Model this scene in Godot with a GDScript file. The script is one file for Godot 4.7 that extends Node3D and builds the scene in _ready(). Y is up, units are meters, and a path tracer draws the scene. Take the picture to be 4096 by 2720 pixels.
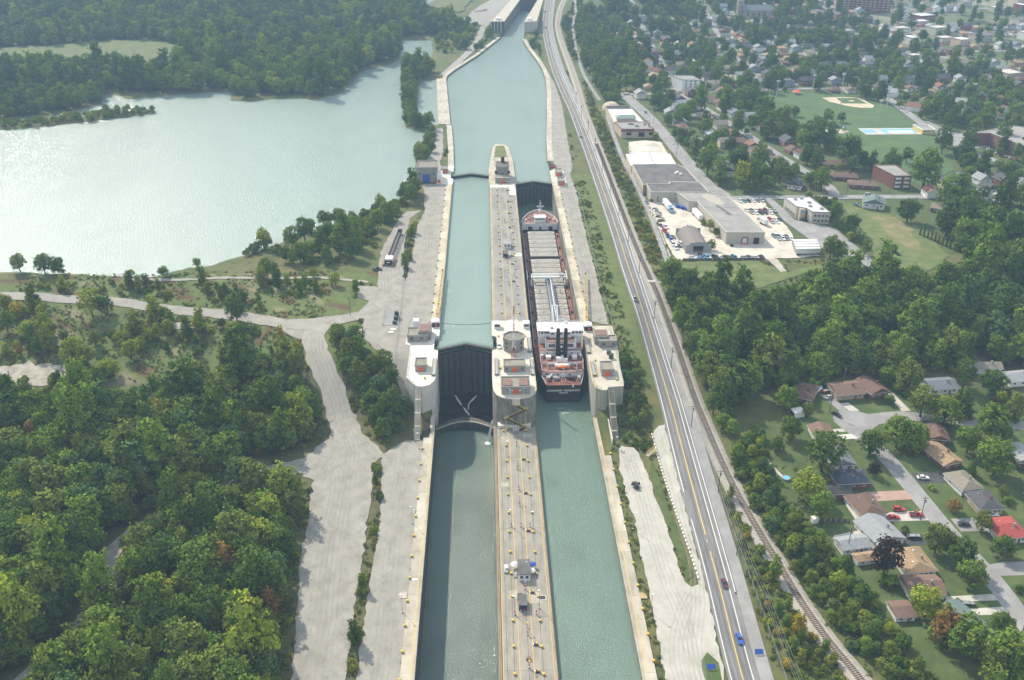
extends Node3D
# A ship canal seen from the air: twin locks in flight, a bulk carrier in the right-hand chamber, a lake, woods and a town.
# Metres, y up. x = 0 is the middle of the wall between the two chambers, y = 0 the coping of the near locks, -z runs up the canal.

class MB:
	var v := PackedVector3Array()
	var n := PackedVector3Array()
	var c := PackedColorArray()
	var uv := PackedVector2Array()
	var col := Color(1, 1, 1)
	var colored := false
	func tri(a: Vector3, b: Vector3, d: Vector3) -> void:
		var nn := (d - a).cross(b - a).normalized()
		v.append(a); v.append(b); v.append(d)
		n.append(nn); n.append(nn); n.append(nn)
		if colored:
			c.append(col); c.append(col); c.append(col)
	func quad(a: Vector3, b: Vector3, d: Vector3, e: Vector3) -> void:
		tri(a, b, d); tri(a, d, e)
	func quv(a: Vector3, b: Vector3, d: Vector3, e: Vector3, ua: Vector2, ub: Vector2, ud: Vector2, ue: Vector2) -> void:
		quad(a, b, d, e)
		for q in [ua, ub, ud, ua, ud, ue]: uv.append(q)
	func quad_(a: Vector3, b: Vector3, d: Vector3, e: Vector3) -> MB:
		quad(a, b, d, e)
		return self
	func box(o: Vector3, s: Vector3, yaw := 0.0, pitch := 0.0) -> MB:
		return xbox(Transform3D(Basis(Vector3.UP, yaw) * Basis(Vector3.RIGHT, pitch), o), s)
	func xbox(t: Transform3D, s: Vector3) -> MB:
		var p: Array[Vector3] = []
		for k in 8:
			p.append(t * Vector3(s.x * (0.5 if k & 1 else -0.5), s.y * (0.5 if k & 2 else -0.5), s.z * (0.5 if k & 4 else -0.5)))
		quad(p[0], p[2], p[3], p[1]); quad(p[4], p[5], p[7], p[6]); quad(p[0], p[1], p[5], p[4])
		quad(p[2], p[6], p[7], p[3]); quad(p[0], p[4], p[6], p[2]); quad(p[1], p[3], p[7], p[5])
		return self
	func beam(a: Vector3, b: Vector3, w: float, h := -1.0) -> MB:
		var d := b - a
		if d.length() < 0.001: return self
		var up := Vector3.UP if absf(d.normalized().y) < 0.98 else Vector3.RIGHT
		return xbox(Transform3D(Basis.looking_at(d, up), (a + b) * 0.5), Vector3(w, w if h < 0 else h, d.length()))
	func tube(a: Vector3, b: Vector3, r0: float, r1 := -1.0, k := 8, caps := true) -> MB:
		if r1 < 0: r1 = r0
		var d := (b - a).normalized()
		var e := d.cross(Vector3.UP if absf(d.y) < 0.9 else Vector3.RIGHT).normalized()
		var f := d.cross(e)
		for i in k:
			var p := TAU * i / k
			var q := TAU * (i + 1) / k
			var u := e * cos(p) + f * sin(p)
			var w := e * cos(q) + f * sin(q)
			v.append_array([a + u * r0, b + w * r1, a + w * r0, a + u * r0, b + u * r1, b + w * r1])
			n.append_array([u, w, w, u, u, w])
			if colored:
				for j in 6: c.append(col)
			if caps:
				tri(a, a + u * r0, a + w * r0); tri(b, b + w * r1, b + u * r1)
		return self
	func path(ps: Array, r: float, k := 5) -> MB:
		for i in ps.size() - 1: tube(ps[i], ps[i + 1], r, r, k, false)
		return self
	func prism(poly: PackedVector2Array, y0: float, y1: float, bottom := false) -> MB:
		var t := Geometry2D.triangulate_polygon(poly)
		for i in range(0, t.size(), 3):
			var a := poly[t[i]]; var b := poly[t[i + 1]]; var d := poly[t[i + 2]]
			tri(Vector3(a.x, y1, a.y), Vector3(b.x, y1, b.y), Vector3(d.x, y1, d.y))
			if bottom: tri(Vector3(a.x, y0, a.y), Vector3(d.x, y0, d.y), Vector3(b.x, y0, b.y))
		for i in poly.size():
			var a := poly[i]; var b := poly[(i + 1) % poly.size()]
			quad(Vector3(a.x, y0, a.y), Vector3(b.x, y0, b.y), Vector3(b.x, y1, b.y), Vector3(a.x, y1, a.y))
		return self
	func lathe(o: Vector3, prof: Array, k := 10) -> MB:
		for j in prof.size() - 1:
			var p: Vector2 = prof[j]; var q: Vector2 = prof[j + 1]
			var nn := Vector2(q.y - p.y, p.x - q.x).normalized()
			for i in k:
				var a := TAU * i / k; var b := TAU * (i + 1) / k
				var u := Vector3(cos(a), 0, sin(a)); var w := Vector3(cos(b), 0, sin(b))
				var y := Vector3.UP
				v.append_array([o + u * p.x + y * p.y, o + w * p.x + y * p.y, o + w * q.x + y * q.y, o + u * p.x + y * p.y, o + w * q.x + y * q.y, o + u * q.x + y * q.y])
				var nu := u * nn.x + y * nn.y; var nw := w * nn.x + y * nn.y
				n.append_array([nu, nw, nw, nu, nw, nu])
				if colored:
					for m in 6: c.append(col)
		return self
	func hull(rings: Array, closed := true) -> MB:   # loft through rings of equal size
		for i in rings.size() - 1:
			var a: Array = rings[i]; var b: Array = rings[i + 1]
			var m := a.size()
			for j in (m if closed else m - 1):
				quad(a[j], a[(j + 1) % m], b[(j + 1) % m], b[j])
		return self
	func fan(ring: Array) -> MB:
		for i in range(1, ring.size() - 1): tri(ring[0], ring[i], ring[i + 1])
		return self
	func mesh() -> ArrayMesh:
		var a := []
		a.resize(Mesh.ARRAY_MAX)
		a[Mesh.ARRAY_VERTEX] = v; a[Mesh.ARRAY_NORMAL] = n
		if c.size() == v.size(): a[Mesh.ARRAY_COLOR] = c
		if uv.size() == v.size(): a[Mesh.ARRAY_TEX_UV] = uv
		var m := ArrayMesh.new()
		m.add_surface_from_arrays(Mesh.PRIMITIVE_TRIANGLES, a)
		return m

var used := {}
var M := {}
var rng := RandomNumberGenerator.new()

func nm(base: String) -> String:
	var k: int = used.get(base, 0)
	used[base] = k + 1
	return base if k == 0 else "%s_%03d" % [base, k]

func tag(o: Node3D, label: String, category: String, group := "") -> Node3D:
	o.set_meta("label", label); o.set_meta("category", category)
	if group: o.set_meta("group", group)
	return o

func thing(called: String, label: String, category: String, at := Vector3.ZERO, yaw := 0.0, group := "") -> Node3D:
	var o := Node3D.new()
	o.name = nm(called); add_child(o)
	o.position = at; o.rotation.y = yaw
	tag(o, label, category, group)
	return o

func part(p: Node3D, called: String, m: MB, mat: Material, label := "") -> MeshInstance3D:
	var o := MeshInstance3D.new()
	o.name = called; o.mesh = m.mesh(); o.material_override = mat
	p.add_child(o, true)
	if label: o.set_meta("label", label)
	return o

func piece(p: Node3D, called: String, mesh: Mesh, mat: Material, at := Vector3.ZERO, yaw := 0.0, sc := Vector3.ONE) -> MeshInstance3D:
	var o := MeshInstance3D.new()
	o.name = called; o.mesh = mesh; o.material_override = mat
	o.transform = Transform3D(Basis(Vector3.UP, yaw).scaled_local(sc), at)
	p.add_child(o, true)
	return o

func solo(called: String, m: MB, mat: Material, label: String, category: String, group := "", at := Vector3.ZERO, yaw := 0.0) -> MeshInstance3D:
	var o := part(self, nm(called), m, mat)
	o.position = at; o.rotation.y = yaw
	tag(o, label, category, group)
	return o

func struct(called: String, m: MB, mat: Material) -> MeshInstance3D:
	var o := part(self, nm(called), m, mat)
	o.set_meta("kind", "structure")
	return o

func dup(o: Node3D, base: String, at: Vector3, yaw := 0.0, label := "") -> Node3D:
	var r: Node3D = o.duplicate()
	r.name = nm(base); add_child(r)
	r.position = at; r.rotation.y = yaw
	if label: r.set_meta("label", label)
	return r

func sm(a: float, b: float, x: float) -> float: return smoothstep(a, b, x)
func P2(a: Array) -> PackedVector2Array:
	var r := PackedVector2Array()
	for i in range(0, a.size(), 2): r.append(Vector2(a[i], a[i + 1]))
	return r

# ---- materials -------------------------------------------------------------------------------------------------
func lin(r: float, g: float, b: float) -> Color: return Color(r, g, b).linear_to_srgb()

func noise(seed_: int, freq: float, oct := 5, type := FastNoiseLite.TYPE_SIMPLEX_SMOOTH, gain := 0.55) -> FastNoiseLite:
	var f := FastNoiseLite.new()
	f.seed = seed_; f.frequency = freq; f.noise_type = type
	f.fractal_type = FastNoiseLite.FRACTAL_FBM; f.fractal_octaves = oct; f.fractal_gain = gain
	return f

func ntex(n: FastNoiseLite, stops: Array, size := 512, keep := 0.6) -> NoiseTexture2D:
	var t := NoiseTexture2D.new()
	t.width = size; t.height = size; t.seamless = true; t.generate_mipmaps = false; t.noise = n
	var g := Gradient.new()
	var off := PackedFloat32Array(); var cc := PackedColorArray()
	var avg := Vector3.ZERO
	for q in stops: avg += Vector3(q[1], q[2], q[3]) / stops.size()
	for q in stops:
		var c := avg.lerp(Vector3(q[1], q[2], q[3]), keep)
		off.append(q[0]); cc.append(lin(c.x, c.y, c.z))
	g.offsets = off; g.colors = cc
	t.color_ramp = g
	return t

func nrm(n: FastNoiseLite, strength: float, size := 512) -> NoiseTexture2D:
	var t := NoiseTexture2D.new()
	t.width = size; t.height = size; t.seamless = true; t.generate_mipmaps = false; t.noise = n
	t.as_normal_map = true; t.bump_strength = strength
	return t

func flat(r: float, g: float, b: float, rough := 0.8, metal := 0.0) -> StandardMaterial3D:
	var m := StandardMaterial3D.new()
	m.albedo_color = lin(r, g, b); m.roughness = rough; m.metallic = metal
	return m

func grain(seed_: int, freq: float, stops: Array, metres: Vector3, rough := 0.9, size := 512, world := true, oct := 5, gain := 0.6, keep := 0.6) -> StandardMaterial3D:
	var m := StandardMaterial3D.new()
	m.albedo_texture = ntex(noise(seed_, freq * 0.55, oct + 1, FastNoiseLite.TYPE_SIMPLEX_SMOOTH, gain), stops, size, keep)
	m.roughness = rough
	m.uv1_triplanar = true; m.uv1_world_triplanar = world
	m.uv1_scale = Vector3(1 / metres.x, 1 / metres.y, 1 / metres.z)
	return m

func tint(base: StandardMaterial3D, r: float, g: float, b: float) -> StandardMaterial3D:
	var m: StandardMaterial3D = base.duplicate()
	m.albedo_color = lin(r, g, b)
	return m

func make_materials() -> void:
	var V := func(k: float) -> Vector3: return Vector3(k, k, k)
	M.concrete = grain(1, 0.012, [[0.2, .30, .27, .22], [0.42, .40, .37, .31], [0.6, .46, .43, .36], [0.85, .53, .50, .43]], V.call(34.0), 0.9, 1024)
	M.coping = grain(2, 0.014, [[0.2, .34, .31, .25], [0.45, .46, .42, .34], [0.7, .56, .52, .43]], Vector3(20, 20, 46), 0.9, 512)
	M.bright_concrete = grain(3, 0.012, [[0.2, .52, .49, .42], [0.5, .64, .61, .54], [0.8, .72, .69, .62]], V.call(26.0), 0.85)
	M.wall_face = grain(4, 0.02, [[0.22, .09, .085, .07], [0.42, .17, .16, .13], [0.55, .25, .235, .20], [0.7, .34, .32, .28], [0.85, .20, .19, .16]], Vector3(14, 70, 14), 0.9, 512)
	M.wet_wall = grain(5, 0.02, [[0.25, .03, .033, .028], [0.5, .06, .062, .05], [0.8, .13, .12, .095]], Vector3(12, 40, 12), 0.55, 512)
	M.deck_top = grain(6, 0.010, [[0.2, .22, .20, .165], [0.4, .275, .255, .21], [0.6, .31, .285, .24], [0.85, .37, .34, .29]], Vector3(22, 22, 60), 0.92, 1024)
	M.deck_upper = grain(7, 0.010, [[0.2, .20, .19, .175], [0.45, .255, .245, .225], [0.8, .33, .315, .29]], Vector3(22, 22, 60), 0.92, 512)
	M.gravel = grain(8, 0.009, [[0.1, .15, .138, .118], [0.3, .235, .22, .19], [0.5, .295, .278, .244], [0.7, .345, .328, .29], [0.9, .43, .41, .37]], Vector3(44, 44, 60), 0.97, 1024, true, 8, 0.80, 0.62)
	M.pale_gravel = grain(9, 0.009, [[0.1, .25, .232, .20], [0.3, .36, .34, .295], [0.5, .43, .41, .358], [0.7, .49, .468, .412], [0.9, .57, .55, .49]], Vector3(42, 42, 60), 0.97, 1024, true, 8, 0.80, 0.62)
	M.track = grain(10, 0.009, [[0.1, .18, .166, .145], [0.3, .26, .245, .216], [0.5, .31, .293, .26], [0.7, .36, .342, .305], [0.9, .43, .41, .37]], V.call(52.0), 0.97, 1024, true, 8, 0.80, 0.62)
	M.yard = grain(11, 0.011, [[0.2, .40, .36, .30], [0.45, .56, .51, .43], [0.7, .64, .59, .50], [0.88, .50, .47, .42]], V.call(48.0), 0.97, 512)
	M.asphalt = grain(12, 0.012, [[0.2, .135, .13, .128], [0.5, .18, .176, .172], [0.8, .235, .23, .225]], Vector3(14, 14, 90), 0.9, 512)
	M.street = grain(13, 0.012, [[0.2, .21, .205, .20], [0.5, .28, .275, .27], [0.8, .35, .345, .335]], V.call(40.0), 0.92, 512)
	M.dark_asphalt = grain(14, 0.014, [[0.2, .045, .045, .05], [0.8, .085, .085, .09]], V.call(15.0), 0.9, 256)
	M.drive = grain(15, 0.014, [[0.2, .40, .38, .33], [0.8, .56, .53, .47]], V.call(20.0), 0.92, 256)
	M.brick_drive = grain(16, 0.014, [[0.2, .34, .22, .175], [0.8, .46, .31, .25]], V.call(12.0), 0.92, 256)
	M.ballast = grain(17, 0.03, [[0.2, .24, .215, .18], [0.5, .34, .31, .265], [0.85, .46, .425, .37]], V.call(18.0), 0.97, 512, true, 6, 0.7)
	M.lawn = grain(18, 0.014, [[0.2, .042, .070, .018], [0.45, .066, .105, .026], [0.7, .088, .128, .034], [0.9, .135, .150, .052]], V.call(38.0), 0.97, 512)
	M.park = grain(19, 0.012, [[0.2, .050, .105, .034], [0.5, .064, .128, .040], [0.75, .080, .148, .046], [0.9, .135, .158, .060]], V.call(80.0), 0.97, 512)
	M.meadow = grain(20, 0.016, [[0.2, .072, .105, .030], [0.45, .110, .150, .042], [0.7, .145, .170, .054], [0.9, .205, .195, .080]], V.call(46.0), 0.97, 512)
	M.dry = grain(21, 0.02, [[0.2, .12, .14, .045], [0.5, .19, .175, .07], [0.8, .27, .23, .12]], V.call(30.0), 0.97, 256)
	M.dirt = grain(22, 0.02, [[0.2, .22, .19, .15], [0.5, .36, .325, .27], [0.8, .50, .46, .39]], V.call(16.0), 0.97, 256)
	M.sand = grain(23, 0.02, [[0.2, .50, .41, .30], [0.8, .62, .52, .39]], V.call(30.0), 0.97, 256)
	# ground: noise times vertex colour
	M.ground = grain(24, 0.012, [[0.15, .50, .50, .45], [0.38, .80, .80, .75], [0.55, 1, 1, .95], [0.75, 1.0, .96, .80], [0.92, 1.0, .93, .72]], V.call(52.0), 0.98, 1024, true, 6, 0.66)
	M.ground.vertex_color_use_as_albedo = true
	# water
	for w in [["lake", .27, .355, .32, 0.16, 7.0, 8.0], ["pool_water", .215, .30, .262, 0.12, 6.0, 6.0], ["left_water", .092, .140, .112, 0.10, 3.6, 9.0], ["right_water", .118, .182, .142, 0.14, 4.0, 7.0]]:
		var m := flat(w[1], w[2], w[3], w[4])
		m.normal_enabled = true
		m.normal_texture = nrm(noise(30 + w[0].length(), 0.022, 4), w[6], 512)
		m.normal_scale = 1.0
		m.vertex_color_use_as_albedo = true
		m.uv1_triplanar = true; m.uv1_world_triplanar = true
		m.uv1_scale = Vector3.ONE / w[5] * 0.5
		M[w[0]] = m
	M.foam = grain(26, 0.05, [[0.3, .55, .62, .60], [0.8, .85, .88, .86]], V.call(3.0), 0.7, 256)
	M.yellow = flat(.62, .44, .045, 0.6)
	M.line_yellow = grain(27, 0.05, [[0.25, .42, .33, .16], [0.5, .66, .46, .09], [0.8, .72, .52, .10]], V.call(7.0), 0.8, 256)
	M.line_white = grain(28, 0.05, [[0.25, .50, .50, .48], [0.6, .74, .74, .72]], V.call(7.0), 0.8, 256)
	M.white = flat(.74, .74, .73, 0.5)
	M.white_roof = grain(29, 0.012, [[0.2, .56, .55, .53], [0.6, .78, .78, .77]], V.call(30.0), 0.6, 256)
	M.steel = flat(.34, .36, .37, 0.45, 0.3)
	M.grey = flat(.28, .28, .275, 0.7)
	M.dark = flat(.025, .026, .03, 0.5)
	M.black = flat(.012, .012, .014, 0.5)
	M.rubber = flat(.02, .02, .02, 0.85)
	M.orange = flat(.72, .085, .02, 0.5)
	M.lifeboat_orange = flat(.70, .16, .02, 0.45)
	M.red = flat(.42, .02, .02, 0.35)
	M.rust = grain(31, 0.05, [[0.2, .10, .05, .03], [0.8, .24, .12, .07]], V.call(4.0), 0.9, 256)
	M.timber = grain(32, 0.05, [[0.2, .06, .052, .045], [0.8, .16, .14, .12]], V.call(5.0), 0.95, 256)
	M.navy = flat(.018, .026, .075, 0.5)
	M.blue = flat(.03, .09, .38, 0.4)
	M.sky_blue = flat(.10, .33, .62, 0.4)
	M.pool_blue = flat(.16, .46, .70, 0.2)
	M.glass = flat(.028, .034, .042, 0.08)
	M.gate_steel = grain(33, 0.02, [[0.2, .010, .011, .013], [0.5, .018, .019, .022], [0.75, .030, .031, .034], [0.92, .055, .052, .048]], Vector3(9, 30, 9), 0.6, 512)
	M.gate_panel = grain(34, 0.02, [[0.2, .030, .032, .036], [0.5, .055, .057, .062], [0.85, .105, .102, .10]], Vector3(9, 36, 9), 0.65, 512)
	M.wet_floor = grain(35, 0.02, [[0.2, .014, .012, .012], [0.6, .028, .024, .024], [0.9, .06, .054, .05]], V.call(14.0), 0.3, 256)
	M.gatehouse = grain(36, 0.02, [[0.2, .215, .205, .18], [0.6, .285, .272, .24], [0.9, .34, .325, .29]], Vector3(8, 16, 8), 0.9, 256)
	M.gatehouse_roof = grain(37, 0.02, [[0.2, .19, .175, .145], [0.6, .27, .25, .205], [0.9, .34, .32, .27]], V.call(12.0), 0.95, 256)
	M.hatch_brown = grain(38, 0.03, [[0.2, .15, .085, .07], [0.8, .225, .135, .11]], V.call(6.0), 0.7, 256)
	# ship
	M.hull = grain(39, 0.02, [[0.2, .008, .010, .014], [0.7, .018, .021, .028], [0.9, .05, .045, .04]], Vector3(40, 14, 40), 0.45, 256)
	M.ship_deck = grain(40, 0.02, [[0.2, .14, .06, .05], [0.5, .21, .088, .072], [0.8, .30, .145, .12]], V.call(22.0), 0.8, 512)
	M.ship_deck2 = grain(41, 0.02, [[0.2, .15, .052, .038], [0.6, .22, .078, .055], [0.9, .27, .12, .085]], V.call(14.0), 0.8, 256)
	M.hatch_cover = grain(42, 0.016, [[0.2, .24, .228, .20], [0.5, .315, .30, .268], [0.8, .39, .375, .34]], V.call(16.0), 0.75, 512)
	M.ship_white = grain(43, 0.03, [[0.15, .58, .56, .52], [0.4, .76, .76, .75], [0.8, .82, .82, .82]], V.call(10.0), 0.45, 256)
	M.boom = grain(44, 0.03, [[0.2, .20, .235, .26], [0.8, .36, .40, .43]], V.call(8.0), 0.55, 256)
	# buildings
	M.dark_roof = grain(45, 0.012, [[0.2, .085, .083, .083], [0.5, .125, .122, .12], [0.85, .185, .18, .175]], V.call(44.0), 0.95, 512)
	M.grey_roof = grain(46, 0.012, [[0.2, .22, .215, .20], [0.5, .28, .272, .255], [0.85, .35, .34, .32]], V.call(50.0), 0.95, 512)
	M.beige_roof = grain(47, 0.02, [[0.2, .36, .31, .25], [0.45, .55, .50, .43], [0.8, .66, .63, .57]], V.call(40.0), 0.9, 256)
	M.pale_stain = grain(48, 0.03, [[0.2, .34, .31, .26], [0.8, .46, .42, .35]], V.call(20.0), 0.9, 256)
	M.metal_siding = grain(49, 0.02, [[0.2, .40, .375, .315], [0.8, .475, .45, .385]], Vector3(1.4, 40, 1.4), 0.7, 256, true, 2)
	M.tan_brick = grain(50, 0.03, [[0.2, .44, .35, .26], [0.8, .56, .46, .36]], V.call(8.0), 0.9, 256)
	M.red_brick = grain(51, 0.03, [[0.2, .15, .06, .045], [0.8, .25, .105, .08]], V.call(8.0), 0.9, 256)
	M.brown_trim = flat(.20, .10, .075, 0.8)
	M.green_metal = flat(.17, .25, .215, 0.6)
	M.quonset = grain(52, 0.02, [[0.2, .13, .105, .09], [0.5, .19, .165, .15], [0.8, .27, .245, .23]], Vector3(16, 16, 3), 0.8, 256)
	for r in [["brown", .155, .095, .072], ["brown2", .20, .125, .095], ["tan", .36, .245, .145], ["navy", .062, .075, .10], ["grey", .30, .315, .33], ["dark", .085, .085, .092], ["red", .36, .07, .055], ["green", .15, .20, .19], ["rust", .24, .115, .085], ["fade", .25, .22, .18], ["slate", .17, .19, .21], ["black", .05, .05, .055]]:
		M["roof_" + r[0]] = tint(M_shingle(), r[1], r[2], r[3])
	for r in [["white", .74, .74, .72], ["cream", .62, .56, .44], ["brick", .20, .085, .065], ["tanbrick", .42, .32, .23], ["greysiding", .42, .44, .45], ["blue", .30, .38, .46], ["yellow", .66, .52, .17], ["paleblock", .52, .49, .43]]:
		M["wall_" + r[0]] = tint(M_shingle(), r[1], r[2], r[3])

func M_shingle() -> StandardMaterial3D:
	if not M.has("shingle"):
		M.shingle = grain(55, 0.03, [[0.15, .55, .56, .58], [0.4, .85, .85, .85], [0.6, 1, 1, .98], [0.85, 1.2, 1.17, 1.12]], Vector3(13, 13, 13), 0.9, 512, true, 6, 0.7, 0.8)
	return M.shingle

# ---- the lie of the land ---------------------------------------------------------------------------------------
const UP1 := 14.2          # coping of the upper locks and of the pool beyond them
const POOL := 12.6         # water of the pool, the lake and the full left-hand chamber
const LOW_RIGHT := -1.5    # water in the right-hand chambers
const LOW_LEFT := -12.5    # water in the near left-hand chamber
var LAKE: PackedVector2Array
var POND: PackedVector2Array
var west_edge := [-34.0, -272.0, -35.4, -319.0, -38.8, -387.0, -40.0, -391.0, -49.0, -561.0, -48.4, -577.0, -42.8, -601.0, -18.2, -681.0, 8.0, -786.0, 13.0, -810.0, 38.0, -988.0, 62.0, -1180.0]
var east_edge := [34.0, -241.0, 34.0, -287.0, 36.3, -343.0, 41.0, -414.0, 46.9, -518.0, 48.4, -569.0, 47.6, -607.0, 44.0, -654.0, 37.8, -713.0, 33.5, -774.0, 36.0, -793.0, 38.0, -815.0, 62.0, -988.0, 88.0, -1180.0]
var n1 := noise(101, 0.012, 3)
var n2 := noise(102, 0.05, 3)
var highway := [63.2, 260.0, 63.8, 192.0, 65.8, 146.0, 66.6, 113.0, 67.2, 65.0, 67.4, 40.0, 66.8, -7.0, 66.4, -82.0, 67.0, -140.0, 67.0, -230.0, 66.6, -326.0, 65.0, -438.0, 62.6, -513.0, 60.8, -601.0, 61.2, -692.0, 62.6, -775.0, 64.8, -849.0, 69.8, -906.0, 77.4, -992.0, 90.0, -1120.0, 110.0, -1300.0]
var railway := [112.0, 240.0, 97.4, 188.0, 93.8, 175.6, 90.5, 158.0, 88.3, 141.0, 85.1, 119.5, 82.3, 98.0, 80.7, 79.0, 79.4, 56.0, 78.4, 35.0, 78.2, -5.0, 77.6, -31.0, 77.0, -57.0, 76.2, -70.0, 75.2, -98.0, 74.6, -138.0, 74.5, -179.0, 74.4, -300.0, 74.2, -434.0, 76.5, -527.0, 77.6, -624.0, 78.0, -726.0, 79.5, -833.0, 86.5, -906.0, 99.0, -992.0, 120.0, -1150.0]

func along(a: Array, z: float) -> float:   # x of a line that runs up the canal, at z
	for i in range(0, a.size() - 2, 2):
		var z0: float = a[i + 1]; var z1: float = a[i + 3]
		if z <= z0 and z >= z1: return lerpf(a[i], a[i + 2], (z - z0) / (z1 - z0))
	return a[0] if z > a[1] else a[a.size() - 2]

func ground0(x: float, z: float) -> float:   # the ground without basins
	var h: float
	if x < 0:
		var k := sm(-170, -72, x)
		h = UP1 * (1 - sm(lerpf(-95, 5, k), lerpf(40, 48, k), z))
	else:
		var k := sm(58, 72, x)
		h = UP1 * (1 - sm(lerpf(-20, -100, k), lerpf(85, 165, k), z))
	return h + 13.0 * sm(-760, -960, z)

func sdist(p: Vector2, poly: PackedVector2Array) -> float:   # distance to an outline, negative inside
	var d := 1e9
	for i in poly.size():
		var q := Geometry2D.get_closest_point_to_segment(p, poly[i], poly[(i + 1) % poly.size()])
		d = minf(d, p.distance_squared_to(q))
	d = sqrt(d)
	return -d if Geometry2D.is_point_in_polygon(p, poly) else d

func in_canal(x: float, z: float, m := 0.0) -> bool:
	if z > -272 and z < 420 and absf(x) < 34.0 + m: return true
	return z <= -241 and z > -1180 and x > along(west_edge, z) - m and x < along(east_edge, z) + m

func ground(x: float, z: float) -> float:
	var h := ground0(x, z)
	var p := Vector2(x, z)
	if x < -45 and x > -640 and z < -70 and z > -800:
		var s := minf(sdist(p, LAKE), sdist(p, POND))
		s += n2.get_noise_2d(x, z) * 2.0
		if s < 9.0:
			h = lerpf(POOL - 2.5, maxf(h, POOL + 0.6), sm(-6, 7, s))
	if in_canal(x, z, 0.6): h = -27.0
	return h - 0.22

func soil(x: float, z: float) -> Color:   # colour of the bare ground cover, linear
	var a := n1.get_noise_2d(x, z); var b := n2.get_noise_2d(x, z)
	var c := Color(.082, .105, .034).lerp(Color(.125, .122, .046), clampf(0.5 + a * 1.3, 0, 1))
	c = c.lerp(Color(.052, .082, .026), clampf(b * 1.6, 0, 1))
	if x < -60 and x > -300 and z < 25 and z > -85:
		c = c.lerp(Color(.095, .135, .040), 0.7)
		if b + a > 0.55: c = Color(.19, .175, .115)
		elif b < -0.34: c = Color(.10, .058, .035)
	if x > 46 and x < 64 and z < 30 and z > -260: c = c.lerp(Color(.105, .135, .042), 0.8)
	if (x < -44 and z > 10) or (x > 79 and x < 260 and z > -60 and z < 40): c = c.lerp(Color(.085, .078, .046), 0.6)
	if z < -500 and x < -120: c = c.lerp(Color(.11, .125, .05), 0.5)
	if x > 130 and z < -100: c = c.lerp(Color(.055, .095, .032), 0.6)
	if z < -560 and x > 240: c = c.lerp(Color(.30, .29, .27), clampf(0.35 + a, 0.0, 0.8))
	return Color(c.r * 1.2, c.g * 1.2, c.b * 1.15)

func sheet(called: String, poly: PackedVector2Array, mat: Material, dy := 0.05, cell := 6.0, at_y := -999.0, own: Node3D = null) -> MeshInstance3D:
	var m := MB.new()
	var r := Rect2(poly[0], Vector2.ZERO)
	for p in poly: r = r.expand(p)
	if at_y < -900 and called != "lawn": bare.append([poly, r])
	if called in ["park_lawn", "meadow", "hay_field"]: open_land.append([poly, 34.0 if called == "hay_field" else 15.0, r])
	var i0 := floori(r.position.x / cell); var i1 := ceili(r.end.x / cell)
	var j0 := floori(r.position.y / cell); var j1 := ceili(r.end.y / cell)
	for i in range(i0, i1):
		for j in range(j0, j1):
			var q := PackedVector2Array([Vector2(i, j) * cell, Vector2(i + 1, j) * cell, Vector2(i + 1, j + 1) * cell, Vector2(i, j + 1) * cell])
			for g in Geometry2D.intersect_polygons(poly, q):
				var t := Geometry2D.triangulate_polygon(g)
				for k in range(0, t.size(), 3):
					var w: Array[Vector3] = []
					for e in 3:
						var p := g[t[k + e]]
						w.append(Vector3(p.x, (ground0(p.x, p.y) if at_y < -900 else at_y) + dy, p.y))
					m.tri(w[0], w[1], w[2])
	if own: return part(own, called, m, mat)
	return struct(called, m, mat)

func rough(poly: PackedVector2Array, step := 3.0, amp := 0.8, seed_ := 1) -> PackedVector2Array:   # the ragged edge of loose ground
	var r := PackedVector2Array()
	for i in poly.size():
		var a := poly[i]; var b := poly[(i + 1) % poly.size()]
		var k := maxi(1, int(a.distance_to(b) / step))
		for j in k:
			var p := a.lerp(b, float(j) / k)
			r.append(p + Vector2(n2.get_noise_2d(p.x * 4 + seed_ * 31, p.y * 4), n2.get_noise_2d(p.x * 4, p.y * 4 + seed_ * 57)) * amp * 2.0)
	var res := Geometry2D.offset_polygon(r, 0.01)
	return res[0] if res.size() else poly

func spline(a: Array, step := 4.0) -> Array:   # [x, z, ...] to evenly spaced points
	var cv := Curve2D.new()
	var pts := P2(a)
	for i in pts.size():
		var d := Vector2.ZERO
		if i > 0 and i < pts.size() - 1: d = (pts[i + 1] - pts[i - 1]).normalized() * minf(pts[i].distance_to(pts[i - 1]), pts[i].distance_to(pts[i + 1])) * 0.33
		cv.add_point(pts[i], -d, d)
	var r := []
	var l := cv.get_baked_length()
	var k := maxi(1, int(l / step))
	for i in k + 1: r.append(cv.sample_baked(l * i / k, true))
	return r

func ribbon(pts: Array, o0: float, o1: float, dy: float, m: MB = null, wob := 0.0) -> MB:   # a strip on the ground between two offsets from a line
	if m == null: m = MB.new()
	var bb := Rect2(pts[0], Vector2.ZERO)
	for p in pts: bb = bb.expand(p)
	lanes.append([pts, maxf(absf(o0), absf(o1)) + 0.6, bb.grow(20)])
	var prev := []
	var segs := maxi(1, int(absf(o1 - o0) / 3.0))
	for i in pts.size():
		var a: Vector2 = pts[maxi(i - 1, 0)]; var b: Vector2 = pts[mini(i + 1, pts.size() - 1)]
		var d := (b - a).normalized()
		var s := Vector2(-d.y, d.x)
		var row := []
		for k in segs + 1:
			var o := lerpf(o0, o1, float(k) / segs)
			if k == 0 or k == segs: o += n2.get_noise_2d(pts[i].x * 3 + k * 50, pts[i].y * 3) * wob * 2
			var p: Vector2 = pts[i] + s * o
			row.append(Vector3(p.x, ground0(p.x, p.y) + dy, p.y))
		if i > 0:
			for k in segs: m.quad(prev[k], prev[k + 1], row[k + 1], row[k])
		prev = row
	return m

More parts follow.
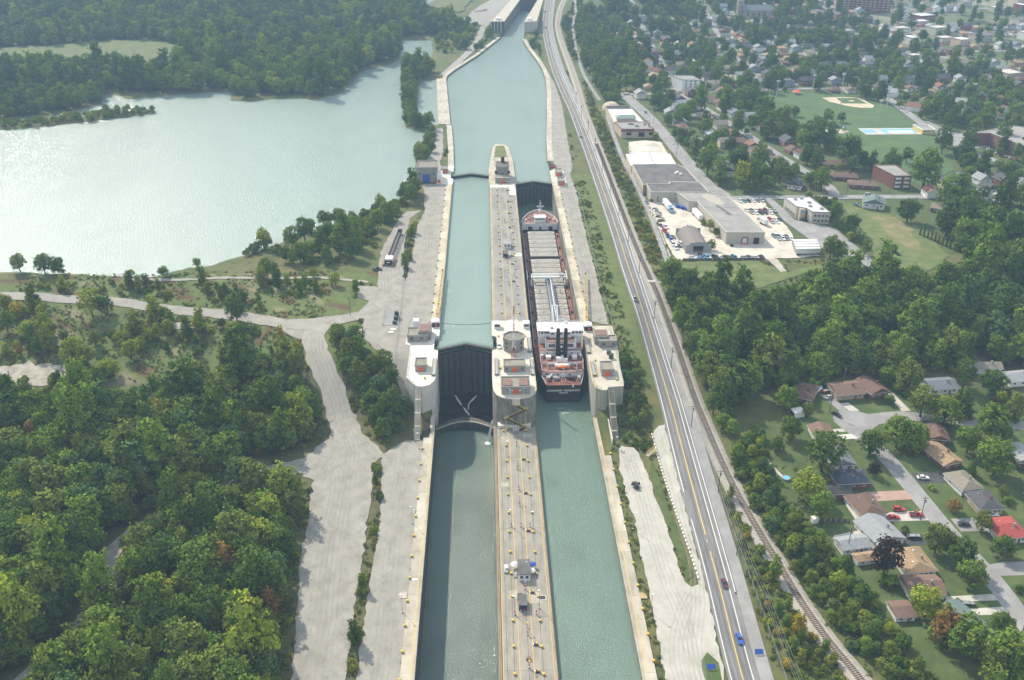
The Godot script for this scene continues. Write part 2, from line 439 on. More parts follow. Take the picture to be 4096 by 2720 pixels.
func lines_(a: float, b: float, spans: Array) -> PackedFloat32Array:   # grid lines: [until, step] pairs from a
	var r := PackedFloat32Array()
	var x := a
	for s in spans:
		while x < s[0] - 0.01:
			r.append(x); x += s[1]
		x = s[0]
	r.append(b)
	return r

func water(called: String, poly: PackedVector2Array, y: float, mat: Material, cell: float, amp: float) -> void:   # turbid water with silt tones; on the lake they paint wind-patch sheen
	var m := MB.new()
	var r := Rect2(poly[0], Vector2.ZERO)
	for p in poly: r = r.expand(p)
	for i in range(floori(r.position.x / cell), ceili(r.end.x / cell)):
		for j in range(floori(r.position.y / cell), ceili(r.end.y / cell)):
			var q := PackedVector2Array([Vector2(i, j) * cell, Vector2(i + 1, j) * cell, Vector2(i + 1, j + 1) * cell, Vector2(i, j + 1) * cell])
			for g in Geometry2D.intersect_polygons(poly, q):
				var t := Geometry2D.triangulate_polygon(g)
				for k in range(0, t.size(), 3):
					var w: Array[Vector3] = []; var c: Array[Color] = []
					for e in 3:
						var p := g[t[k + e]]
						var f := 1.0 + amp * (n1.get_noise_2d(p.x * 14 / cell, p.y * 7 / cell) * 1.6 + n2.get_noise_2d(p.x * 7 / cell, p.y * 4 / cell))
						if y == LOW_RIGHT and p.y > 26 and p.y < 130:   # silt stirred up behind the screws
							var d := absf(p.x - 22.4 - n1.get_noise_2d(7, p.y * 3) * 3.0)
							f += (1 - sm(2.0, 9.0, d)) * (1 - sm(60, 130, p.y)) * (0.22 + 0.5 * maxf(n2.get_noise_2d(p.x * 4, p.y * 3), -0.3))
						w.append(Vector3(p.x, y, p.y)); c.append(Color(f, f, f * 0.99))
					m.tri(w[0], w[1], w[2])
					m.c.append_array(c)
	struct(called, m, mat)

func build_ground() -> void:
	LAKE = P2([-720, -60, -560, -75, -420, -90, -340, -97, -278.6, -97.7, -240.6, -93, -213, -90, -191, -88, -180, -98, -164, -103, -147, -122, -132, -137, -118, -158, -88, -178, -72, -195, -70, -220, -66, -238, -64, -267, -66, -298, -63, -324, -60, -345, -60, -368, -79, -386, -85, -444, -91, -520, -94, -591, -96, -636, -85, -654, -71, -685, -71, -705, -75, -775, -112, -779, -110, -740, -102, -692, -101, -661, -115, -631, -136, -603, -140, -535, -146, -505, -168, -483, -189, -494, -221, -479, -243, -482, -252, -519, -283, -511, -308, -503, -339, -488, -347, -505, -364, -511, -352, -476, -363, -456, -378, -438, -370, -426, -334, -444, -304, -459, -295, -451, -294, -438, -332, -417, -368, -399, -405, -386, -470, -372, -600, -350, -720, -340])
	POND = P2([-72, -539, -69, -559, -58, -564, -52, -424, -50, -397, -63, -397, -69, -444, -71, -492])
	var xs := lines_(-6000, 6000, [[-1600, 1100], [-1000, 100], [-420, 16], [-240, 8], [-120, 5], [120, 3], [260, 6], [480, 10], [1000, 20], [1600, 100], [6000, 1100]])
	var zs := lines_(-7000, 1500, [[-2000, 1000], [-1300, 60], [-820, 14], [-500, 8], [-140, 6], [240, 4], [420, 12], [1500, 180]])
	var m := MB.new()
	var hh := []
	var cc := []
	for z in zs:
		var rowh := PackedFloat32Array(); var rowc := PackedColorArray()
		for x in xs:
			rowh.append(ground(x, z)); rowc.append(soil(x, z))
		hh.append(rowh); cc.append(rowc)
	var nn := []
	for j in zs.size():
		var rown := PackedVector3Array()
		for i in xs.size():
			var ia := maxi(i - 1, 0); var ib := mini(i + 1, xs.size() - 1); var ja := maxi(j - 1, 0); var jb := mini(j + 1, zs.size() - 1)
			rown.append(Vector3(-(hh[j][ib] - hh[j][ia]) / (xs[ib] - xs[ia]), 1, -(hh[jb][i] - hh[ja][i]) / (zs[jb] - zs[ja])).normalized())
		nn.append(rown)
	for j in zs.size() - 1:
		for i in xs.size() - 1:
			for q in [[0, 0], [1, 0], [1, 1], [0, 0], [1, 1], [0, 1]]:
				var a: int = i + q[0]; var b: int = j + q[1]
				m.v.append(Vector3(xs[a], hh[b][a], zs[b])); m.n.append(nn[b][a]); m.c.append(cc[b][a])
	struct("ground", m, M.ground)
	# water
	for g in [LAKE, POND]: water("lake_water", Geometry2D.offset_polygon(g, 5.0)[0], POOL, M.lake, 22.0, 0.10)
	var pw := PackedVector2Array()
	for i in range(0, 22, 2): pw.append(Vector2(west_edge[i] - 0.5, west_edge[i + 1]))
	for i in range(24, -1, -2): pw.append(Vector2(east_edge[i] + 0.5, east_edge[i + 1]))
	pw.append(Vector2(34.5, -238)); pw.append(Vector2(8.0, -238)); pw.append(Vector2(8.0, -252)); pw.append(Vector2(-34.5, -252))
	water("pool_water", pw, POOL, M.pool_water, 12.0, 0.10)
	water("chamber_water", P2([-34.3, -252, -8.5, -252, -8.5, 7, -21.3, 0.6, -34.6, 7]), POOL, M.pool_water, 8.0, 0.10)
	water("chamber_water", P2([-34.3, 30, -8.8, 30, -8.8, 400, -34.3, 400]), LOW_LEFT, M.left_water, 4.0, 0.22)
	water("chamber_water", P2([8.8, -246, 34.3, -246, 34.3, 400, 8.8, 400]), LOW_RIGHT, M.right_water, 3.0, 0.16)
	for g in [[-105, -887, -90, -880, -89, -932, -74, -1005, -85, -1006, -96, -943], [-205, -816, -181, -837, -167, -794, -185, -760]]:
		sheet("pond", rough(P2(g), 6, 2.0, 4), M.lake, 1.2, 200)

func build_roads() -> void:
	var hw := spline(highway, 6.0)
	struct("highway", ribbon(hw, -4.3, 5.2, 0.09), M.asphalt)
	struct("footpath", ribbon(hw, 5.25, 9.4, 0.10), M.street)
	struct("road_marking", ribbon(hw, 3.1, 3.4, 0.17, ribbon(hw, -3.5, -3.2, 0.17)), M.line_white)
	struct("road_marking", ribbon(hw, -0.04, 0.3, 0.17), M.line_yellow)
	var worn: StandardMaterial3D = M.dark_asphalt.duplicate()
	worn.transparency = BaseMaterial3D.TRANSPARENCY_ALPHA; worn.albedo_color.a = 0.16
	var oil := MB.new()
	for o in [-2.5, -1.0, 1.0, 2.5]: ribbon(hw, o - 0.3, o + 0.3, 0.15, oil, 0.1)
	struct("tyre_wear", oil, worn)
	struct("gravel_track", ribbon(spline([-300, -66, -245, -63, -232, -60, -202, -57, -183, -51.5, -167, -48, -148, -43, -125, -32, -108, -23, -95, -18]), -3.6, 3.6, 0.07, null, 0.5), M.track)
	struct("gravel_track", ribbon(spline([-93, -22, -92.6, -5, -86.5, 12.7, -80, 27, -77, 37, -72, 52, -66, 62]), -5.2, 5.2, 0.08, null, 0.6), M.track)
	struct("dyke_path", ribbon(spline([-74, -72, -103, -79, -122, -78, -152, -80, -175, -79, -204, -80]), -1.2, 1.2, 0.06, null, 0.4), M.track)
	struct("gravel_track", ribbon(spline([-158, 215, -150, 187, -142, 165, -140, 148, -144, 128, -136, 112, -124, 103, -112, 95, -108, 82]), -3.2, 3.2, 0.07, null, 0.5), M.track)
	var lot := rough(P2([-112, 83, -105, 79.6, -86, 71, -77.7, 57, -76, 40, -70, 38, -63.6, 54, -53, 70.4, -57, 75, -56.2, 99.5, -55.6, 132, -55.4, 158, -54.4, 189, -53, 230, -72, 230, -70.7, 188, -73, 167, -76.8, 136, -78.5, 107, -79.8, 87.6, -86, 83, -98, 85, -112, 89]), 2.5, 0.7, 1)
	sheet("gravel_yard", lot, M.gravel, 0.05)
	sheet("service_road", rough(P2([-54.7, 70, -46, 60, -38.2, 60, -38.2, 230, -51, 230, -51.6, 158, -51.5, 125, -52, 99]), 2.5, 0.5, 2), M.gravel, 0.06)
	sheet("service_road", rough(P2([-38.2, -236, -38.2, -25, -47, -4, -46.6, 36, -53, 21, -53.5, -14, -56, -55, -54.3, -78, -53.3, -117, -52.8, -161, -49.8, -180, -52, -214, -54, -236]), 3, 0.5, 3), M.gravel, 0.06)
	sheet("gravel_yard", rough(P2([-52, -183, -61.4, -181, -64.8, -171, -68.7, -138, -71.3, -117, -70.1, -86, -68.5, -66, -79, -68, -78, -53, -71, -48.5, -75, -36, -83, -33, -100, -28, -112, -28, -110, -17, -97, -5, -91, 6, -86, 4.7, -88.6, -10, -86.5, -20, -71, -28, -73, -14, -63, 4.5, -53, 18, -52.5, -52, -57, -93, -59.4, -143, -58, -169]), 3, 0.6, 4), M.gravel, 0.055)
	sheet("gravel_yard", rough(P2([-52, -376, -45.5, -380, -44.5, -352, -43, -313, -44.5, -284, -40, -255, -60, -268, -57, -284, -52, -305, -50, -352]), 3, 0.6, 5), M.track, 0.06)
	sheet("gravel_yard", rough(P2([38.2, -238, 38.2, -22, 47.5, -18, 47.5, -52, 48.2, -178, 49, -220, 48, -254, 51, -272, 52.5, -326, 57, -455, 56, -537, 49, -648, 40.5, -733, 37.5, -762, 42, -710, 48, -654, 51.5, -607, 52, -569, 51, -518, 45, -414, 40, -343, 37.8, -287]), 3, 0.5, 6), M.gravel, 0.06)
	sheet("parking_lot", rough(P2([42.4, 67, 48.3, 69, 50.4, 75.7, 51.6, 87, 52.5, 107.6, 53.7, 120, 53.8, 135, 54, 146, 56, 151, 59.2, 150, 59.4, 143, 59.3, 135, 58.7, 121, 57.7, 96, 57.4, 73, 57.2, 61, 60, 56, 62.8, 56, 63.0, 75, 62.4, 108, 61.7, 131, 61.4, 150, 60, 168, 58.5, 192, 57, 240, 41.5, 240, 41, 191, 41.6, 164, 41.8, 147, 41.6, 136, 42.3, 118, 41.4, 99.5, 41, 82]), 2.5, 0.5, 7), M.pale_gravel, 0.06)
	# dusty wheel tracks
	var dust: StandardMaterial3D = M.pale_gravel.duplicate()
	dust.transparency = BaseMaterial3D.TRANSPARENCY_ALPHA; dust.albedo_color.a = 0.15
	var wt := MB.new()
	for q in [[[-92.5, -14, -90, 2, -83.5, 18, -78, 32, -73, 48, -67, 66, -66, 90, -65.6, 130, -63, 170, -62, 228], 0.0], [[-104, 82, -92, 78, -82, 70, -75, 74, -70, 90, -69, 130, -67, 170, -66, 228], 0.0], [[-84, -24, -74, -32, -64, -38, -56, -44, -49, -60, -46, -100, -45.4, -150, -46, -226], 0.0], [[-63, -60, -65.4, -80, -64, -120, -60, -160, -56, -178], 0.0], [[-46, 72, -46, 110, -45, 160, -44, 228], 0.0], [[-122, -31, -106, -23, -94, -14, -90, -2], 0.0]]:
		var sp := spline(q[0], 4.0)
		for o in [-2.6, -0.9, 0.8, 2.4]: ribbon(sp, o - 0.28, o + 0.32, 0.11 + o * 0.004, wt, 0.22)
	struct("wheel_tracks", wt, dust)
	wt = MB.new()
	for q in [[45.5, 74, 46.6, 90, 47.4, 110, 48, 130, 49, 150, 51, 170, 50, 228], [60, 62, 60.4, 90, 60, 120, 60, 140, 57, 160, 52, 180, 48, 228], [56, 155, 53, 160, 49.5, 168, 46, 182, 45, 228], [43, -30, 43, -80, 43.4, -140, 43.6, -200, 44, -236]]:
		var sp := spline(q, 4.0)
		for o in [-2.0, -0.6, 0.9, 2.3]: ribbon(sp, o - 0.3, o + 0.34, 0.11 + o * 0.004, wt, 0.25)
	struct("wheel_tracks", wt, dust)
	# left gravel road and terraces beside the top lock
	struct("gravel_track", ribbon(spline([-52, -580, -40, -640, -28, -700, -20, -760, -10, -850, 8, -960, 30, -1100], 8), -4, 4, 0.08, null, 0.5), M.track)
	# railway
	var rw := spline(railway, 5.0)
	var b := MB.new()
	ribbon(rw, -2.1, 2.1, 0.42, b)
	var side := MB.new()
	for s in [-1.0, 1.0]:
		for i in rw.size() - 1:
			var p0: Vector2 = rw[i]; var p1: Vector2 = rw[i + 1]
			var d := (p1 - p0).normalized(); var o: Vector2 = Vector2(-d.y, d.x) * s
			var q := [p0 + o * 2.1, p1 + o * 2.1, p1 + o * 3.7, p0 + o * 3.7]
			b.quad(Vector3(q[0].x, ground0(q[0].x, q[0].y) + 0.42, q[0].y), Vector3(q[1].x, ground0(q[1].x, q[1].y) + 0.42, q[1].y), Vector3(q[2].x, ground0(q[2].x, q[2].y) - 0.1, q[2].y), Vector3(q[3].x, ground0(q[3].x, q[3].y) - 0.1, q[3].y))
	var track := thing("railway_track", "single railway line on stone ballast beside the highway", "railway")
	part(track, "ballast", b, M.ballast)
	for s in [-0.72, 0.72]:
		var rr := MB.new()
		for i in rw.size() - 1:
			var p0: Vector2 = rw[i]; var p1: Vector2 = rw[i + 1]
			var d := (p1 - p0).normalized(); var o: Vector2 = Vector2(-d.y, d.x) * s
			rr.beam(Vector3(p0.x + o.x, ground0(p0.x, p0.y) + 0.62, p0.y + o.y), Vector3(p1.x + o.x, ground0(p1.x, p1.y) + 0.62, p1.y + o.y), 0.12, 0.16)
		part(track, "rail", rr, M.rust)
	var tie := MB.new().box(Vector3(0, 0.48, 0), Vector3(2.6, 0.14, 0.26)).mesh()
	var tp := spline(railway, 0.8)
	var far_ties := []
	var count := 0
	for i in tp.size() - 1:
		var p: Vector2 = tp[i]
		if p.y > 205 or p.y < -330: continue
		var d: Vector2 = tp[i + 1] - p
		var yaw := atan2(d.x, d.y) + sin(i * 12.9) * 0.03
		if count < 300:
			piece(track, "sleeper", tie, M.timber, Vector3(p.x, ground0(p.x, p.y), p.y), yaw); count += 1
		else: far_ties.append(Transform3D(Basis(Vector3.UP, yaw), Vector3(p.x, ground0(p.x, p.y), p.y)))
	var ft := multi("far_sleepers", tie, M.timber, far_ties, [], track)
	ft.set_meta("kind", "stuff")
	var tl := spline([76.5, -68.6, 85.4, -68.5, 88.6, -70.5, 89.8, -75, 88.9, -84, 90.1, -124, 91.1, -161, 91.3, -197, 90.9, -240, 89.6, -286, 90.7, -358, 92.3, -419], 3)
	struct("cycle_path", ribbon(tl, -1.5, 1.5, 0.07), M.street)
	struct("cycle_path", ribbon(spline([92, -470, 88.4, -547, 87.7, -600, 91.3, -711, 98.4, -838, 107.6, -906, 113, -991]), -1.6, 1.6, 0.07), M.street)
	struct("level_crossing", MB.new().box(Vector3(76.3, ground0(76.3, -69) + 0.58, -69), Vector3(4.2, 0.1, 2.8)), M.drive)
	# works yard, streets, lawns, park
	sheet("works_yard", rough(P2([92.9, -196, 94.1, -156, 93.8, -129, 94.3, -98.6, 101, -97, 140, -97, 162, -99, 177, -101.5, 169, -122, 171, -144, 168.8, -182, 168.4, -203, 150, -203, 141, -190]), 4, 0.8, 8), M.yard, 0.06, 10)
	sheet("works_yard", rough(P2([145.5, -98, 151, -98, 151.8, -81, 148.5, -80.5]), 3, 0.6, 9), M.pale_gravel, 0.07, 10)
	sheet("works_yard", P2([170.6, -211, 176, -196, 177.6, -181, 179, -159, 194.6, -149.6, 199.4, -140.5, 201, -125, 202.5, -111, 205, -95, 205.5, -77, 195, -75, 194, -92, 189, -105, 182, -111.5, 176.6, -135, 172, -158]), M.street, 0.065, 10)
	for s in [[[116, -500, 118, -482, 127, -412, 132, -342, 135, -288, 139, -234, 146, -205], 5.2], [[141, -201, 173, -202, 212, -201, 240, -201.5, 285, -200.3, 420, -196], 3.8], [[219, -204, 220.5, -226, 206, -300, 196, -360, 182, -430, 168, -500], 3.6], [[116, -492, 180, -498, 250, -508, 360, -515, 520, -520], 3.4], [[356, -520, 353, -445, 350, -385, 352, -310, 366, -262, 372, -196], 4.0], [[160, -560, 330, -580, 620, -600], 3.6], [[150, -660, 340, -680, 700, -690], 3.6], [[150, -770, 340, -790, 800, -800], 3.6], [[300, -900, 800, -920], 3.8], [[250, -508, 258, -600, 270, -800, 285, -1100], 3.6], [[520, -300, 500, -520, 470, -800, 455, -1100], 4.2], [[166, -500, 176, -660, 190, -1000], 3.2]]:
		struct("street", ribbon(spline(s[0], 8.0), -s[1], s[1], 0.07), M.street)
	struct("street", ribbon(spline([141, 66, 147, 80, 150, 96, 152.2, 112, 154, 125, 156.6, 138, 159, 152, 159.6, 166, 160, 180, 161, 230], 4.0), -3.6, 3.6, 0.07), M.street)
	sheet("street", P2([134.6, 55, 136, 52, 139.5, 50.2, 145.8, 50.5, 150.4, 52.8, 159, 51.5, 166, 51, 176, 53.8, 196, 58, 240, 62, 240, 68, 195, 64, 175, 58, 160, 58.6, 152.5, 60, 148, 64, 146, 70, 140, 70, 136.2, 63, 134.2, 58]), M.street, 0.065)
	sheet("street", P2([160, 143.6, 166, 142.3, 215, 141.6, 215, 148, 161, 149]), M.street, 0.06)
	sheet("lawn", rough(P2([119, 47, 134, 30, 150, 26, 176, 28, 215, 34, 235, 60, 235, 230, 128, 230, 120, 194, 114, 167, 108, 140, 102.5, 122, 100, 100, 101, 68]), 5, 1.2, 10), M.lawn, 0.045)
	for d in [[[140.6, 45, 144.5, 44.5, 147.5, 50.6, 143, 50.4], "drive"], [[134, 38, 139, 38, 142.5, 50.4, 138.8, 50.2], "street"], [[163, 38, 166.5, 38, 169.5, 51, 165.5, 51.2], "drive"], [[130, 67.4, 138.6, 66.4, 140.6, 69.4, 130, 70.4], "bright_concrete"], [[129, 63.2, 136, 62.8, 137, 64.8, 129, 65.2], "drive"], [[133, 103, 147.6, 102.4, 148.8, 107.6, 132.6, 108.6], "brick_drive"], [[134, 115, 148.8, 114.4, 149.8, 119.6, 134.5, 120], "drive"], [[153.6, 92, 167, 92, 168, 98.5, 154.6, 98.6], "dark_asphalt"], [[158, 119, 172, 118.6, 172.5, 126, 158.8, 126], "street"], [[135, 127, 153, 127, 153, 133, 135.5, 133], "dark_asphalt"], [[139, 158.4, 155.8, 157.6, 156, 160.6, 139, 161], "drive"], [[140, 164.4, 156, 163.6, 156, 167, 141, 167.4], "drive"], [[147, 179, 156.5, 177, 157, 182, 148, 184], "drive"], [[122, 110, 126, 109, 127, 119, 123, 120], "drive"], [[112, 127, 124, 124, 127, 134, 113, 138], "drive"]]:
		sheet("driveway", P2(d[0]), M[d[1]], 0.075, 20)
	sheet("park_lawn", rough(P2([229, -496, 298, -497, 315, -486, 339, -463, 346, -440, 345, -390, 345.5, -376, 340, -332, 321, -257, 300, -233, 286, -207, 281, -234, 284, -270, 258, -284, 259, -353, 241, -379, 238, -432]), 8, 1.5, 11), M.park, 0.06, 12)
	sheet("ball_diamond", rough(P2([295, -475, 310, -477, 327, -474, 330, -466, 332, -444, 328, -437, 317, -437, 307, -445, 297, -460]), 4, 0.5, 12), M.sand, 0.075, 60)
	sheet("infield_grass", P2([307.3, -473, 326, -472.6, 328.3, -451.4, 307, -452.6]), M.park, 0.085, 60)
	sheet("pitchers_mound", rough(P2([315.5, -464, 320, -464, 320, -460.5, 315.5, -460.5]), 1.5, 0.3, 13), M.sand, 0.095, 60)
	sheet("playground", rough(P2([260, -365, 277, -366.5, 281, -360, 276, -355.5, 263, -356.5]), 4, 0.5, 14), M.sand, 0.075, 60)
	sheet("school_lot", P2([356, -395, 364.5, -356, 398, -355, 470, -345, 470, -332, 395, -344, 378, -318, 369, -311, 352, -309, 342, -327, 352, -350]), M.street, 0.065, 20)
	sheet("meadow", rough(P2([217, -196, 232, -172, 246, -164, 250, -147, 256, -140, 251, -123, 250, -100, 237, -85, 217, -71, 210, -68, 206.5, -80, 206.5, -98, 210, -120, 215, -137, 217, -182]), 5, 1.4, 15), M.meadow, 0.05, 8)
	sheet("dry_grass", rough(P2([229, -164, 241, -165, 247, -144, 242, -137, 239, -113, 240, -108, 231, -110, 227, -137]), 4, 1.4, 16), M.dry, 0.06, 12)
	sheet("meadow", rough(P2([93, -95.5, 140, -95.5, 152, -79, 178, -93, 185, -86, 165, -80, 148, -70, 128, -60, 113, -55, 102, -66, 97, -77]), 5, 1.4, 17), M.meadow, 0.05, 8)
	sheet("hay_field", rough(P2([-700, -720, -554, -729, -453, -771, -401, -779, -322, -722, -327, -681, -322, -634, -379, -643, -447, -660, -515, -640, -700, -610]), 14, 4.0, 18), tint(M.meadow, .95, .92, 1.0), 0.9, 30)
	sheet("hay_field", rough(P2([-100, -955, -40, -900, -30, -960, -30, -1080, -90, -1110]), 14, 4.0, 19), tint(M.meadow, .95, .92, 1.0), 0.9, 30)
	sheet("gravel_yard", rough(P2([-40, -860, 0, -830, 12, -830, 40, -1000, 0, -1000]), 8, 1.0, 20), M.track, 0.5, 30)
	sheet("bare_patch", rough(P2([-246, -2, -228, -6, -208, -3, -203, 6, -212, 12, -228, 10, -246, 14]), 3, 1.6, 23), M.dirt, 0.02)
	sheet("bare_patch", rough(P2([-176, -38, -160, -36, -154, -32, -166, -32]), 3, 1.2, 24), M.dirt, 0.02)
	sheet("grass_verge", rough(P2([54.4, 76, 55.6, 90, 56.6, 118, 57.4, 135, 57.6, 146, 55.4, 148, 54.6, 135, 54.4, 120, 53.4, 107, 52.4, 86]), 3, 0.4, 21), M.lawn, 0.085)
	sheet("grass_verge", rough(P2([52.5, 200, 52.8, 184, 55.5, 181, 58, 185, 57.8, 200]), 3, 0.4, 22), M.lawn, 0.085)

func multi(called: String, mesh: Mesh, mat: Material, xf: Array, cols := [], own: Node3D = null) -> MultiMeshInstance3D:
	var mm := MultiMesh.new()
	mm.transform_format = MultiMesh.TRANSFORM_3D
	mm.use_colors = cols.size() > 0
	mm.mesh = mesh
	mm.instance_count = xf.size()
	for i in xf.size():
		mm.set_instance_transform(i, xf[i])
		if cols.size(): mm.set_instance_color(i, cols[i])
	var o := MultiMeshInstance3D.new()
	o.name = called if own else nm(called)
	o.multimesh = mm; o.material_override = mat
	(own if own else self).add_child(o, true)
	return o

func build_environment() -> void:
	var cam := Camera3D.new()
	cam.name = "camera"
	cam.position = Vector3(-10.634, 222.525, 399.918)
	cam.rotation_degrees = Vector3(-27.332, -1.555, 0)
	cam.fov = 38.712
	cam.near = 1.0; cam.far = 12000.0
	cam.current = true
	add_child(cam)
	var e := Environment.new()
	e.background_mode = Environment.BG_SKY
	var s := ProceduralSkyMaterial.new()
	s.sky_top_color = Color(.70, .75, .81); s.sky_horizon_color = Color(.95, .95, .94); s.sky_curve = 0.25
	s.ground_bottom_color = Color(.35, .36, .33); s.ground_horizon_color = Color(.75, .78, .80)
	s.sun_angle_max = 40.0; s.sun_curve = 0.25
	s.sky_energy_multiplier = 1.15
	e.sky = Sky.new(); e.sky.sky_material = s
	e.tonemap_mode = Environment.TONE_MAPPER_LINEAR
	e.tonemap_exposure = 1.2
	e.fog_enabled = true; e.fog_density = 0.0002; e.fog_light_color = Color(.68, .82, .95)
	e.sdfgi_enabled = true; e.ssao_enabled = true; e.ssil_enabled = true
	var we := WorldEnvironment.new()
	we.name = "world_environment"; we.environment = e
	add_child(we)
	var sun := DirectionalLight3D.new()
	sun.name = "sun"
	var az := deg_to_rad(35.0); var el := deg_to_rad(43.0)
	var to := Vector3(-sin(az) * cos(el), sin(el), -cos(az) * cos(el))
	sun.look_at_from_position(to * 100, Vector3.ZERO, Vector3.UP)
	sun.light_color = Color(1.0, .955, .88); sun.light_energy = 1.55; sun.light_angular_distance = 1.2
	sun.shadow_enabled = true
	add_child(sun)

# ---- locks -----------------------------------------------------------------------------------------------------
func slabs(p: Node3D, x0: float, x1: float, z0: float, z1: float, y: float, step: float, mats: Array, called := "coping_slab") -> void:
	var k := maxi(1, roundi((z1 - z0) / step))
	var d := (z1 - z0) / k
	for i in k:
		var w := sin(i * 7.3 + x0) * 0.04
		var m := MB.new().box(Vector3((x0 + x1) * 0.5, y - 0.3 + w * 0.25, z0 + d * (i + 0.5)), Vector3(x1 - x0 + 0.02, 0.6, d - 0.07))
		part(p, called, m, mats[(i * 5 + int(absf(x0)) + (i * i) % 3) % mats.size()])

func stripe(p: Node3D, x: float, z0: float, z1: float, y: float, mat: Material, w := 0.2, called := "painted_line") -> void:
	var m := MB.new()
	var z := z0
	while z < z1:
		var e := minf(z + 9.0, z1)
		var a := x + n2.get_noise_2d(x * 10, z) * 0.10; var b := x + n2.get_noise_2d(x * 10, e) * 0.10
		m.quad(Vector3(a - w / 2, y, z), Vector3(a + w / 2, y, z), Vector3(b + w / 2, y, e), Vector3(b - w / 2, y, e))
		z = e
	part(p, called, m, mat)

func windows(p: Node3D, at: Vector3, yaw: float, w: float, h: float, frame: Material, cols := 2, rows := 2) -> void:   # a framed window set 3 cm proud of a wall
	var t := Transform3D(Basis(Vector3.UP, yaw), at)
	var f := MB.new()
	f.xbox(t * Transform3D(Basis(), Vector3(0, h / 2 + 0.05, 0.04)), Vector3(w + 0.2, 0.1, 0.1)); f.xbox(t * Transform3D(Basis(), Vector3(0, -h / 2 - 0.05, 0.06)), Vector3(w + 0.26, 0.1, 0.16))
	for s in [-0.5, 0.5]: f.xbox(t * Transform3D(Basis(), Vector3(s * (w + 0.1), 0, 0.04)), Vector3(0.1, h, 0.1))
	for i in range(1, cols): f.xbox(t * Transform3D(Basis(), Vector3(-w / 2 + w * i / cols, 0, 0.04)), Vector3(0.07, h, 0.08))
	for i in range(1, rows): f.xbox(t * Transform3D(Basis(), Vector3(0, -h / 2 + h * i / rows, 0.045)), Vector3(w, 0.07, 0.08))
	var o := part(p, "window", MB.new().xbox(t * Transform3D(Basis(), Vector3(0, 0, 0.015)), Vector3(w, h, 0.03)), M.glass)
	part(o, "frame", f, frame)

func railing(p: Node3D, pts: Array, mat: Material, called := "railing", h := 1.05, gap := 2.0) -> void:
	var m := MB.new()
	for i in pts.size() - 1:
		var a: Vector3 = pts[i]; var b: Vector3 = pts[i + 1]
		var k := maxi(1, int(a.distance_to(b) / gap))
		for j in k + 1: m.beam(a.lerp(b, float(j) / k), a.lerp(b, float(j) / k) + Vector3.UP * h, 0.09)
		m.beam(a + Vector3.UP * h, b + Vector3.UP * h, 0.09); m.beam(a + Vector3.UP * h * 0.5, b + Vector3.UP * h * 0.5, 0.07)
	part(p, called, m, mat)

func gatehouse(label: String, at: Vector3, w: float, d: float, h: float, door := 1.5, wins := [], hatches := [], big := false) -> Node3D:
	var t := thing("gatehouse", label, "gatehouse", at, 0.0, "concrete gatehouses on the lock walls")
	part(t, "wall", MB.new().box(Vector3(0, (h - 0.5) / 2, -d / 2), Vector3(w, h - 0.5, d)), M.gatehouse)
	var r := MB.new()
	for s in [[0, 0.18, w + 0.4, 0.36], [0, -d - 0.02, w + 0.4, 0.36]]: r.box(Vector3(s[0], h - 0.45, s[1] - 0.16), Vector3(s[2], 1.0, s[3]))
	for s in [-0.5, 0.5]: r.box(Vector3(s * (w + 0.04), h - 0.45, -d / 2), Vector3(0.36, 0.996, d - 0.2))
	part(t, "parapet", r, M.gatehouse)
	part(t, "roof", MB.new().box(Vector3(0, h - 0.45, -d / 2), Vector3(w - 0.3, 0.1, d - 0.3)), M.gatehouse_roof)
	if door > 0:
		var o := part(t, "door", MB.new().box(Vector3(0, door * 0.62, 0.05), Vector3(door, door * 1.24, 0.1)), M.orange)
		part(o, "lamp", MB.new().box(Vector3(0, door * 1.24 + 0.35, 0.12), Vector3(0.3, 0.2, 0.25)), M.yellow)
		part(o, "notice", MB.new().box(Vector3(0.05, door * 1.0, 0.11), Vector3(0.3, 0.2, 0.02)), M.yellow)
		part(o, "threshold", MB.new().box(Vector3(0, 0.06, 0.3), Vector3(door + 0.3, 0.12, 0.6)), M.concrete)
	for q in wins: windows(t, Vector3(q[0], q[1], 0.0), 0, q[2], q[3], M.white if big else M.grey, 3 if big else 2, 2)
	for q in hatches:
		var o := part(t, "hatch", MB.new().box(Vector3(q[0], h + 0.15, q[1]), Vector3(q[2], 0.25, q[3])), M.hatch_brown)
		part(o, "kerb", MB.new().box(Vector3(q[0], h - 0.2, q[1]), Vector3(q[2] - 0.3, 0.5, q[3] - 0.3)), M.gatehouse)
	return t

func walkway(x: float, z0: float, z1: float, y: float) -> void:   # flap bridge lying along the edge
	var t := thing("gangway", "grey steel gangway with yellow handrails lying along the lock edge", "gangway", Vector3(x, y, (z0 + z1) / 2), 0, "gangways beside the lock gates")
	var l := z1 - z0
	part(t, "deck", MB.new().box(Vector3(0, 0.75, 0), Vector3(1.3, 0.12, l)), M.steel)
	part(t, "girder", MB.new().box(Vector3(-0.72, 0.5, 0), Vector3(0.12, 0.7, l)).box(Vector3(0.72, 0.5, 0), Vector3(0.12, 0.7, l)), M.dark)
	railing(t, [Vector3(0.9, 0, -l / 2), Vector3(0.9, 0, l / 2)], M.yellow, "railing", 1.3)
	railing(t, [Vector3(-0.9, 0, -l / 2), Vector3(-0.9, 0, l / 2)], M.yellow, "railing", 1.3)
	part(t, "foot", MB.new().box(Vector3(0, 0.08, -l / 2 + 1), Vector3(1.6, 0.16, 0.5)).box(Vector3(0, 0.08, l / 2 - 1), Vector3(1.6, 0.16, 0.5)), M.dark)

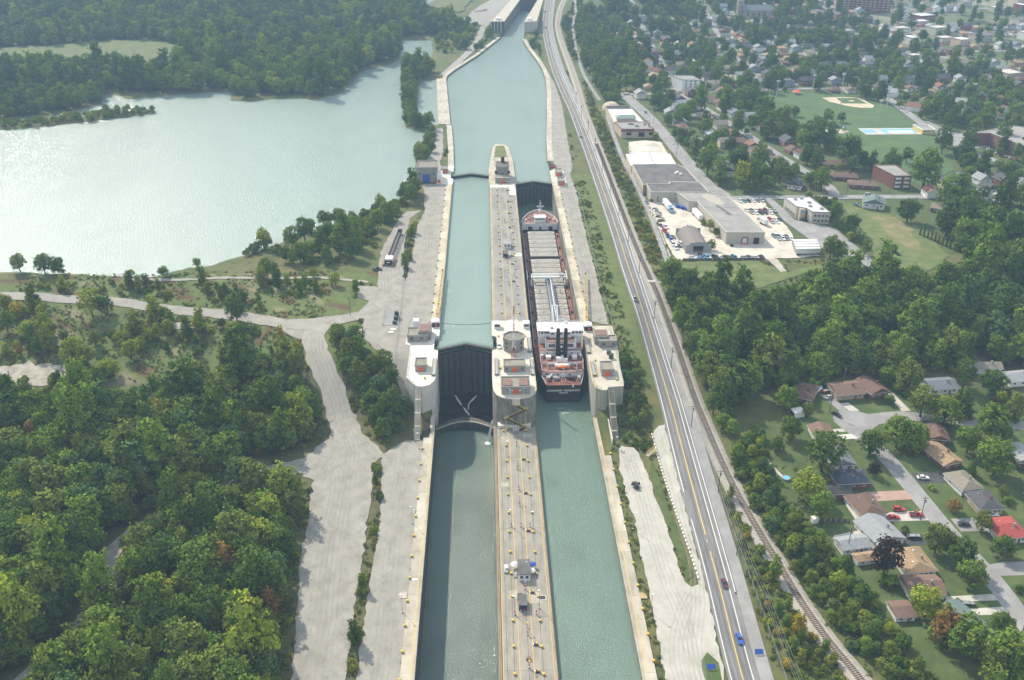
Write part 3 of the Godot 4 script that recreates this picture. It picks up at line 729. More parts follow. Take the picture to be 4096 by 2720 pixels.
func gate(label: String, xl: float, xr: float, za: float, zm: float, y0: float, y1: float, called := "lock_gate") -> void:   # two mitred leaves
	var xm := (xl + xr) / 2
	var g := thing(called, label, "lock gate", Vector3(xm, y0, zm), 0)
	for s in [-1.0, 1.0]:
		var a := Vector3((xl if s < 0 else xr) - xm, 0, za - zm); var b := Vector3(s * 0.12, 0, 0)
		var d := (b - a).normalized(); var nrm_ := Vector3(d.z, 0, -d.x)
		if nrm_.z < 0: nrm_ = -nrm_
		var h := y1 - y0
		var l := a.distance_to(b)
		var basis := Basis(d, Vector3.UP, d.cross(Vector3.UP))
		var mid := (a + b) / 2
		var leaf := part(g, "gate_leaf", MB.new().xbox(Transform3D(basis, mid + Vector3.UP * h / 2), Vector3(l, h, 0.9)), M.gate_steel)
		var girders := MB.new()
		var ky := int(h / 2.7)
		for i in ky + 1: girders.xbox(Transform3D(basis, mid + nrm_ * 0.55 + Vector3.UP * (0.3 + (h - 0.6) * i / ky)), Vector3(l - 0.6, 0.22, 0.26))
		part(leaf, "girder", girders, M.gate_panel)
		for i in 5:   # rows of plating between dark rib lines
			var o := (float(i) - 2.0) * l / 5.0
			part(leaf, "panel", MB.new().xbox(Transform3D(basis, mid + d * o + nrm_ * 0.5 + Vector3.UP * h * 0.46), Vector3(l / 5.0 - 0.75, h * 0.84, 0.1)), M.gate_panel)
			var rb := MB.new()
			if i < 4: rb.xbox(Transform3D(basis, mid + d * (o + l / 10.0) + nrm_ * 0.62 + Vector3.UP * h * 0.42), Vector3(0.5, h * 0.8, 0.3))
			if i < 4: part(leaf, "rib", rb, M.black)
		part(leaf, "footway", MB.new().xbox(Transform3D(basis, mid + Vector3.UP * (h + 0.1)), Vector3(l, 0.16, 1.5)), M.timber)
		part(leaf, "quoin_post", MB.new().xbox(Transform3D(basis, b - d * 0.35 + nrm_ * 0.55 + Vector3.UP * h / 2), Vector3(0.7, h, 0.5)), M.gate_panel)
		railing(leaf, [a + nrm_ * 0.7 + Vector3.UP * (h + 0.18), b + nrm_ * 0.7 + Vector3.UP * (h + 0.18)], M.green_metal, "railing", 1.0, 1.8)
		railing(leaf, [a - nrm_ * 0.7 + Vector3.UP * (h + 0.18), b - nrm_ * 0.7 + Vector3.UP * (h + 0.18)], M.green_metal, "railing", 1.0, 1.8)

func wall_thing(label: String) -> Node3D: return thing("lock_wall", label, "lock wall")

func build_locks() -> void:
	var cop := [M.coping, tint(M.coping, .86, .85, .84), tint(M.coping, .95, .92, .88), tint(M.coping, .78, .77, .76)]
	var up := [M.bright_concrete, tint(M.bright_concrete, .90, .88, .85), tint(M.bright_concrete, .82, .79, .74)]
	# near, lower walls
	var t := wall_thing("long concrete side wall of the near left chamber, yellow line along its coping")
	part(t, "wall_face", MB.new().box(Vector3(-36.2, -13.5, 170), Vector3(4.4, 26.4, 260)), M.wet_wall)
	slabs(t, -38.4, -34.0, 40, 300, 0.3, 11.25, cop)
	part(t, "kerb", MB.new().box(Vector3(-34.35, 0.38, 170), Vector3(0.7, 0.22, 260)), tint(M.coping, .82, .80, .75))
	stripe(t, -35.25, 62, 300, 0.33, M.line_yellow, 0.24)
	part(t, "wet_patch", MB.new().prism(rough(P2([-39.6, 40.5, -36.1, 40.5, -35.9, 58, -39.2, 58]), 1.5, 0.35, 3), 0.3, 0.345), tint(M.wet_floor, 1, .86, .6))
	t = wall_thing("long concrete side wall of the near right chamber beside the gravel lot")
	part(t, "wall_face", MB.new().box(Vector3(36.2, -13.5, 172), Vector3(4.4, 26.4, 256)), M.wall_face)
	slabs(t, 34.0, 38.4, 44, 300, 0.3, 11.25, cop)
	part(t, "kerb", MB.new().box(Vector3(34.3, 0.40, 172), Vector3(0.6, 0.24, 256)), tint(M.coping, .82, .80, .75))
	part(t, "fender", MB.new().box(Vector3(33.94, -0.6, 172), Vector3(0.12, 0.5, 256)), M.timber)
	stripe(t, 35.7, 48, 300, 0.33, M.line_yellow, 0.24)
	t = wall_thing("wide paved dividing wall between the two near chambers, four yellow lines")
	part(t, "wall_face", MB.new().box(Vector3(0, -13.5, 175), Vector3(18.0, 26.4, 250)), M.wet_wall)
	slabs(t, -7.6, 8.1, 51, 300, 0.3, 22.5, [M.deck_top, tint(M.deck_top, .95, .95, .95), tint(M.deck_top, .90, .90, .91)], "deck_slab")
	for e in [[-8.35, 1.3, .68], [8.6, 0.9, .68]]: part(t, "edge_strip", MB.new().box(Vector3(e[0], 0.0, 175), Vector3(e[1], 0.62, 250)), tint(M.coping, e[2], e[2] * .95, e[2] * .85))
	for x in [-8.85, -8.35, -7.85]: part(t, "edge_rail", MB.new().box(Vector3(x, 0.36, 175), Vector3(0.14, 0.14, 250)), M.timber if x < -8.6 else M.rust)
	part(t, "edge_rail", MB.new().box(Vector3(8.9, 0.36, 175), Vector3(0.16, 0.14, 250)), M.rust)
	for x in [-7.35, -2.45, 1.85, 7.95]: stripe(t, x, 60, 300, 0.335, M.line_yellow, 0.2)
	for x in [-6.2, -4.0, 0.4, 4.65]: stripe(t, x, 52, 300, 0.332, M.dark_asphalt, 0.1, "crack")
	for q in [[-5.1, 92, 3.0, 3.2], [-3.6, 154, 3.2, 4.2], [4.0, 155.5, 3.6, 5.4], [-4.4, 60.6, 3.4, 5.0], [5.6, 57.5, 5.0, 3.0]]: part(t, "patch", MB.new().box(Vector3(q[0], 0.32, q[1]), Vector3(q[2], 0.05, q[3])), tint(M.coping, .80, .80, .78))
	part(t, "hatch_frame", MB.new().box(Vector3(6.0, 0.35, 155.6), Vector3(2.6, 0.1, 2.2)), M.bright_concrete)
	part(t, "hatch_grate", MB.new().box(Vector3(6.0, 0.39, 155.6), Vector3(2.1, 0.08, 1.7)), M.dark)
	# upper walls
	t = wall_thing("concrete coping wall of the full left-hand upper chamber")
	part(t, "wall_face", MB.new().box(Vector3(-36.2, 0, -128), Vector3(4.4, 28, 212)), M.wall_face)
	slabs(t, -38.4, -34.0, -234, -22, UP1 + 0.3, 11.25, [cop[0], up[2], cop[2]])
	part(t, "kerb", MB.new().box(Vector3(-34.3, UP1 + 0.40, -128), Vector3(0.6, 0.24, 212)), tint(M.coping, .82, .80, .75))
	stripe(t, -35.0, -232, -24, UP1 + 0.33, M.line_yellow, 0.26)
	t = wall_thing("high concrete wall of the right-hand upper chamber beside the ship")
	part(t, "wall_face", MB.new().box(Vector3(36.2, 0, -122), Vector3(4.4, 28, 216)), grain(60, 0.02, [[0.2, .10, .095, .075], [0.5, .19, .18, .14], [0.8, .30, .28, .225]], Vector3(20, 60, 50), 0.9, 256))
	slabs(t, 34.0, 38.4, -230, -14, UP1 + 0.3, 11.25, [cop[0], cop[3], cop[2], up[2]])
	part(t, "kerb", MB.new().box(Vector3(34.3, UP1 + 0.42, -122), Vector3(0.6, 0.28, 216)), tint(M.coping, .82, .80, .75))
	part(t, "fender", MB.new().box(Vector3(33.9, UP1 - 0.5, -122), Vector3(0.2, 0.7, 216)), M.timber)
	stripe(t, 36.6, -226, -20, UP1 + 0.33, M.line_yellow, 0.2)
	t = wall_thing("wide grey dividing wall between the two upper chambers, lined with bollards")
	part(t, "wall_face", MB.new().box(Vector3(0, -1, -128), Vector3(18.0, 30, 216)), M.wet_wall)
	slabs(t, -7.6, 8.1, -226, -23, UP1 + 0.3, 22.5, [M.deck_upper, tint(M.deck_upper, .95, .95, .96), tint(M.deck_upper, .90, .90, .92)], "deck_slab")
	for e in [[-8.35, 1.3], [8.6, 0.9]]: part(t, "edge_strip", MB.new().box(Vector3(e[0], UP1, -129), Vector3(e[1], 0.62, 212)), tint(M.coping, .8, .76, .7))
	part(t, "edge_rail", MB.new().box(Vector3(8.9, UP1 + 0.36, -129), Vector3(0.16, 0.14, 212)), M.rust)
	part(t, "edge_rail", MB.new().box(Vector3(-8.85, UP1 + 0.36, -129), Vector3(0.16, 0.14, 212)), M.timber)
	for x in [-7.5, -2.35, 1.7, 7.9]: stripe(t, x, -222, -24, UP1 + 0.335, M.line_yellow, 0.2)
	for q in [[6.3, -218, 4.4, 16.5], [6.6, -107, 3.8, 4.4], [-0.2, -229, 16.5, 6.0]]: part(t, "patch", MB.new().box(Vector3(q[0], UP1 + 0.33, q[1]), Vector3(q[2], 0.06, q[3])), up[0])
	part(t, "hatch_grate", MB.new().box(Vector3(6.4, UP1 + 0.38, -107), Vector3(1.6, 0.06, 1.2)), M.grey)
	# monoliths that carry the gates
	var lp := P2([-34, -22, -34, -8, -36, -7, -36, 6, -34, 7.2, -33.9, 31, -34.5, 35, -36.4, 38.4, -39.6, 39.9, -42.4, 38.8, -43.8, 36.6, -46.7, 31.3, -46.8, 5, -46.9, 1.5, -49.2, 0.5, -49.2, -11, -38.2, -22])
	t = wall_thing("rounded concrete gate pier at the left bank, sunlit white top")
	part(t, "wall_face", MB.new().prism(lp, -27, UP1), tint(M.bright_concrete, .92, .92, .92))
	part(t, "top", MB.new().prism(Geometry2D.offset_polygon(lp, 0.12)[0], UP1, UP1 + 0.3, true), up[0])
	railing(t, [Vector3(-42.6, UP1 + 0.3, 38.9), Vector3(-43.7, UP1 + 0.3, 36.4), Vector3(-46.5, UP1 + 0.3, 31.2), Vector3(-46.6, UP1 + 0.3, 6)], M.steel)
	var cp := P2([-9.0, -24, -9.0, -7.5, -6.8, -6, -6.8, 6, -9.0, 7.5, -9.2, 31, -9.1, 40, -8.7, 44, -7.6, 47.4, -5.4, 49.8, -2.5, 50.8, 0.4, 51, 3.4, 50.8, 6.2, 49.8, 8.4, 47.4, 9.4, 44, 9.6, 39, 9.5, 31, 9.2, 12, 9.0, -24])
	t = wall_thing("rounded dark-stained pier head between the two flights of locks")
	part(t, "wall_face", MB.new().prism(cp, -27, UP1), M.wall_face)
	part(t, "top", MB.new().prism(Geometry2D.offset_polygon(cp, 0.12)[0], UP1, UP1 + 0.3, true), up[1])
	part(t, "plinth", MB.new().prism(P2([-7.2, 48.6, 6.9, 48.6, 6.9, 51.6, -7.2, 51.6]), 0, 1.5), M.bright_concrete)
	railing(t, [Vector3(9.2, UP1 + 0.3, 32), Vector3(9.4, UP1 + 0.3, 42), Vector3(8.4, UP1 + 0.3, 47), Vector3(6.2, UP1 + 0.3, 49.4), Vector3(2.4, UP1 + 0.3, 50.4)], M.yellow)
	var rp := P2([34, -16, 34, 0, 34.3, 13, 34, 31, 34.1, 38, 35, 42.6, 37.2, 44.8, 39.4, 44.7, 40.3, 42.4, 47, 41.6, 47.8, 20, 48.8, 6, 48.8, -16])
	t = wall_thing("rounded concrete gate pier at the right bank with a curved fluted face")
	part(t, "wall_face", MB.new().prism(rp, -27, UP1), grain(61, 0.02, [[0.2, .26, .245, .20], [0.5, .38, .36, .30], [0.8, .48, .455, .385]], Vector3(5, 60, 5), 0.9, 256))
	part(t, "top", MB.new().prism(Geometry2D.offset_polygon(rp, 0.12)[0], UP1, UP1 + 0.3, true), tint(M.bright_concrete, .74, .72, .67))
	part(t, "retaining_wall", MB.new().prism(P2([39.6, 44.6, 40.0, 44.6, 40.0, 66, 39.6, 66]), -1, 3.4), M.bright_concrete)
	railing(t, [Vector3(47.4, UP1 + 0.3, -14), Vector3(47.4, UP1 + 0.3, 12), Vector3(47.2, UP1 + 0.3, 41)], M.steel)
	railing(t, [Vector3(34.2, UP1 + 0.3, 32), Vector3(34.3, UP1 + 0.3, 38), Vector3(35.2, UP1 + 0.3, 42.4), Vector3(37.2, UP1 + 0.3, 44.5)], M.yellow)
	# far ends of the chambers
	t = wall_thing("narrow tapering guide pier of concrete and grass standing in the pool")
	var ip := P2([-9.0, -232, -9.0, -270, -8.0, -292, -5.8, -325, -3.0, -331, 3.0, -331, 6.2, -322, 8.6, -288, 9.0, -250, 9.0, -232])
	part(t, "wall_face", MB.new().prism(ip, -5, UP1), M.concrete)
	part(t, "top", MB.new().prism(Geometry2D.offset_polygon(ip, 0.1)[0], UP1, UP1 + 0.3, true), tint(M.coping, .95, .93, .88))
	part(t, "grass", MB.new().prism(rough(P2([-4.6, -296, -3.6, -325, 3.0, -326, 5.0, -296]), 2, 0.4, 9), UP1 + 0.3, UP1 + 0.4), M.meadow)
	for i in 9: part(t, "fender", MB.new().box(Vector3(lerpf(-8.9, -6.2, i / 8.0), UP1 - 0.3, -274 - i * 6), Vector3(0.5, 1.6, 1.0)), M.timber)
	t = wall_thing("concrete abutment of the upper left gates beside the blue-doored building")
	part(t, "wall_face", MB.new().prism(P2([-34, -234, -34, -246, -35.6, -248, -35.6, -262, -34, -263, -34, -276, -38.4, -276, -45, -262, -45, -236, -38.4, -234]), -5, UP1), M.concrete)
	part(t, "top", MB.new().prism(P2([-33.9, -234, -33.9, -246, -35.6, -248, -35.6, -262, -33.9, -263, -33.9, -276, -38.4, -276, -45, -262, -45, -236, -38.4, -234]), UP1, UP1 + 0.3), up[0])
	t = wall_thing("concrete abutment of the upper right gates with two gatehouses")
	part(t, "wall_face", MB.new().prism(P2([34, -230, 34, -262, 38.2, -268, 44, -262, 44, -226, 38.4, -226]), -20, UP1), M.wall_face)
	part(t, "top", MB.new().prism(P2([33.9, -230, 33.9, -262, 38.2, -268, 44, -262, 44, -226, 38.4, -226]), UP1, UP1 + 0.3), up[2])
	# pool edges
	for q in [[west_edge, -1.0, 0, 16, "stone-edged bank wall along the left side of the upper pool"], [east_edge, 1.0, 2, 18, "stone-edged bank wall along the right side of the upper pool"]]:
		t = thing("bank_wall", q[4], "bank wall")
		var line: Array = q[0]
		for i in range(q[2], q[3], 2):
			var a := Vector2(line[i], line[i + 1]); var b := Vector2(line[i + 2], line[i + 3])
			var o := Vector2(b.y - a.y, a.x - b.x).normalized()
			if o.x * q[1] < 0: o = -o
			part(t, "wall_section", MB.new().prism(PackedVector2Array([a, b, b + o * 4.2, a + o * 4.2]), 4, UP1 + 0.1), M.coping if i % 4 else tint(M.coping, .9, .9, .88))
			part(t, "fender", MB.new().prism(PackedVector2Array([a - o * 0.35, b - o * 0.35, b, a]), 11.5, UP1 - 0.3), M.timber)
	var pier := thing("weir_pier", "long bare concrete pier between the pond and the upper pool", "pier")
	part(pier, "wall_face", MB.new().prism(P2([-39.9, -391, -49.1, -561, -58.6, -563, -51.6, -424, -49.8, -391]), 4, UP1 + 0.4), M.concrete)
	slab_rows(pier, [-39.9, -391, -49.1, -561], [-49.8, -391, -58.6, -563], UP1 + 0.42)
	# top lock, far away
	t = wall_thing("tall left wall of the far single lock at the head of the canal")
	part(t, "wall_face", MB.new().prism(P2([13.0, -812, 38, -988, 62, -1180, 50, -1180, 26, -988, 0, -828, -4, -812]), 4, 28), M.wet_wall)
	part(t, "top", MB.new().prism(P2([13.0, -812, 38, -988, 62, -1180, 50, -1180, 26, -988, 0, -828, -4, -812]), 28, 28.3), M.coping)
	part(t, "hut", MB.new().box(Vector3(6, 29.6, -822), Vector3(7, 2.6, 6)), M.white)
	for i in 4: part(t, "buttress", MB.new().box(Vector3(-3.0 + i * 4.0, 20, -811.2), Vector3(1.4, 16, 1.4)), M.concrete)
	t = wall_thing("tall right wall of the far single lock beside the highway")
	part(t, "wall_face", MB.new().prism(P2([37.0, -808, 62, -988, 88, -1180, 96, -1180, 70, -988, 52, -812]), 4, 28), M.concrete)
	part(t, "top", MB.new().prism(P2([37.0, -808, 62, -988, 88, -1180, 96, -1180, 70, -988, 52, -812]), 28, 28.3), M.coping)
	part(t, "hut", MB.new().box(Vector3(43.5, 29.4, -822), Vector3(5, 2.2, 9)), M.white)
	gate("dark far gate closing the single lock at the head of the canal", 38.5, 62.5, -992, -1000, 12, 28)
	# gates
	gate("tall black mitre gate holding back the full left chamber, streaked with wet", -35.2, -7.4, 6.2, 0.2, -12.2, UP1)
	gate("low mitre gate almost level with the water at the head of the left chamber", -34.8, -8.2, -252.0, -257.5, 3, UP1)
	gate("black mitre gate towering over the ship's bow in the right chamber", 8.3, 34.6, -233.5, -239.5, -8, UP1)
	# sill below the left gate
	t = thing("gate_sill", "dark wet sill floor below the left gate with curved ledges", "sill")
	part(t, "floor", MB.new().box(Vector3(-21.4, -13.2, 16), Vector3(25.6, 2, 34)), M.wet_floor)
	var arch := MB.new(); var lip := MB.new()
	for i in 16:
		var u0 := i / 16.0; var u1 := (i + 1) / 16.0
		var f := func(u: float) -> Vector2: return Vector2(lerpf(-34.2, -8.6, u), 37.0 - 6.2 * sin(u * PI))
		var a: Vector2 = f.call(u0); var b: Vector2 = f.call(u1)
		arch.prism(PackedVector2Array([a, b, b + Vector2(0, -2.2 - 1.6 * sin(u1 * PI)), a + Vector2(0, -2.2 - 1.6 * sin(u0 * PI))]), -16, -9.0)
		lip.prism(PackedVector2Array([a + Vector2(0, 0.25), b + Vector2(0, 0.25), b + Vector2(0, -0.25), a + Vector2(0, -0.25)]), -9.4, -8.9)
	part(t, "curved_beam", arch, tint(M.wet_wall, 1.0, .95, .9))
	part(t, "curved_lip", lip, M.coping)
	for s in [[-34.2, -25.0], [-18.4, -8.8]]:
		var lg := MB.new()
		for i in 8:
			var u0 := i / 8.0; var u1 := (i + 1) / 8.0
			var a: Vector2 = Vector2(lerpf(s[0], s[1], u0), 19.0 + 5.0 * (u0 * u0 if s[0] < -30 else (1 - u0) * (1 - u0))); var b: Vector2 = Vector2(lerpf(s[0], s[1], u1), 19.0 + 5.0 * (u1 * u1 if s[0] < -30 else (1 - u1) * (1 - u1)))
			lg.prism(PackedVector2Array([a, b, b + Vector2(0, 0.8), a + Vector2(0, 0.8)]), -12.3, -11.2)
		part(t, "ledge", lg, M.black)
	part(t, "step", MB.new().box(Vector3(-21.4, -12.0, 13.0), Vector3(25.4, 0.6, 1.0)), tint(M.wet_floor, .8, .8, .8))
	for j in [[-27.2, 2.6, -23.0, 13.8, 1.0, 0.5], [-22.8, 14.4, -19.8, 21.0, 0.9, 1.5], [-16.6, 3.6, -20.2, 10.6, 1.0, 0.6], [-20.3, 10.8, -20.5, 16.0, 0.6, 1.0]]:
		var fm := MB.new()
		var a: Vector3 = Vector3(j[0], -11.6, j[1]); var b: Vector3 = Vector3(j[2], -12.0, j[3])
		var sd := (b - a).cross(Vector3.UP).normalized()
		for i in 6:
			var p := a.lerp(b, i / 6.0); var q := a.lerp(b, (i + 1) / 6.0)
			var w0: float = 0.12 + j[4] * sin((i + 0.2) / 6.4 * PI) * 0.45; var w1: float = 0.12 + j[4] * sin((i + 1.2) / 6.4 * PI) * 0.45
			var u0 := Vector3.UP * 0.5 * sin(i / 6.0 * PI); var u1 := Vector3.UP * 0.5 * sin((i + 1) / 6.0 * PI)
			fm.quad(p - sd * w0, p + u0, q + u1, q - sd * w1); fm.quad(p + u0, p + sd * w0, q + sd * w1, q + u1)
		solo("leak_spray", fm, M.foam, "thin white jet of leaking water across the dark sill", "water jet", "jets of water leaking from the left gate")
	var wf := MB.new()
	for i in 7:
		var y0 := lerpf(-3.4, -12.4, i / 7.0); var y1 := lerpf(-3.4, -12.4, (i + 1) / 7.0)
		var z0 := 39.0 + 3.2 * sqrt(i / 7.0); var z1 := 39.0 + 3.2 * sqrt((i + 1) / 7.0)
		wf.quad(Vector3(-9.2 - 0.22 * i, y0, z0), Vector3(-9.9 - 0.34 * i, y0, z0 + 0.2), Vector3(-9.9 - 0.34 * (i + 1), y1, z1 + 0.2), Vector3(-9.2 - 0.22 * (i + 1), y1, z1))
	wf.lathe(Vector3(-11.4, -12.5, 43.6), [Vector2(0.1, 0.35), Vector2(0.9, 0.25), Vector2(1.5, 0.02)], 9)
	solo("outfall", wf, M.foam, "small white waterfall pouring from the dividing wall into the left chamber", "waterfall")
	build_lock_buildings()
	build_lock_fittings()

func slab_rows(p: Node3D, a: Array, b: Array, y: float) -> void:
	for i in 14:
		var u0 := i / 14.0 + 0.002; var u1 := (i + 1) / 14.0 - 0.002
		var q := PackedVector2Array([Vector2(lerpf(a[0], a[2], u0), lerpf(a[1], a[3], u0)), Vector2(lerpf(a[0], a[2], u1), lerpf(a[1], a[3], u1)), Vector2(lerpf(b[0], b[2], u1), lerpf(b[1], b[3], u1)), Vector2(lerpf(b[0], b[2], u0), lerpf(b[1], b[3], u0))])
		part(p, "deck_slab", MB.new().prism(q, y - 0.2, y + 0.02 * sin(i * 3.0)), M.coping if i % 3 else tint(M.coping, .88, .86, .84))

func build_lock_buildings() -> void:
	var y := UP1 + 0.3
	var g := gatehouse("low two-part gatehouse with a brown hatch on the left bank, no orange door", Vector3(-43.8, y, -1.6), 9.4, 8.0, 3.6, 0.0, [[-2.6, 1.9, 1.5, 1.1], [2.0, 1.9, 1.5, 1.1]])
	part(g, "annexe", MB.new().box(Vector3(3.2, 1.9, -6.2), Vector3(6.0, 4.8, 9.0)), M.gatehouse)
	part(g, "hatch", MB.new().box(Vector3(3.2, 4.45, -6.0), Vector3(5.0, 0.3, 7.6)), M.hatch_brown)
	part(g, "tank", MB.new().box(Vector3(-1.2, 4.0, -12.5), Vector3(2.6, 3.0, 3.2)), M.white)
	railing(g, [Vector3(-4.4, 3.6, -8), Vector3(-4.4, 3.6, -14), Vector3(1.0, 3.6, -14)], M.steel, "railing", 1.6)
	gatehouse("small square gatehouse with orange door on the white left pier", Vector3(-40.7, y, 26.8), 4.8, 6.6, 3.4, 1.9, [], [])
	gatehouse("wide gatehouse with orange door in the middle of the dividing pier", Vector3(0.6, y, 28.2), 9.4, 5.8, 3.3, 1.9, [[-3.4, 1.7, 1.0, 1.1], [3.3, 1.7, 1.1, 1.1]], [])
	g = gatehouse("large gatehouse with orange door and two brown roof hatches on the pier head", Vector3(0.5, y, 47.4), 12.0, 8.6, 3.7, 2.0, [[-3.6, 1.9, 1.5, 1.3], [4.2, 1.9, 1.5, 1.3]], [[-3.5, -3.6, 3.7, 6.0], [3.4, -3.6, 3.7, 6.0]], true)
	for x in [-2.6, 3.4]: part(g, "lamp_post", MB.new().tube(Vector3(x, 0, 0.9), Vector3(x, 3.0, 0.9), 0.07).box(Vector3(x, 3.05, 0.9), Vector3(0.3, 0.25, 0.3)), M.white)
	for x in [-1.7, 1.9]: part(g, "notice_board", MB.new().box(Vector3(x, 1.9, 0.04), Vector3(0.9, 0.45, 0.06)), M.white)
	g = gatehouse("low L-shaped gatehouse with a brown hatch on the right bank", Vector3(44.2, y, 6.0), 8.2, 5.6, 3.4, 0.0, [[-1.8, 1.8, 1.4, 1.1], [2.6, 1.8, 1.0, 1.1]])
	part(g, "annexe", MB.new().box(Vector3(-2.6, 1.9, -6.6), Vector3(6.4, 4.4, 7.0)), M.gatehouse)
	part(g, "hatch", MB.new().box(Vector3(-2.6, 4.2, -6.6), Vector3(5.4, 0.3, 5.6)), M.hatch_brown)
	gatehouse("small square gatehouse with orange door on the right bank pier", Vector3(41.0, y, 33.2), 5.2, 7.2, 3.6, 2.0)
	gatehouse("small gatehouse with orange door beside the upper left gate", Vector3(-40.2, y, -258.6), 4.6, 8.0, 3.3, 2.2)
	gatehouse("small gatehouse with orange door on the right bank, nearer the upper gate of the pair", Vector3(39.9, y, -229.0), 4.4, 7.6, 3.4, 2.2)
	gatehouse("small gatehouse with orange door on the right bank, farther up the pool of the pair", Vector3(39.6, y, -249.4), 4.4, 8.4, 3.0, 2.2)
	# octagonal control tower
	var t := thing("control_tower", "squat eight-sided concrete control tower behind the lattice mast", "tower", Vector3(0.8, y, 6.2))
	var oct := PackedVector2Array(); var octo := PackedVector2Array(); var octi := PackedVector2Array()
	for i in 8:
		var a := TAU * (i + 0.5) / 8
		oct.append(Vector2(cos(a) * 5.0, sin(a) * 4.7)); octo.append(Vector2(cos(a) * 5.35, sin(a) * 5.0)); octi.append(Vector2(cos(a) * 4.7, sin(a) * 4.4))
	part(t, "wall", MB.new().prism(oct, 0, 6.2), M.gatehouse)
	var par := MB.new()
	for i in 8:
		var j := (i + 1) % 8
		par.prism(PackedVector2Array([octo[i], octo[j], octi[j], octi[i]]), 5.6, 6.8, true)
	part(t, "parapet", par, M.gatehouse)
	part(t, "roof", MB.new().prism(octi, 6.1, 6.25), tint(M.gatehouse_roof, .8, .8, .78))
	for i in [1, 0, 2, 3]:
		var a: float = TAU * (i + 1) / 8
		for h in [2.0, 4.4]:
			windows(t, Vector3(cos(a) * 4.65, h, sin(a) * 4.36), PI / 2 - a, 1.1, 1.2, M.grey, 2, 1)
	# lattice radio mast
	var m := thing("radio_mast", "thin red and white lattice mast rising in front of the eight-sided tower", "mast", Vector3(0.6, y, 14.6))
	for k in 6:
		var z := MB.new()
		var w0 := lerpf(1.5, 0.35, minf(k / 3.2, 1.0)); var w1 := lerpf(1.5, 0.35, minf((k + 1) / 3.2, 1.0))
		var y0 := k * 4.3; var y1 := (k + 1) * 4.3
		for i in 4:
			var a := TAU * (i + 0.5) / 4; var b := TAU * (i + 1.5) / 4
			var p0 := Vector3(cos(a) * w0, y0, sin(a) * w0); var p1 := Vector3(cos(a) * w1, y1, sin(a) * w1)
			var q0 := Vector3(cos(b) * w0, y0, sin(b) * w0); var q1 := Vector3(cos(b) * w1, y1, sin(b) * w1)
			z.beam(p0, p1, 0.15); z.beam(p0, q1, 0.10); z.beam(q0, p1, 0.10); z.beam(p1, q1, 0.10); z.beam(p0, q0, 0.1)
		part(m, "mast_section", z, M.white if k in [1, 2, 4] else flat(.45, .10, .06, 0.6))
	part(m, "antenna", MB.new().tube(Vector3(0, 25.8, 0), Vector3(0, 28, 0), 0.08).box(Vector3(0.4, 26.4, 0), Vector3(0.3, 1.2, 0.3)).box(Vector3(-0.4, 25.4, 0.2), Vector3(0.3, 1.0, 0.3)), M.white)
	# kiosks
	for q in [[-6.5, "small white kiosk with a wide window at the left edge of the dividing wall"], [7.5, "small white kiosk at the right edge of the dividing wall, beside the ship"]]:
		var k := thing("kiosk", q[1], "kiosk", Vector3(q[0], y, -14.4), 0, "white kiosks on the dividing wall")
		part(k, "wall", MB.new().box(Vector3(0, 1.25, -1.5), Vector3(2.8, 2.5, 3.0)), M.white)
		part(k, "roof", MB.new().box(Vector3(0, 2.6, -1.5), Vector3(3.2, 0.22, 3.5)), M.white_roof)
		windows(k, Vector3(0, 1.55, 0), 0, 2.3, 1.0, M.grey, 3, 1)
	# ship arrester huts and booms
	for q in [[-36.1, -17.0, -35.8, -22.0, -34.9, -80.0, "on the left coping"], [36.9, -11.0, 36.7, -16.4, 41.4, -73.4, "on the right coping"]]:
		var k := thing("arrester_hut", "navy hut with a white barrel roof and yellow boom " + q[6], "hut", Vector3(q[0], y, q[1]))
		part(k, "wall", MB.new().box(Vector3(0, 1.1, -1.9), Vector3(3.8, 2.2, 3.8)), M.navy)
		var rf := MB.new()
		for i in 8:
			var a := PI * i / 8; var b := PI * (i + 1) / 8
			rf.quad(Vector3(cos(a) * 2.1, 2.2 + sin(a) * 0.9, 0.2), Vector3(cos(b) * 2.1, 2.2 + sin(b) * 0.9, 0.2), Vector3(cos(b) * 2.1, 2.2 + sin(b) * 0.9, -4.0), Vector3(cos(a) * 2.1, 2.2 + sin(a) * 0.9, -4.0))
			rf.tri(Vector3(0, 2.2, 0.2), Vector3(cos(a) * 2.1, 2.2 + sin(a) * 0.9, 0.2), Vector3(cos(b) * 2.1, 2.2 + sin(b) * 0.9, 0.2))
		part(k, "roof", rf, M.white_roof)
		part(k, "door", MB.new().box(Vector3(0.4, 0.9, 0.04), Vector3(1.0, 1.3, 0.08)), M.orange)
		part(k, "window", MB.new().box(Vector3(-0.8, 1.2, 0.04), Vector3(0.6, 0.7, 0.06)), M.glass)
		lattice_boom(Vector3(q[2], y + 1.9, q[3]), Vector3(q[4], y + 2.3, q[5]), "yellow lattice arrester boom lying along the coping " + q[6].substr(3))
	solo("arrester_cable", MB.new().path([Vector3(-34, y + 1.0, -19.5), Vector3(-28, y + 0.2, -19.3), Vector3(-21, y - 0.1, -19.2), Vector3(-14, y + 0.2, -19.1), Vector3(-9.0, y + 1.0, -19.0)], 0.12), M.dark, "dark wire rope sagging across the full left chamber", "cable")
	var fr := thing("pipe_frame", "yellow and white pipe frame over pale slabs on the dividing wall", "frame", Vector3(1.1, y, -24))
	part(fr, "slab", MB.new().box(Vector3(0, 0.12, 6.5), Vector3(5.0, 0.24, 12)), M.bright_concrete)
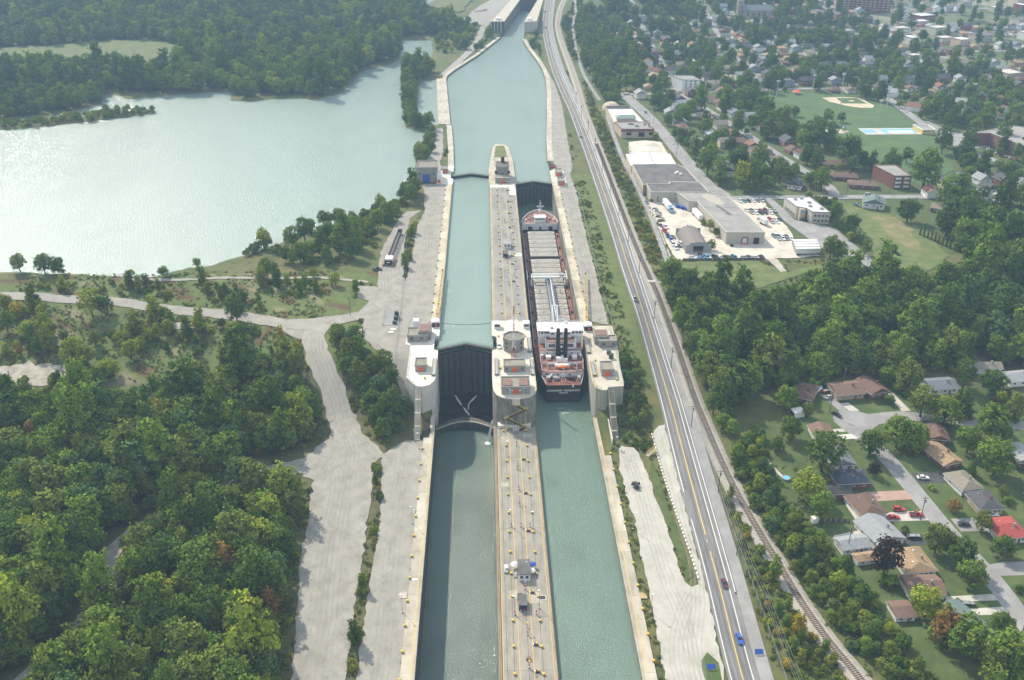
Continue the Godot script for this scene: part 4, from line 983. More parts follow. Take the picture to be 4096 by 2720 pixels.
	part(fr, "frame", MB.new().beam(Vector3(-2.7, 2.6, 0), Vector3(2.7, 2.6, 0), 0.22).beam(Vector3(-2.7, 0, 0), Vector3(-2.7, 2.6, 0), 0.2).beam(Vector3(2.7, 0, 0), Vector3(2.7, 2.6, 0), 0.2).beam(Vector3(-2.7, 2.6, 0), Vector3(-2.7, 2.6, -9), 0.16).beam(Vector3(2.7, 2.6, 0), Vector3(2.7, 2.6, -9), 0.16).beam(Vector3(-2.7, 2.6, -9), Vector3(2.7, 2.6, -9), 0.14).beam(Vector3(-2.7, 0, -9), Vector3(-2.7, 2.6, -9), 0.14).beam(Vector3(2.7, 0, -9), Vector3(2.7, 2.6, -9), 0.14), M.line_yellow)
	# upper control building and machine shop
	t = thing("control_building", "concrete control building with a round-fronted tower at the head of the dividing wall", "building", Vector3(0, y, -235.4))
	part(t, "front_wall", MB.new().box(Vector3(0.1, 1.75, -3.4), Vector3(9.6, 3.5, 6.8)), M.gatehouse)
	part(t, "front_roof", MB.new().box(Vector3(0.1, 3.6, -3.4), Vector3(10.2, 0.4, 7.4)), M.gatehouse_roof)
	var tw := PackedVector2Array()
	for i in 9: tw.append(Vector2(0.3 + 4.4 * cos(PI * i / 8), -11.0 + 3.6 * sin(PI * i / 8)))
	tw.append(Vector2(-4.1, -19)); tw.append(Vector2(4.7, -19))
	part(t, "tower_wall", MB.new().prism(tw, 0, 9.2), M.gatehouse)
	part(t, "tower_parapet", MB.new().prism(Geometry2D.offset_polygon(tw, 0.5)[0], 8.6, 9.6, true), M.gatehouse)
	part(t, "tower_roof", MB.new().prism(tw, 9.6, 9.65), tint(M.gatehouse_roof, .5, .5, .5))
	part(t, "lattice", MB.new().box(Vector3(0.6, 11.5, -17), Vector3(2.4, 4.0, 2.4)), M.dark)
	for x in [-1.4, 1.6]: windows(t, Vector3(x, 6.8, -7.55), 0, 0.8, 1.2, M.grey)
	windows(t, Vector3(0.2, 4.7, -7.35), 0, 1.8, 0.8, M.grey)
	for x in [-4.3, 4.8]: part(t, "lookout", MB.new().box(Vector3(x, 4.9, -9.0), Vector3(1.4, 1.8, 2.0)), M.navy)
	part(t, "door", MB.new().box(Vector3(0.4, 1.2, 0.06), Vector3(1.9, 2.4, 0.1)), M.orange)
	var pf := MB.new()
	for x in [-5.0, 0.0, 5.2]:
		for z in [-37.0, -45.0, -53.0]:
			pf.beam(Vector3(x, 0, z), Vector3(x, 4, z), 0.16)
			if z > -50: pf.beam(Vector3(x, 4, z), Vector3(x, 4, z - 8), 0.12)
			if x < 5: pf.beam(Vector3(x, 4, z), Vector3(x + 5.1, 4, z), 0.12)
	part(t, "pipe_cage", pf, M.steel)
	t = thing("machine_shop", "tall windowless grey building with a big blue door by the lake", "building", Vector3(-51.2, y - 0.25, -239.2))
	part(t, "wall", MB.new().box(Vector3(0, 5.0, -8), Vector3(13.6, 10, 16)), tint(M.gatehouse, 1.0, .98, .95))
	var pr := MB.new()
	for s in [[0, 0.1, 14.2, 0.5], [0, -16.1, 14.2, 0.5]]: pr.box(Vector3(s[0], 10, s[1]), Vector3(s[2], 1.6, s[3]))
	for x in [-6.9, 6.9]: pr.box(Vector3(x, 10, -8), Vector3(0.5, 1.598, 15.8))
	part(t, "parapet", pr, M.gatehouse)
	part(t, "roof", MB.new().box(Vector3(0, 10.05, -8), Vector3(13.0, 0.1, 15.4)), tint(M.gatehouse_roof, .85, .85, .85))
	part(t, "door", MB.new().box(Vector3(-0.6, 2.9, 0.06), Vector3(4.9, 5.8, 0.12)), M.blue)
	windows(t, Vector3(4.4, 2.6, 0), 0, 1.2, 1.8, M.white, 2, 3)
	for x in [-5.0, 4.6]: windows(t, Vector3(x, 6.2, 0), 0, 1.4, 1.0, M.grey, 2, 1)
	t = thing("annexe", "small white block with an orange door beside the tall blue-doored building", "building", Vector3(-42.7, y, -236.6))
	part(t, "wall", MB.new().box(Vector3(0, 2.9, -4.5), Vector3(3.3, 5.8, 9)), M.white)
	part(t, "roof", MB.new().box(Vector3(0, 5.9, -4.5), Vector3(3.7, 0.25, 9.4)), M.white_roof)
	part(t, "door", MB.new().box(Vector3(-0.3, 1.3, 0.06), Vector3(1.9, 2.5, 0.1)), M.orange)
	# offices on the dividing walls
	for q in [[0.4, 0.3, 147.2, "white-walled lock office with a dark flat roof on the near dividing wall"], [0.6, y, -116.6, "small white-walled office with a grey roof on the upper dividing wall"]]:
		t = thing("lock_office", q[3], "office", Vector3(q[0], q[1], q[2]))
		var l := 7.4 if q[1] < 1 else 6.4
		part(t, "wall", MB.new().box(Vector3(0, 1.35, -l / 2), Vector3(3.9, 2.7, l)), M.white)
		part(t, "roof", MB.new().box(Vector3(0, 2.8, -l / 2), Vector3(4.4, 0.28, l + 0.6)), tint(M.dark_roof, .9, .9, .92) if q[1] < 1 else M.grey)
		for x in [-0.9, 0.9]: windows(t, Vector3(x, 1.6, 0), 0, 0.9, 0.9, M.grey, 1, 1)
		for z in [-2.0, -4.6]: windows(t, Vector3(1.96, 1.6, z), PI / 2, 1.3, 0.9, M.grey, 2, 1)
		part(t, "unit", MB.new().box(Vector3(0.3, 0.4, 0.6), Vector3(0.7, 0.7, 0.7)), M.white)
		part(t, "skylight", MB.new().box(Vector3(1.0, 3.0, -l + 1.4), Vector3(0.7, 0.2, 1.0)), M.grey)
	for q in [[-2.7, 140.6, "white patio umbrella beside the lock office", "white_roof"], [3.3, 140.8, "blue patio umbrella beside the lock office", "blue"], [2.9, 144.0, "small white patio umbrella near the office corner", "white_roof"]]:
		t = thing("umbrella", q[2], "umbrella", Vector3(q[0], 0.3, q[1]))
		part(t, "pole", MB.new().tube(Vector3.ZERO, Vector3(0, 2.2, 0), 0.05), M.steel)
		part(t, "canopy", MB.new().lathe(Vector3(0, 1.7, 0), [Vector2(1.5, 0.0), Vector2(0.8, 0.45), Vector2(0.02, 0.7)], 8), M[q[3]])
	for q in [[-0.6, 0.3, 161.4, "dark navy shed with a black roof on the near dividing wall"], [-0.6, y, -102.8, "small navy shed with an orange lifebuoy on the upper dividing wall"]]:
		t = thing("shed", q[3], "shed", Vector3(q[0], q[1], q[2]))
		part(t, "wall", MB.new().box(Vector3(0, 1.15, -2.4), Vector3(2.6, 2.3, 4.8)), M.navy)
		part(t, "roof", MB.new().box(Vector3(0, 2.4, -2.4), Vector3(2.9, 0.2, 5.2)), M.dark_roof)
		part(t, "side_box", MB.new().box(Vector3(-0.8, 1.0, -5.4), Vector3(1.6, 2.0, 1.2)), M.black)
		part(t, "lifebuoy", MB.new().box(Vector3(0.5, 0.6, 0.08), Vector3(0.5, 0.5, 0.12)), M.orange)
		part(t, "post", MB.new().tube(Vector3(-0.7, 0, 0.5), Vector3(-0.7, 1.0, 0.5), 0.1), M.white)
	# outdoor stairs
	for q in [[-41.0, 39.5, 60.0, "left"], [41.2, 45.6, 65.8, "right"]]:
		t = thing("stairway", "long straight concrete stairway with landings beside the %s gate pier" % q[3], "stairs", Vector3(q[0], 0, q[1]))
		var l: float = q[2] - q[1]
		for f in 4:
			var st := MB.new()
			var n := 14
			for i in n:
				var u := (f * (n + 3.0) + i) / (4 * (n + 3.0))
				var yy := lerpf(UP1, 0.4, (f * n + i) / (4.0 * n))
				st.box(Vector3(0, yy - 1.0, l * u), Vector3(2.2, 2.0, l / (4 * (n + 3.0)) * 1.02))
			part(t, "flight", st, tint(M.coping, .55, .52, .47) if q[0] > 0 else M.coping)
			var u2 := (f * (n + 3.0) + n + 1.0) / (4 * (n + 3.0))
			part(t, "landing", MB.new().box(Vector3(0, lerpf(UP1, 0.4, (f + 1) / 4.0) - 1.0, l * u2), Vector3(2.3, 2.0, l / (4 * (n + 3.0)) * 3.0)), M.coping)
		railing(t, [Vector3(1.2, UP1, 0), Vector3(1.2, 0.4, l)], M.steel, "railing", 1.1, 1.6)
		railing(t, [Vector3(-1.2, UP1, 0), Vector3(-1.2, 0.4, l)], M.steel, "railing", 1.1, 1.6)
	# steel stair on the pier head
	t = thing("steel_stair", "zigzag steel stair with yellow handrails climbing the dark pier head", "stairs", Vector3(0, 0.3, 51.6))
	var st0 := MB.new()
	for i in 6: st0.box(Vector3(0.6, 13.9 - i * 0.3, -0.4 + i * 0.35), Vector3(3.2, 0.3, 0.4))
	part(t, "top_steps", st0, M.coping)
	var lands := [Vector3(0.6, 12.4, 1.9), Vector3(4.4, 10.2, 1.9), Vector3(-3.7, 6.0, 1.9), Vector3(4.1, 1.7, 1.9), Vector3(1.6, 0, 1.9)]
	for i in 5:
		if i < 4: part(t, "landing", MB.new().box(lands[i], Vector3(1.8 if i else 3.2, 0.12, 1.1)), M.timber)
		if i < 4 and i > 0: railing(t, [lands[i] + Vector3(-0.9, 0, 0.5), lands[i] + Vector3(0.9, 0, 0.5)], M.yellow, "railing", 1.1, 0.9)
		if i < 4:
			var fl := MB.new()
			var a: Vector3 = lands[i]; var b: Vector3 = lands[i + 1]
			for k in 14: fl.box(a.lerp(b, (k + 0.5) / 14), Vector3(absf(b.x - a.x) / 14 + 0.05, 0.07, 0.95))
			fl.beam(a + Vector3(0, -0.15, 0.5), b + Vector3(0, -0.15, 0.5), 0.1, 0.3)
			fl.beam(a + Vector3(0, -0.15, -0.5), b + Vector3(0, -0.15, -0.5), 0.1, 0.3)
			part(t, "flight", fl, M.black)
			railing(t, [a + Vector3(0, 0, 0.55), b + Vector3(0, 0, 0.55)], M.yellow, "railing", 1.1, 1.6)
	for p in [Vector3(4.4, 5.1, 1.9), Vector3(-3.7, 3.0, 1.9), Vector3(4.1, 0.85, 1.9)]: part(t, "post", MB.new().box(p + Vector3(0, 0, 0.4), Vector3(0.16, p.y * 2, 0.16)), M.yellow)
	# glazed stair-foot frame
	t = thing("cable_cage", "open white-framed steel box at the foot of the pier head", "cage", Vector3(0.4, 0.3, 56.0))
	var bf := MB.new()
	for x in [-1.2, 0.0, 1.2]: bf.beam(Vector3(x, 0, 0), Vector3(x, 2.2, 0), 0.12).beam(Vector3(x, 0, -2), Vector3(x, 2.2, -2), 0.12).beam(Vector3(x, 2.2, 0), Vector3(x, 2.2, -2), 0.12)
	for yy in [0.3, 1.2, 2.2]: bf.beam(Vector3(-1.2, yy, 0), Vector3(1.2, yy, 0), 0.12).beam(Vector3(-1.2, yy, -2), Vector3(1.2, yy, -2), 0.12)
	part(t, "frame", bf, M.white)
	part(t, "floor", MB.new().box(Vector3(0, 0.1, -1), Vector3(2.4, 0.12, 2)), M.dark)

func lattice_boom(a: Vector3, b: Vector3, label: String) -> void:
	var t := thing("arrester_boom", label, "boom", a, 0, "yellow arrester booms")
	var d := b - a; var l := d.length(); var u := d.normalized()
	var sd := u.cross(Vector3.UP).normalized()
	var ch := MB.new(); var lc := MB.new()
	var n := int(l / 2.2)
	for s in [[-0.55, 0], [0.55, 0], [-0.4, 1.0], [0.4, 1.0]]: ch.beam(sd * s[0] + Vector3.UP * s[1], d + sd * s[0] * 0.5 + Vector3.UP * s[1] * 0.5, 0.16)
	for i in n:
		var p := d * (float(i) / n); var q := d * (float(i + 1) / n); var f := 1.0 - 0.5 * i / n
		lc.beam(p + sd * -0.55 * f, q + sd * 0.55 * f, 0.1); lc.beam(p + sd * -0.55 * f, q + sd * -0.4 * f + Vector3.UP * f, 0.1); lc.beam(p + sd * 0.55 * f, q + sd * 0.4 * f + Vector3.UP * f, 0.1)
		lc.beam(p + sd * -0.4 * f + Vector3.UP * f, p + sd * 0.4 * f + Vector3.UP * f, 0.1)
		if i % 5 == 2: part(t, "plate", MB.new().beam(p + Vector3.UP * f * 0.5, q + Vector3.UP * f * 0.5, 0.9 * f, 0.8 * f), M.yellow)
	var dk := flat(.42, .26, .03, 0.7)
	part(t, "chord", ch, dk); part(t, "lacing", lc, dk)
	part(t, "tip_sheave", MB.new().box(d + Vector3.UP * 0.3, Vector3(0.8, 1.0, 0.8)), M.dark)

func build_lock_fittings() -> void:
	var proto := thing("bollard", "", "bollard")
	part(proto, "base", MB.new().lathe(Vector3.ZERO, [Vector2(0.42, 0), Vector2(0.34, 0.12), Vector2(0.3, 0.3)], 8), M.dark)
	part(proto, "cap", MB.new().lathe(Vector3.ZERO, [Vector2(0.3, 0.3), Vector2(0.5, 0.38), Vector2(0.52, 0.62), Vector2(0.36, 0.8), Vector2(0.02, 0.86)], 9), M.yellow)
	var first := true
	var rows := []
	for z in range(0, 15):
		var zz := 65.6 + z * 11.2
		rows.append([-4.0, 0.31, zz - 0.3, "yellow mooring bollard on the near dividing wall"]); rows.append([4.65, 0.31, zz, "yellow mooring bollard on the near dividing wall"])
		rows.append([-38.35, 0.31, zz + 1.0, "yellow mooring bollard along the near left coping"]); rows.append([38.35, 0.31, zz - 4.4, "yellow mooring bollard along the near right coping"])
	for z in range(0, 18):
		var zz := -220.0 + z * 11.1
		rows.append([-3.95, UP1 + 0.31, zz, "yellow mooring bollard on the upper dividing wall"]); rows.append([4.65, UP1 + 0.31, zz + 0.6, "yellow mooring bollard on the upper dividing wall"])
		rows.append([-38.4, UP1 + 0.31, zz - 2, "yellow mooring bollard along the upper left coping"]); rows.append([38.4, UP1 + 0.31, zz + 8, "yellow mooring bollard along the upper right coping"])
	for q in [[-5.6, UP1, 25], [-38.6, UP1, 33], [44.6, UP1, 36.5], [37.2, UP1, 19], [-4.9, 0.0, 54.2], [-3.6, 0.0, 53.4], [5.0, 0.0, 54.3], [-6.0, UP1, -6], [6.4, UP1, -6], [40.2, UP1, 28]]: rows.append([q[0], q[1] + 0.31, q[2], "yellow mooring bollard on a gate pier"])
	for q in rows:
		var o: Node3D
		if first: o = proto; o.position = Vector3(q[0], q[1], q[2]); first = false
		else: o = dup(proto, "bollard", Vector3(q[0], q[1], q[2]))
		o.set_meta("label", q[3]); o.set_meta("group", q[3].replace("bollard", "bollards"))
	# winches
	var w := thing("winch", "small blue winch with a yellow drum on the near dividing wall", "winch", Vector3(2.8, 0.31, 98.1), 0, "blue winches on the dividing wall")
	part(w, "frame", MB.new().box(Vector3(0, 0.3, 0), Vector3(1.2, 0.6, 0.8)), M.navy)
	part(w, "drum", MB.new().tube(Vector3(0.35, 0.8, -0.3), Vector3(0.35, 0.8, 0.3), 0.34, 0.34, 9), M.yellow)
	part(w, "crank", MB.new().box(Vector3(-0.75, 0.45, 0), Vector3(0.3, 0.25, 0.5)), M.white)
	for z in [75.4, 120.8, 153.2, 176.6, 187.6, 199]: dup(w, "winch", Vector3(2.85, 0.31, z))
	for z in [-219.5, -197, -175, -150, -105, -93.5, -70]: dup(w, "winch", Vector3(2.9, UP1 + 0.31, z), 0, "small blue winch with a yellow drum on the upper dividing wall")
	# signal posts
	var s := thing("signal_post", "short red signal post on the near dividing wall", "signal post", Vector3(0.2, 0.31, 81.9), 0, "signal posts along the dividing wall")
	part(s, "post", MB.new().tube(Vector3.ZERO, Vector3(0, 1.9, 0), 0.09), M.steel)
	part(s, "head", MB.new().box(Vector3(0, 1.5, 0), Vector3(0.45, 0.7, 0.35)), flat(.5, .09, .05, 0.6))
	part(s, "base", MB.new().box(Vector3(0, 0.15, 0), Vector3(0.6, 0.3, 0.6)), M.grey)
	for q in [[0.2, 95.6], [0.2, 105.6], [0.3, 118.2], [-3.2, 118.1], [3.6, 118.3], [0.5, 151.3], [3.7, 163.3], [-3.3, 163.4], [0.5, 172.3], [0.4, 185.9], [0.4, 65.0]]: dup(s, "signal_post", Vector3(q[0], 0.31, q[1]))
	for q in [[0.1, -222], [0.2, -186], [0.2, -160], [0.2, -136], [0.3, -95], [0.3, -82], [0.2, -66], [-0.6, -45]]: dup(s, "signal_post", Vector3(q[0], UP1 + 0.31, q[1]), 0, "short red signal post on the upper dividing wall")
	var v := thing("windsock", "small yellow wind vane on a short post above the dividing wall", "wind vane", Vector3(0.3, 0.31, 103.5), 0, "yellow wind vanes")
	part(v, "post", MB.new().tube(Vector3.ZERO, Vector3(0, 3.4, 0), 0.06), M.steel)
	part(v, "vane", MB.new().box(Vector3(0, 3.4, 0), Vector3(0.9, 0.1, 0.2)).box(Vector3(0, 3.5, 0), Vector3(0.2, 0.1, 0.9)), M.yellow)
	for z in [80.0, 170.4, 186.4]: dup(v, "windsock", Vector3(0.4, 0.31, z))
	# lamp posts
	var l := thing("lamp_post", "slim grey lamp post with a flat lamp head on the near dividing wall", "lamp post", Vector3(-3.35, 0.31, 118.1), 0, "slim lamp posts on the lock walls")
	part(l, "pole", MB.new().tube(Vector3.ZERO, Vector3(0, 7.6, 0), 0.11, 0.07, 7), M.steel)
	part(l, "lamp_head", MB.new().box(Vector3(-0.3, 7.65, 0), Vector3(0.9, 0.14, 0.35)), M.white)
	part(l, "footing", MB.new().box(Vector3(0, 0.2, 0), Vector3(0.6, 0.4, 0.6)), M.concrete)
	for z in [163.0, 208.0, 73.0]: dup(l, "lamp_post", Vector3(-3.35, 0.31, z))
	for z in [119.5, 160.5, 205.0]: dup(l, "lamp_post", Vector3(4.75, 0.31, z))
	for q in [[40.8, 120.5], [40.8, 163], [40.6, 71], [40.8, 205]]: dup(l, "lamp_post", Vector3(q[0], 0.05, q[1]), PI, "slim grey lamp post on the grass beside the near right coping")
	for q in [[-39.6, 161], [-39.8, 66], [-39.4, 115]]: dup(l, "lamp_post", Vector3(q[0], 0.05, q[1]), 0, "slim grey lamp post beside the near left coping")
	for z in [-210.0, -165.0, -120.0, -72.0]:
		dup(l, "lamp_post", Vector3(-3.2, UP1 + 0.31, z), 0, "slim grey lamp post on the upper dividing wall"); dup(l, "lamp_post", Vector3(3.6, UP1 + 0.31, z - 5), 0, "slim grey lamp post on the upper dividing wall")
	for q in [[-7.3, 16.3, 31.2], [8.2, -3.6, 10.5], [8.5, 17.7, 31.6]]: walkway(q[0], q[1], q[2], UP1 + 0.31)
	for q in [[34.9, -0.7, 12.2], [35.4, 20.5, 33.3], [-34.9, 16, 31]]: walkway(q[0], q[1], q[2], UP1 + 0.31)
	# odds and ends
	var c := thing("steel_basket", "rusty open steel basket standing on the near dividing wall", "basket", Vector3(0.3, 0.31, 182.6))
	part(c, "frame", MB.new().box(Vector3(0, 0.1, 0), Vector3(1.3, 0.2, 1.0)).box(Vector3(-0.6, 0.5, 0), Vector3(0.08, 0.8, 1.0)).box(Vector3(0.6, 0.5, 0), Vector3(0.08, 0.8, 1.0)).box(Vector3(0, 0.8, 0.5), Vector3(1.2, 0.08, 0.08)).box(Vector3(0, 0.8, -0.5), Vector3(1.2, 0.08, 0.08)), M.rust)
	c = thing("utility_cart", "small white utility cart parked beside the lock office", "cart", Vector3(-5.6, 0.31, 142.0))
	part(c, "body", MB.new().box(Vector3(0, 0.6, 0), Vector3(1.3, 0.5, 2.7)), M.white)
	part(c, "bed", MB.new().box(Vector3(0, 0.88, 0.6), Vector3(1.1, 0.1, 1.2)), M.grey)
	part(c, "canopy", MB.new().box(Vector3(0, 1.7, -0.6), Vector3(1.3, 0.1, 1.2)), M.white)
	part(c, "post", MB.new().box(Vector3(-0.55, 1.2, -0.1), Vector3(0.07, 0.9, 0.07)).box(Vector3(0.55, 1.2, -0.1), Vector3(0.07, 0.9, 0.07)).box(Vector3(-0.55, 1.2, -1.1), Vector3(0.07, 0.9, 0.07)).box(Vector3(0.55, 1.2, -1.1), Vector3(0.07, 0.9, 0.07)), M.steel)
	for p in [[-0.6, -0.9], [0.6, -0.9], [-0.6, 0.9], [0.6, 0.9]]: part(c, "wheel", MB.new().tube(Vector3(p[0] - 0.1, 0.3, p[1]), Vector3(p[0] + 0.1, 0.3, p[1]), 0.3), M.rubber)
	for q in [[-2.6, 143.9], [-2.7, 145.2]]:
		c = thing("garden_bench", "grey bench and planter beside the lock office wall", "bench", Vector3(q[0], 0.31, q[1]), 0, "benches beside the lock office")
		part(c, "seat", MB.new().box(Vector3(0, 0.45, 0), Vector3(0.9, 0.1, 1.0)), M.grey)
		part(c, "leg", MB.new().box(Vector3(0, 0.2, -0.4), Vector3(0.8, 0.4, 0.1)), M.grey); part(c, "leg", MB.new().box(Vector3(0, 0.2, 0.4), Vector3(0.8, 0.4, 0.1)), M.grey)
		part(c, "backrest", MB.new().box(Vector3(0.42, 0.8, 0), Vector3(0.08, 0.6, 1.0)), M.white)
	for q in [[-39.9, 153.1, "pale concrete pit cover beside the near left coping"], [39.5, 155.3, "yellow-framed pit cover on the grass by the near right coping"], [40.2, 68.0, "yellow-framed pit cover at the foot of the right stairway"]]:
		solo("pit_cover", MB.new().box(Vector3(0, 0.12, 0), Vector3(2.4, 0.3, 2.8)), M.coping if q[0] < 0 else tint(M.coping, .9, .74, .42), q[2], "pit cover", "", Vector3(q[0], 0.0, q[1]))
	solo("cover_plate", MB.new().box(Vector3(0, 0.36, 0), Vector3(1.9, 0.08, 0.8)), M.white, "white plate lying across the near left coping", "plate", "", Vector3(-36.6, 0, 145.6))
	# switchgear pads
	c = thing("switchgear", "dark green electrical cabinets on a fenced pad left of the lock", "cabinet", Vector3(-56.0, UP1, -24))
	for q in [[0, 2.4, 1.6], [0.3, -1.4, 2.2], [0.5, -4.4, 3.4]]: part(c, "cabinet", MB.new().box(Vector3(q[0], q[2] / 2, q[1]), Vector3(2.0, q[2], 1.4)), flat(.03, .055, .045, 0.5))
	part(c, "pad", MB.new().box(Vector3(-2.0, 0.1, -3), Vector3(8, 0.25, 14)), M.street)
	railing(c, [Vector3(-6, 0, 4), Vector3(-6, 0, -10), Vector3(2.2, 0, -10)], M.steel, "fence", 1.8, 2.4)
	c = thing("switchgear", "dark green electrical cabinets on the right bank pier", "cabinet", Vector3(44.0, UP1 + 0.3, 12.6))
	for q in [[0, 0, 1.6], [0.5, 4.2, 2.4]]: part(c, "cabinet", MB.new().box(Vector3(q[0], q[2] / 2, q[1]), Vector3(1.9, q[2], 1.5)), flat(.03, .055, .045, 0.5))
	for q in [[-56.2, -15.2], [-57.0, -12.3]]: solo("concrete_slab", MB.new().box(Vector3(0, 0.2, 0), Vector3(2.6, 0.3, 1.9)), M.bright_concrete, "loose white slab lying on the gravel left of the lock", "slab", "loose slabs on the gravel", Vector3(q[0], UP1, q[1]))

# ---- the ship --------------------------------------------------------------------------------------------------
func build_ship() -> void:
	var s := thing("bulk_carrier", "long black-hulled bulk carrier with red decks and twin black funnels in the right chamber", "ship", Vector3(22.4, LOW_RIGHT, 0))
	var D := 6.2
	var st := [[28.0, 7.6], [25, 8.6], [20, 9.8], [12, 10.8], [2, 11.3], [-80, 11.3], [-166, 11.3], [-174, 11.0], [-181, 9.6], [-187, 7.0], [-191.5, 4.0], [-194.3, 0.4]]
	var hull := MB.new(); var deck := MB.new(); var boot := MB.new()
	var rings := []
	for q in st:
		var b: float = q[1]; var z: float = q[0]
		var low := b * (0.90 if z > 20 else 1.0) * (0.72 if z < -185 else 1.0)
		rings.append([Vector3(-low, -4, z), Vector3(-b * 0.99, 1.2, z), Vector3(-b, D, z), Vector3(b, D, z), Vector3(b * 0.99, 1.2, z), Vector3(low, -4, z)])
	for i in rings.size() - 1:
		var a: Array = rings[i]; var b: Array = rings[i + 1]
		for j in [0, 1, 3, 4]: hull.quad(a[j], a[j + 1], b[j + 1], b[j])
		if st[i + 1][0] > -173: deck.quad(a[2], a[3], b[3], b[2])
	hull.quad(rings[0][0], rings[0][1], rings[0][4], rings[0][5]); hull.quad(rings[0][1], rings[0][2], rings[0][3], rings[0][4])
	var h := part(s, "hull", hull, M.hull)
	part(s, "main_deck", deck, M.ship_deck)
	var sheer := MB.new()
	for i in range(0, 7):
		for k in [2, 3]: sheer.beam(rings[i][k] + Vector3(0, 0.12, 0), rings[i + 1][k] + Vector3(0, 0.12, 0), 0.25, 0.35)
	part(h, "sheer_strake", sheer, M.hull)
	for q in [["CANADIAN  TRANSPORT", 0.98, 6.1], ["TORONTO", 0.66, 4.9]]:
		var tm := TextMesh.new()
		var f := SystemFont.new(); f.font_names = PackedStringArray(["Droid Sans"]); f.font_weight = 800
		tm.font = f; tm.text = q[0]; tm.font_size = 32; tm.pixel_size = q[1] / 24.0; tm.depth = 0.06
		var o := MeshInstance3D.new()
		o.name = "lettering"; o.mesh = tm; o.material_override = M.white
		o.position = Vector3(0, q[2], 28.05)
		h.add_child(o, true)
	# raised after deck
	var R := 2.6
	var ps := MB.new(); var pd := MB.new()
	var pst := [[28.0, 7.6], [25, 8.6], [20, 9.8], [12, 10.8], [2, 11.3], [-9.5, 11.3]]
	for i in pst.size() - 1:
		for x in [-1.0, 1.0]: ps.quad(Vector3(x * pst[i][1], D, pst[i][0]), Vector3(x * pst[i + 1][1], D, pst[i + 1][0]), Vector3(x * pst[i + 1][1], D + R, pst[i + 1][0]), Vector3(x * pst[i][1], D + R, pst[i][0]))
		pd.quad(Vector3(-pst[i][1], D + R, pst[i][0]), Vector3(pst[i][1], D + R, pst[i][0]), Vector3(pst[i + 1][1], D + R, pst[i + 1][0]), Vector3(-pst[i + 1][1], D + R, pst[i + 1][0]))
	ps.quad(Vector3(-7.6, D, 28), Vector3(7.6, D, 28), Vector3(7.6, D + R, 28), Vector3(-7.6, D + R, 28))
	part(s, "poop_side", ps, M.hull); part(s, "poop_deck", pd, M.ship_deck2)
	part(s, "poop_bulkhead", MB.new().box(Vector3(0, D + R / 2, -9.5), Vector3(22.4, R, 0.3)), M.ship_white)
	# railings along the sides
	for sx in [-1.0, 1.0]:
		var pts := []
		for q in [[-9.6, 11.3], [-80, 11.3], [-166, 11.3], [-172, 11.1]]: pts.append(Vector3(sx * (q[1] - 0.15), D + 0.1, q[0]))
		railing(s, pts, M.ship_white if sx < 0 else M.ship_deck, "side_railing", 1.0, 3.0)
		for z in [-160, -141, -122, -103, -96, -84, -70, -52, -36, -20]:
			part(s, "deck_winch", MB.new().box(Vector3(sx * 10.2, D + 0.45, z), Vector3(0.9, 0.9, 1.8)).box(Vector3(sx * 9.9, D + 0.3, z + 2.2), Vector3(0.5, 0.6, 0.6)), M.dark)
		for z in [-156, -128, -110, -76, -58, -44]: part(s, "vent", MB.new().box(Vector3(sx * 9.6, D + 0.5, z), Vector3(0.45, 1.0, 0.6)), M.yellow)
		part(s, "deck_pipe", MB.new().tube(Vector3(sx * 9.0, D + 0.25, -12), Vector3(sx * 9.0, D + 0.25, -168), 0.14), M.rust)
		part(s, "gangway", MB.new().box(Vector3(sx * 11.0, D + 0.9, -98), Vector3(0.5, 0.8, 12)), M.ship_white)
	# hatch covers
	var edges := [-165.5, -159.0, -152.1, -145.2, -138.2, -131.2, -124.4, 0, -120.7, -114.3, -107.6, -100.8, -93.9, -86.6, -79.5, -72.5, -65.6, -59.4, -53.2, -46.0, -39.0, -32.0, -25.0]
	part(s, "hatch_coaming", MB.new().box(Vector3(0.2, D + 0.45, -144.9), Vector3(16.6, 0.9, 41.4)).box(Vector3(0.2, D + 0.45, -72.8), Vector3(16.6, 0.9, 95.8)), flat(.055, .03, .028, 0.8))
	for i in edges.size() - 1:
		if edges[i] == 0 or edges[i + 1] == 0: continue
		var z0: float = edges[i] + 0.28; var z1: float = edges[i + 1] - 0.28
		var c := MB.new()
		var ring := func(z: float) -> Array: return [Vector3(-8.0, D + 0.9, z), Vector3(-8.0, D + 1.45, z), Vector3(-4, D + 1.56, z), Vector3(4.3, D + 1.56, z), Vector3(8.4, D + 1.45, z), Vector3(8.4, D + 0.9, z)]
		c.hull([ring.call(z0), ring.call(z1)], true); c.fan(ring.call(z0)); c.fan(ring.call(z1))
		var o := part(s, "hatch_cover", c, M.hatch_cover if i % 3 else tint(M.hatch_cover, .93, .93, .92))
		for x in [-7.4, 7.8]: part(o, "marking", MB.new().box(Vector3(x, D + 1.52, z0 + 2.2), Vector3(1.1, 0.06, 0.6)), M.white)
		var dg := MB.new()
		for x in [-4.6, -4.0, 4.6, 5.2]: dg.box(Vector3(x, D + 1.6, (z0 + z1) / 2 + 0.8), Vector3(0.3, 0.16, 0.4))
		part(o, "dog", dg, M.dark)
	# hatch gantry
	var g := part(s, "hatch_gantry", MB.new().box(Vector3(0.2, D + 5.0, -85.8), Vector3(18.6, 1.0, 1.2)).box(Vector3(0.2, D + 5.0, -90.0), Vector3(18.6, 0.5, 0.7)), M.ship_white)
	var lg := MB.new()
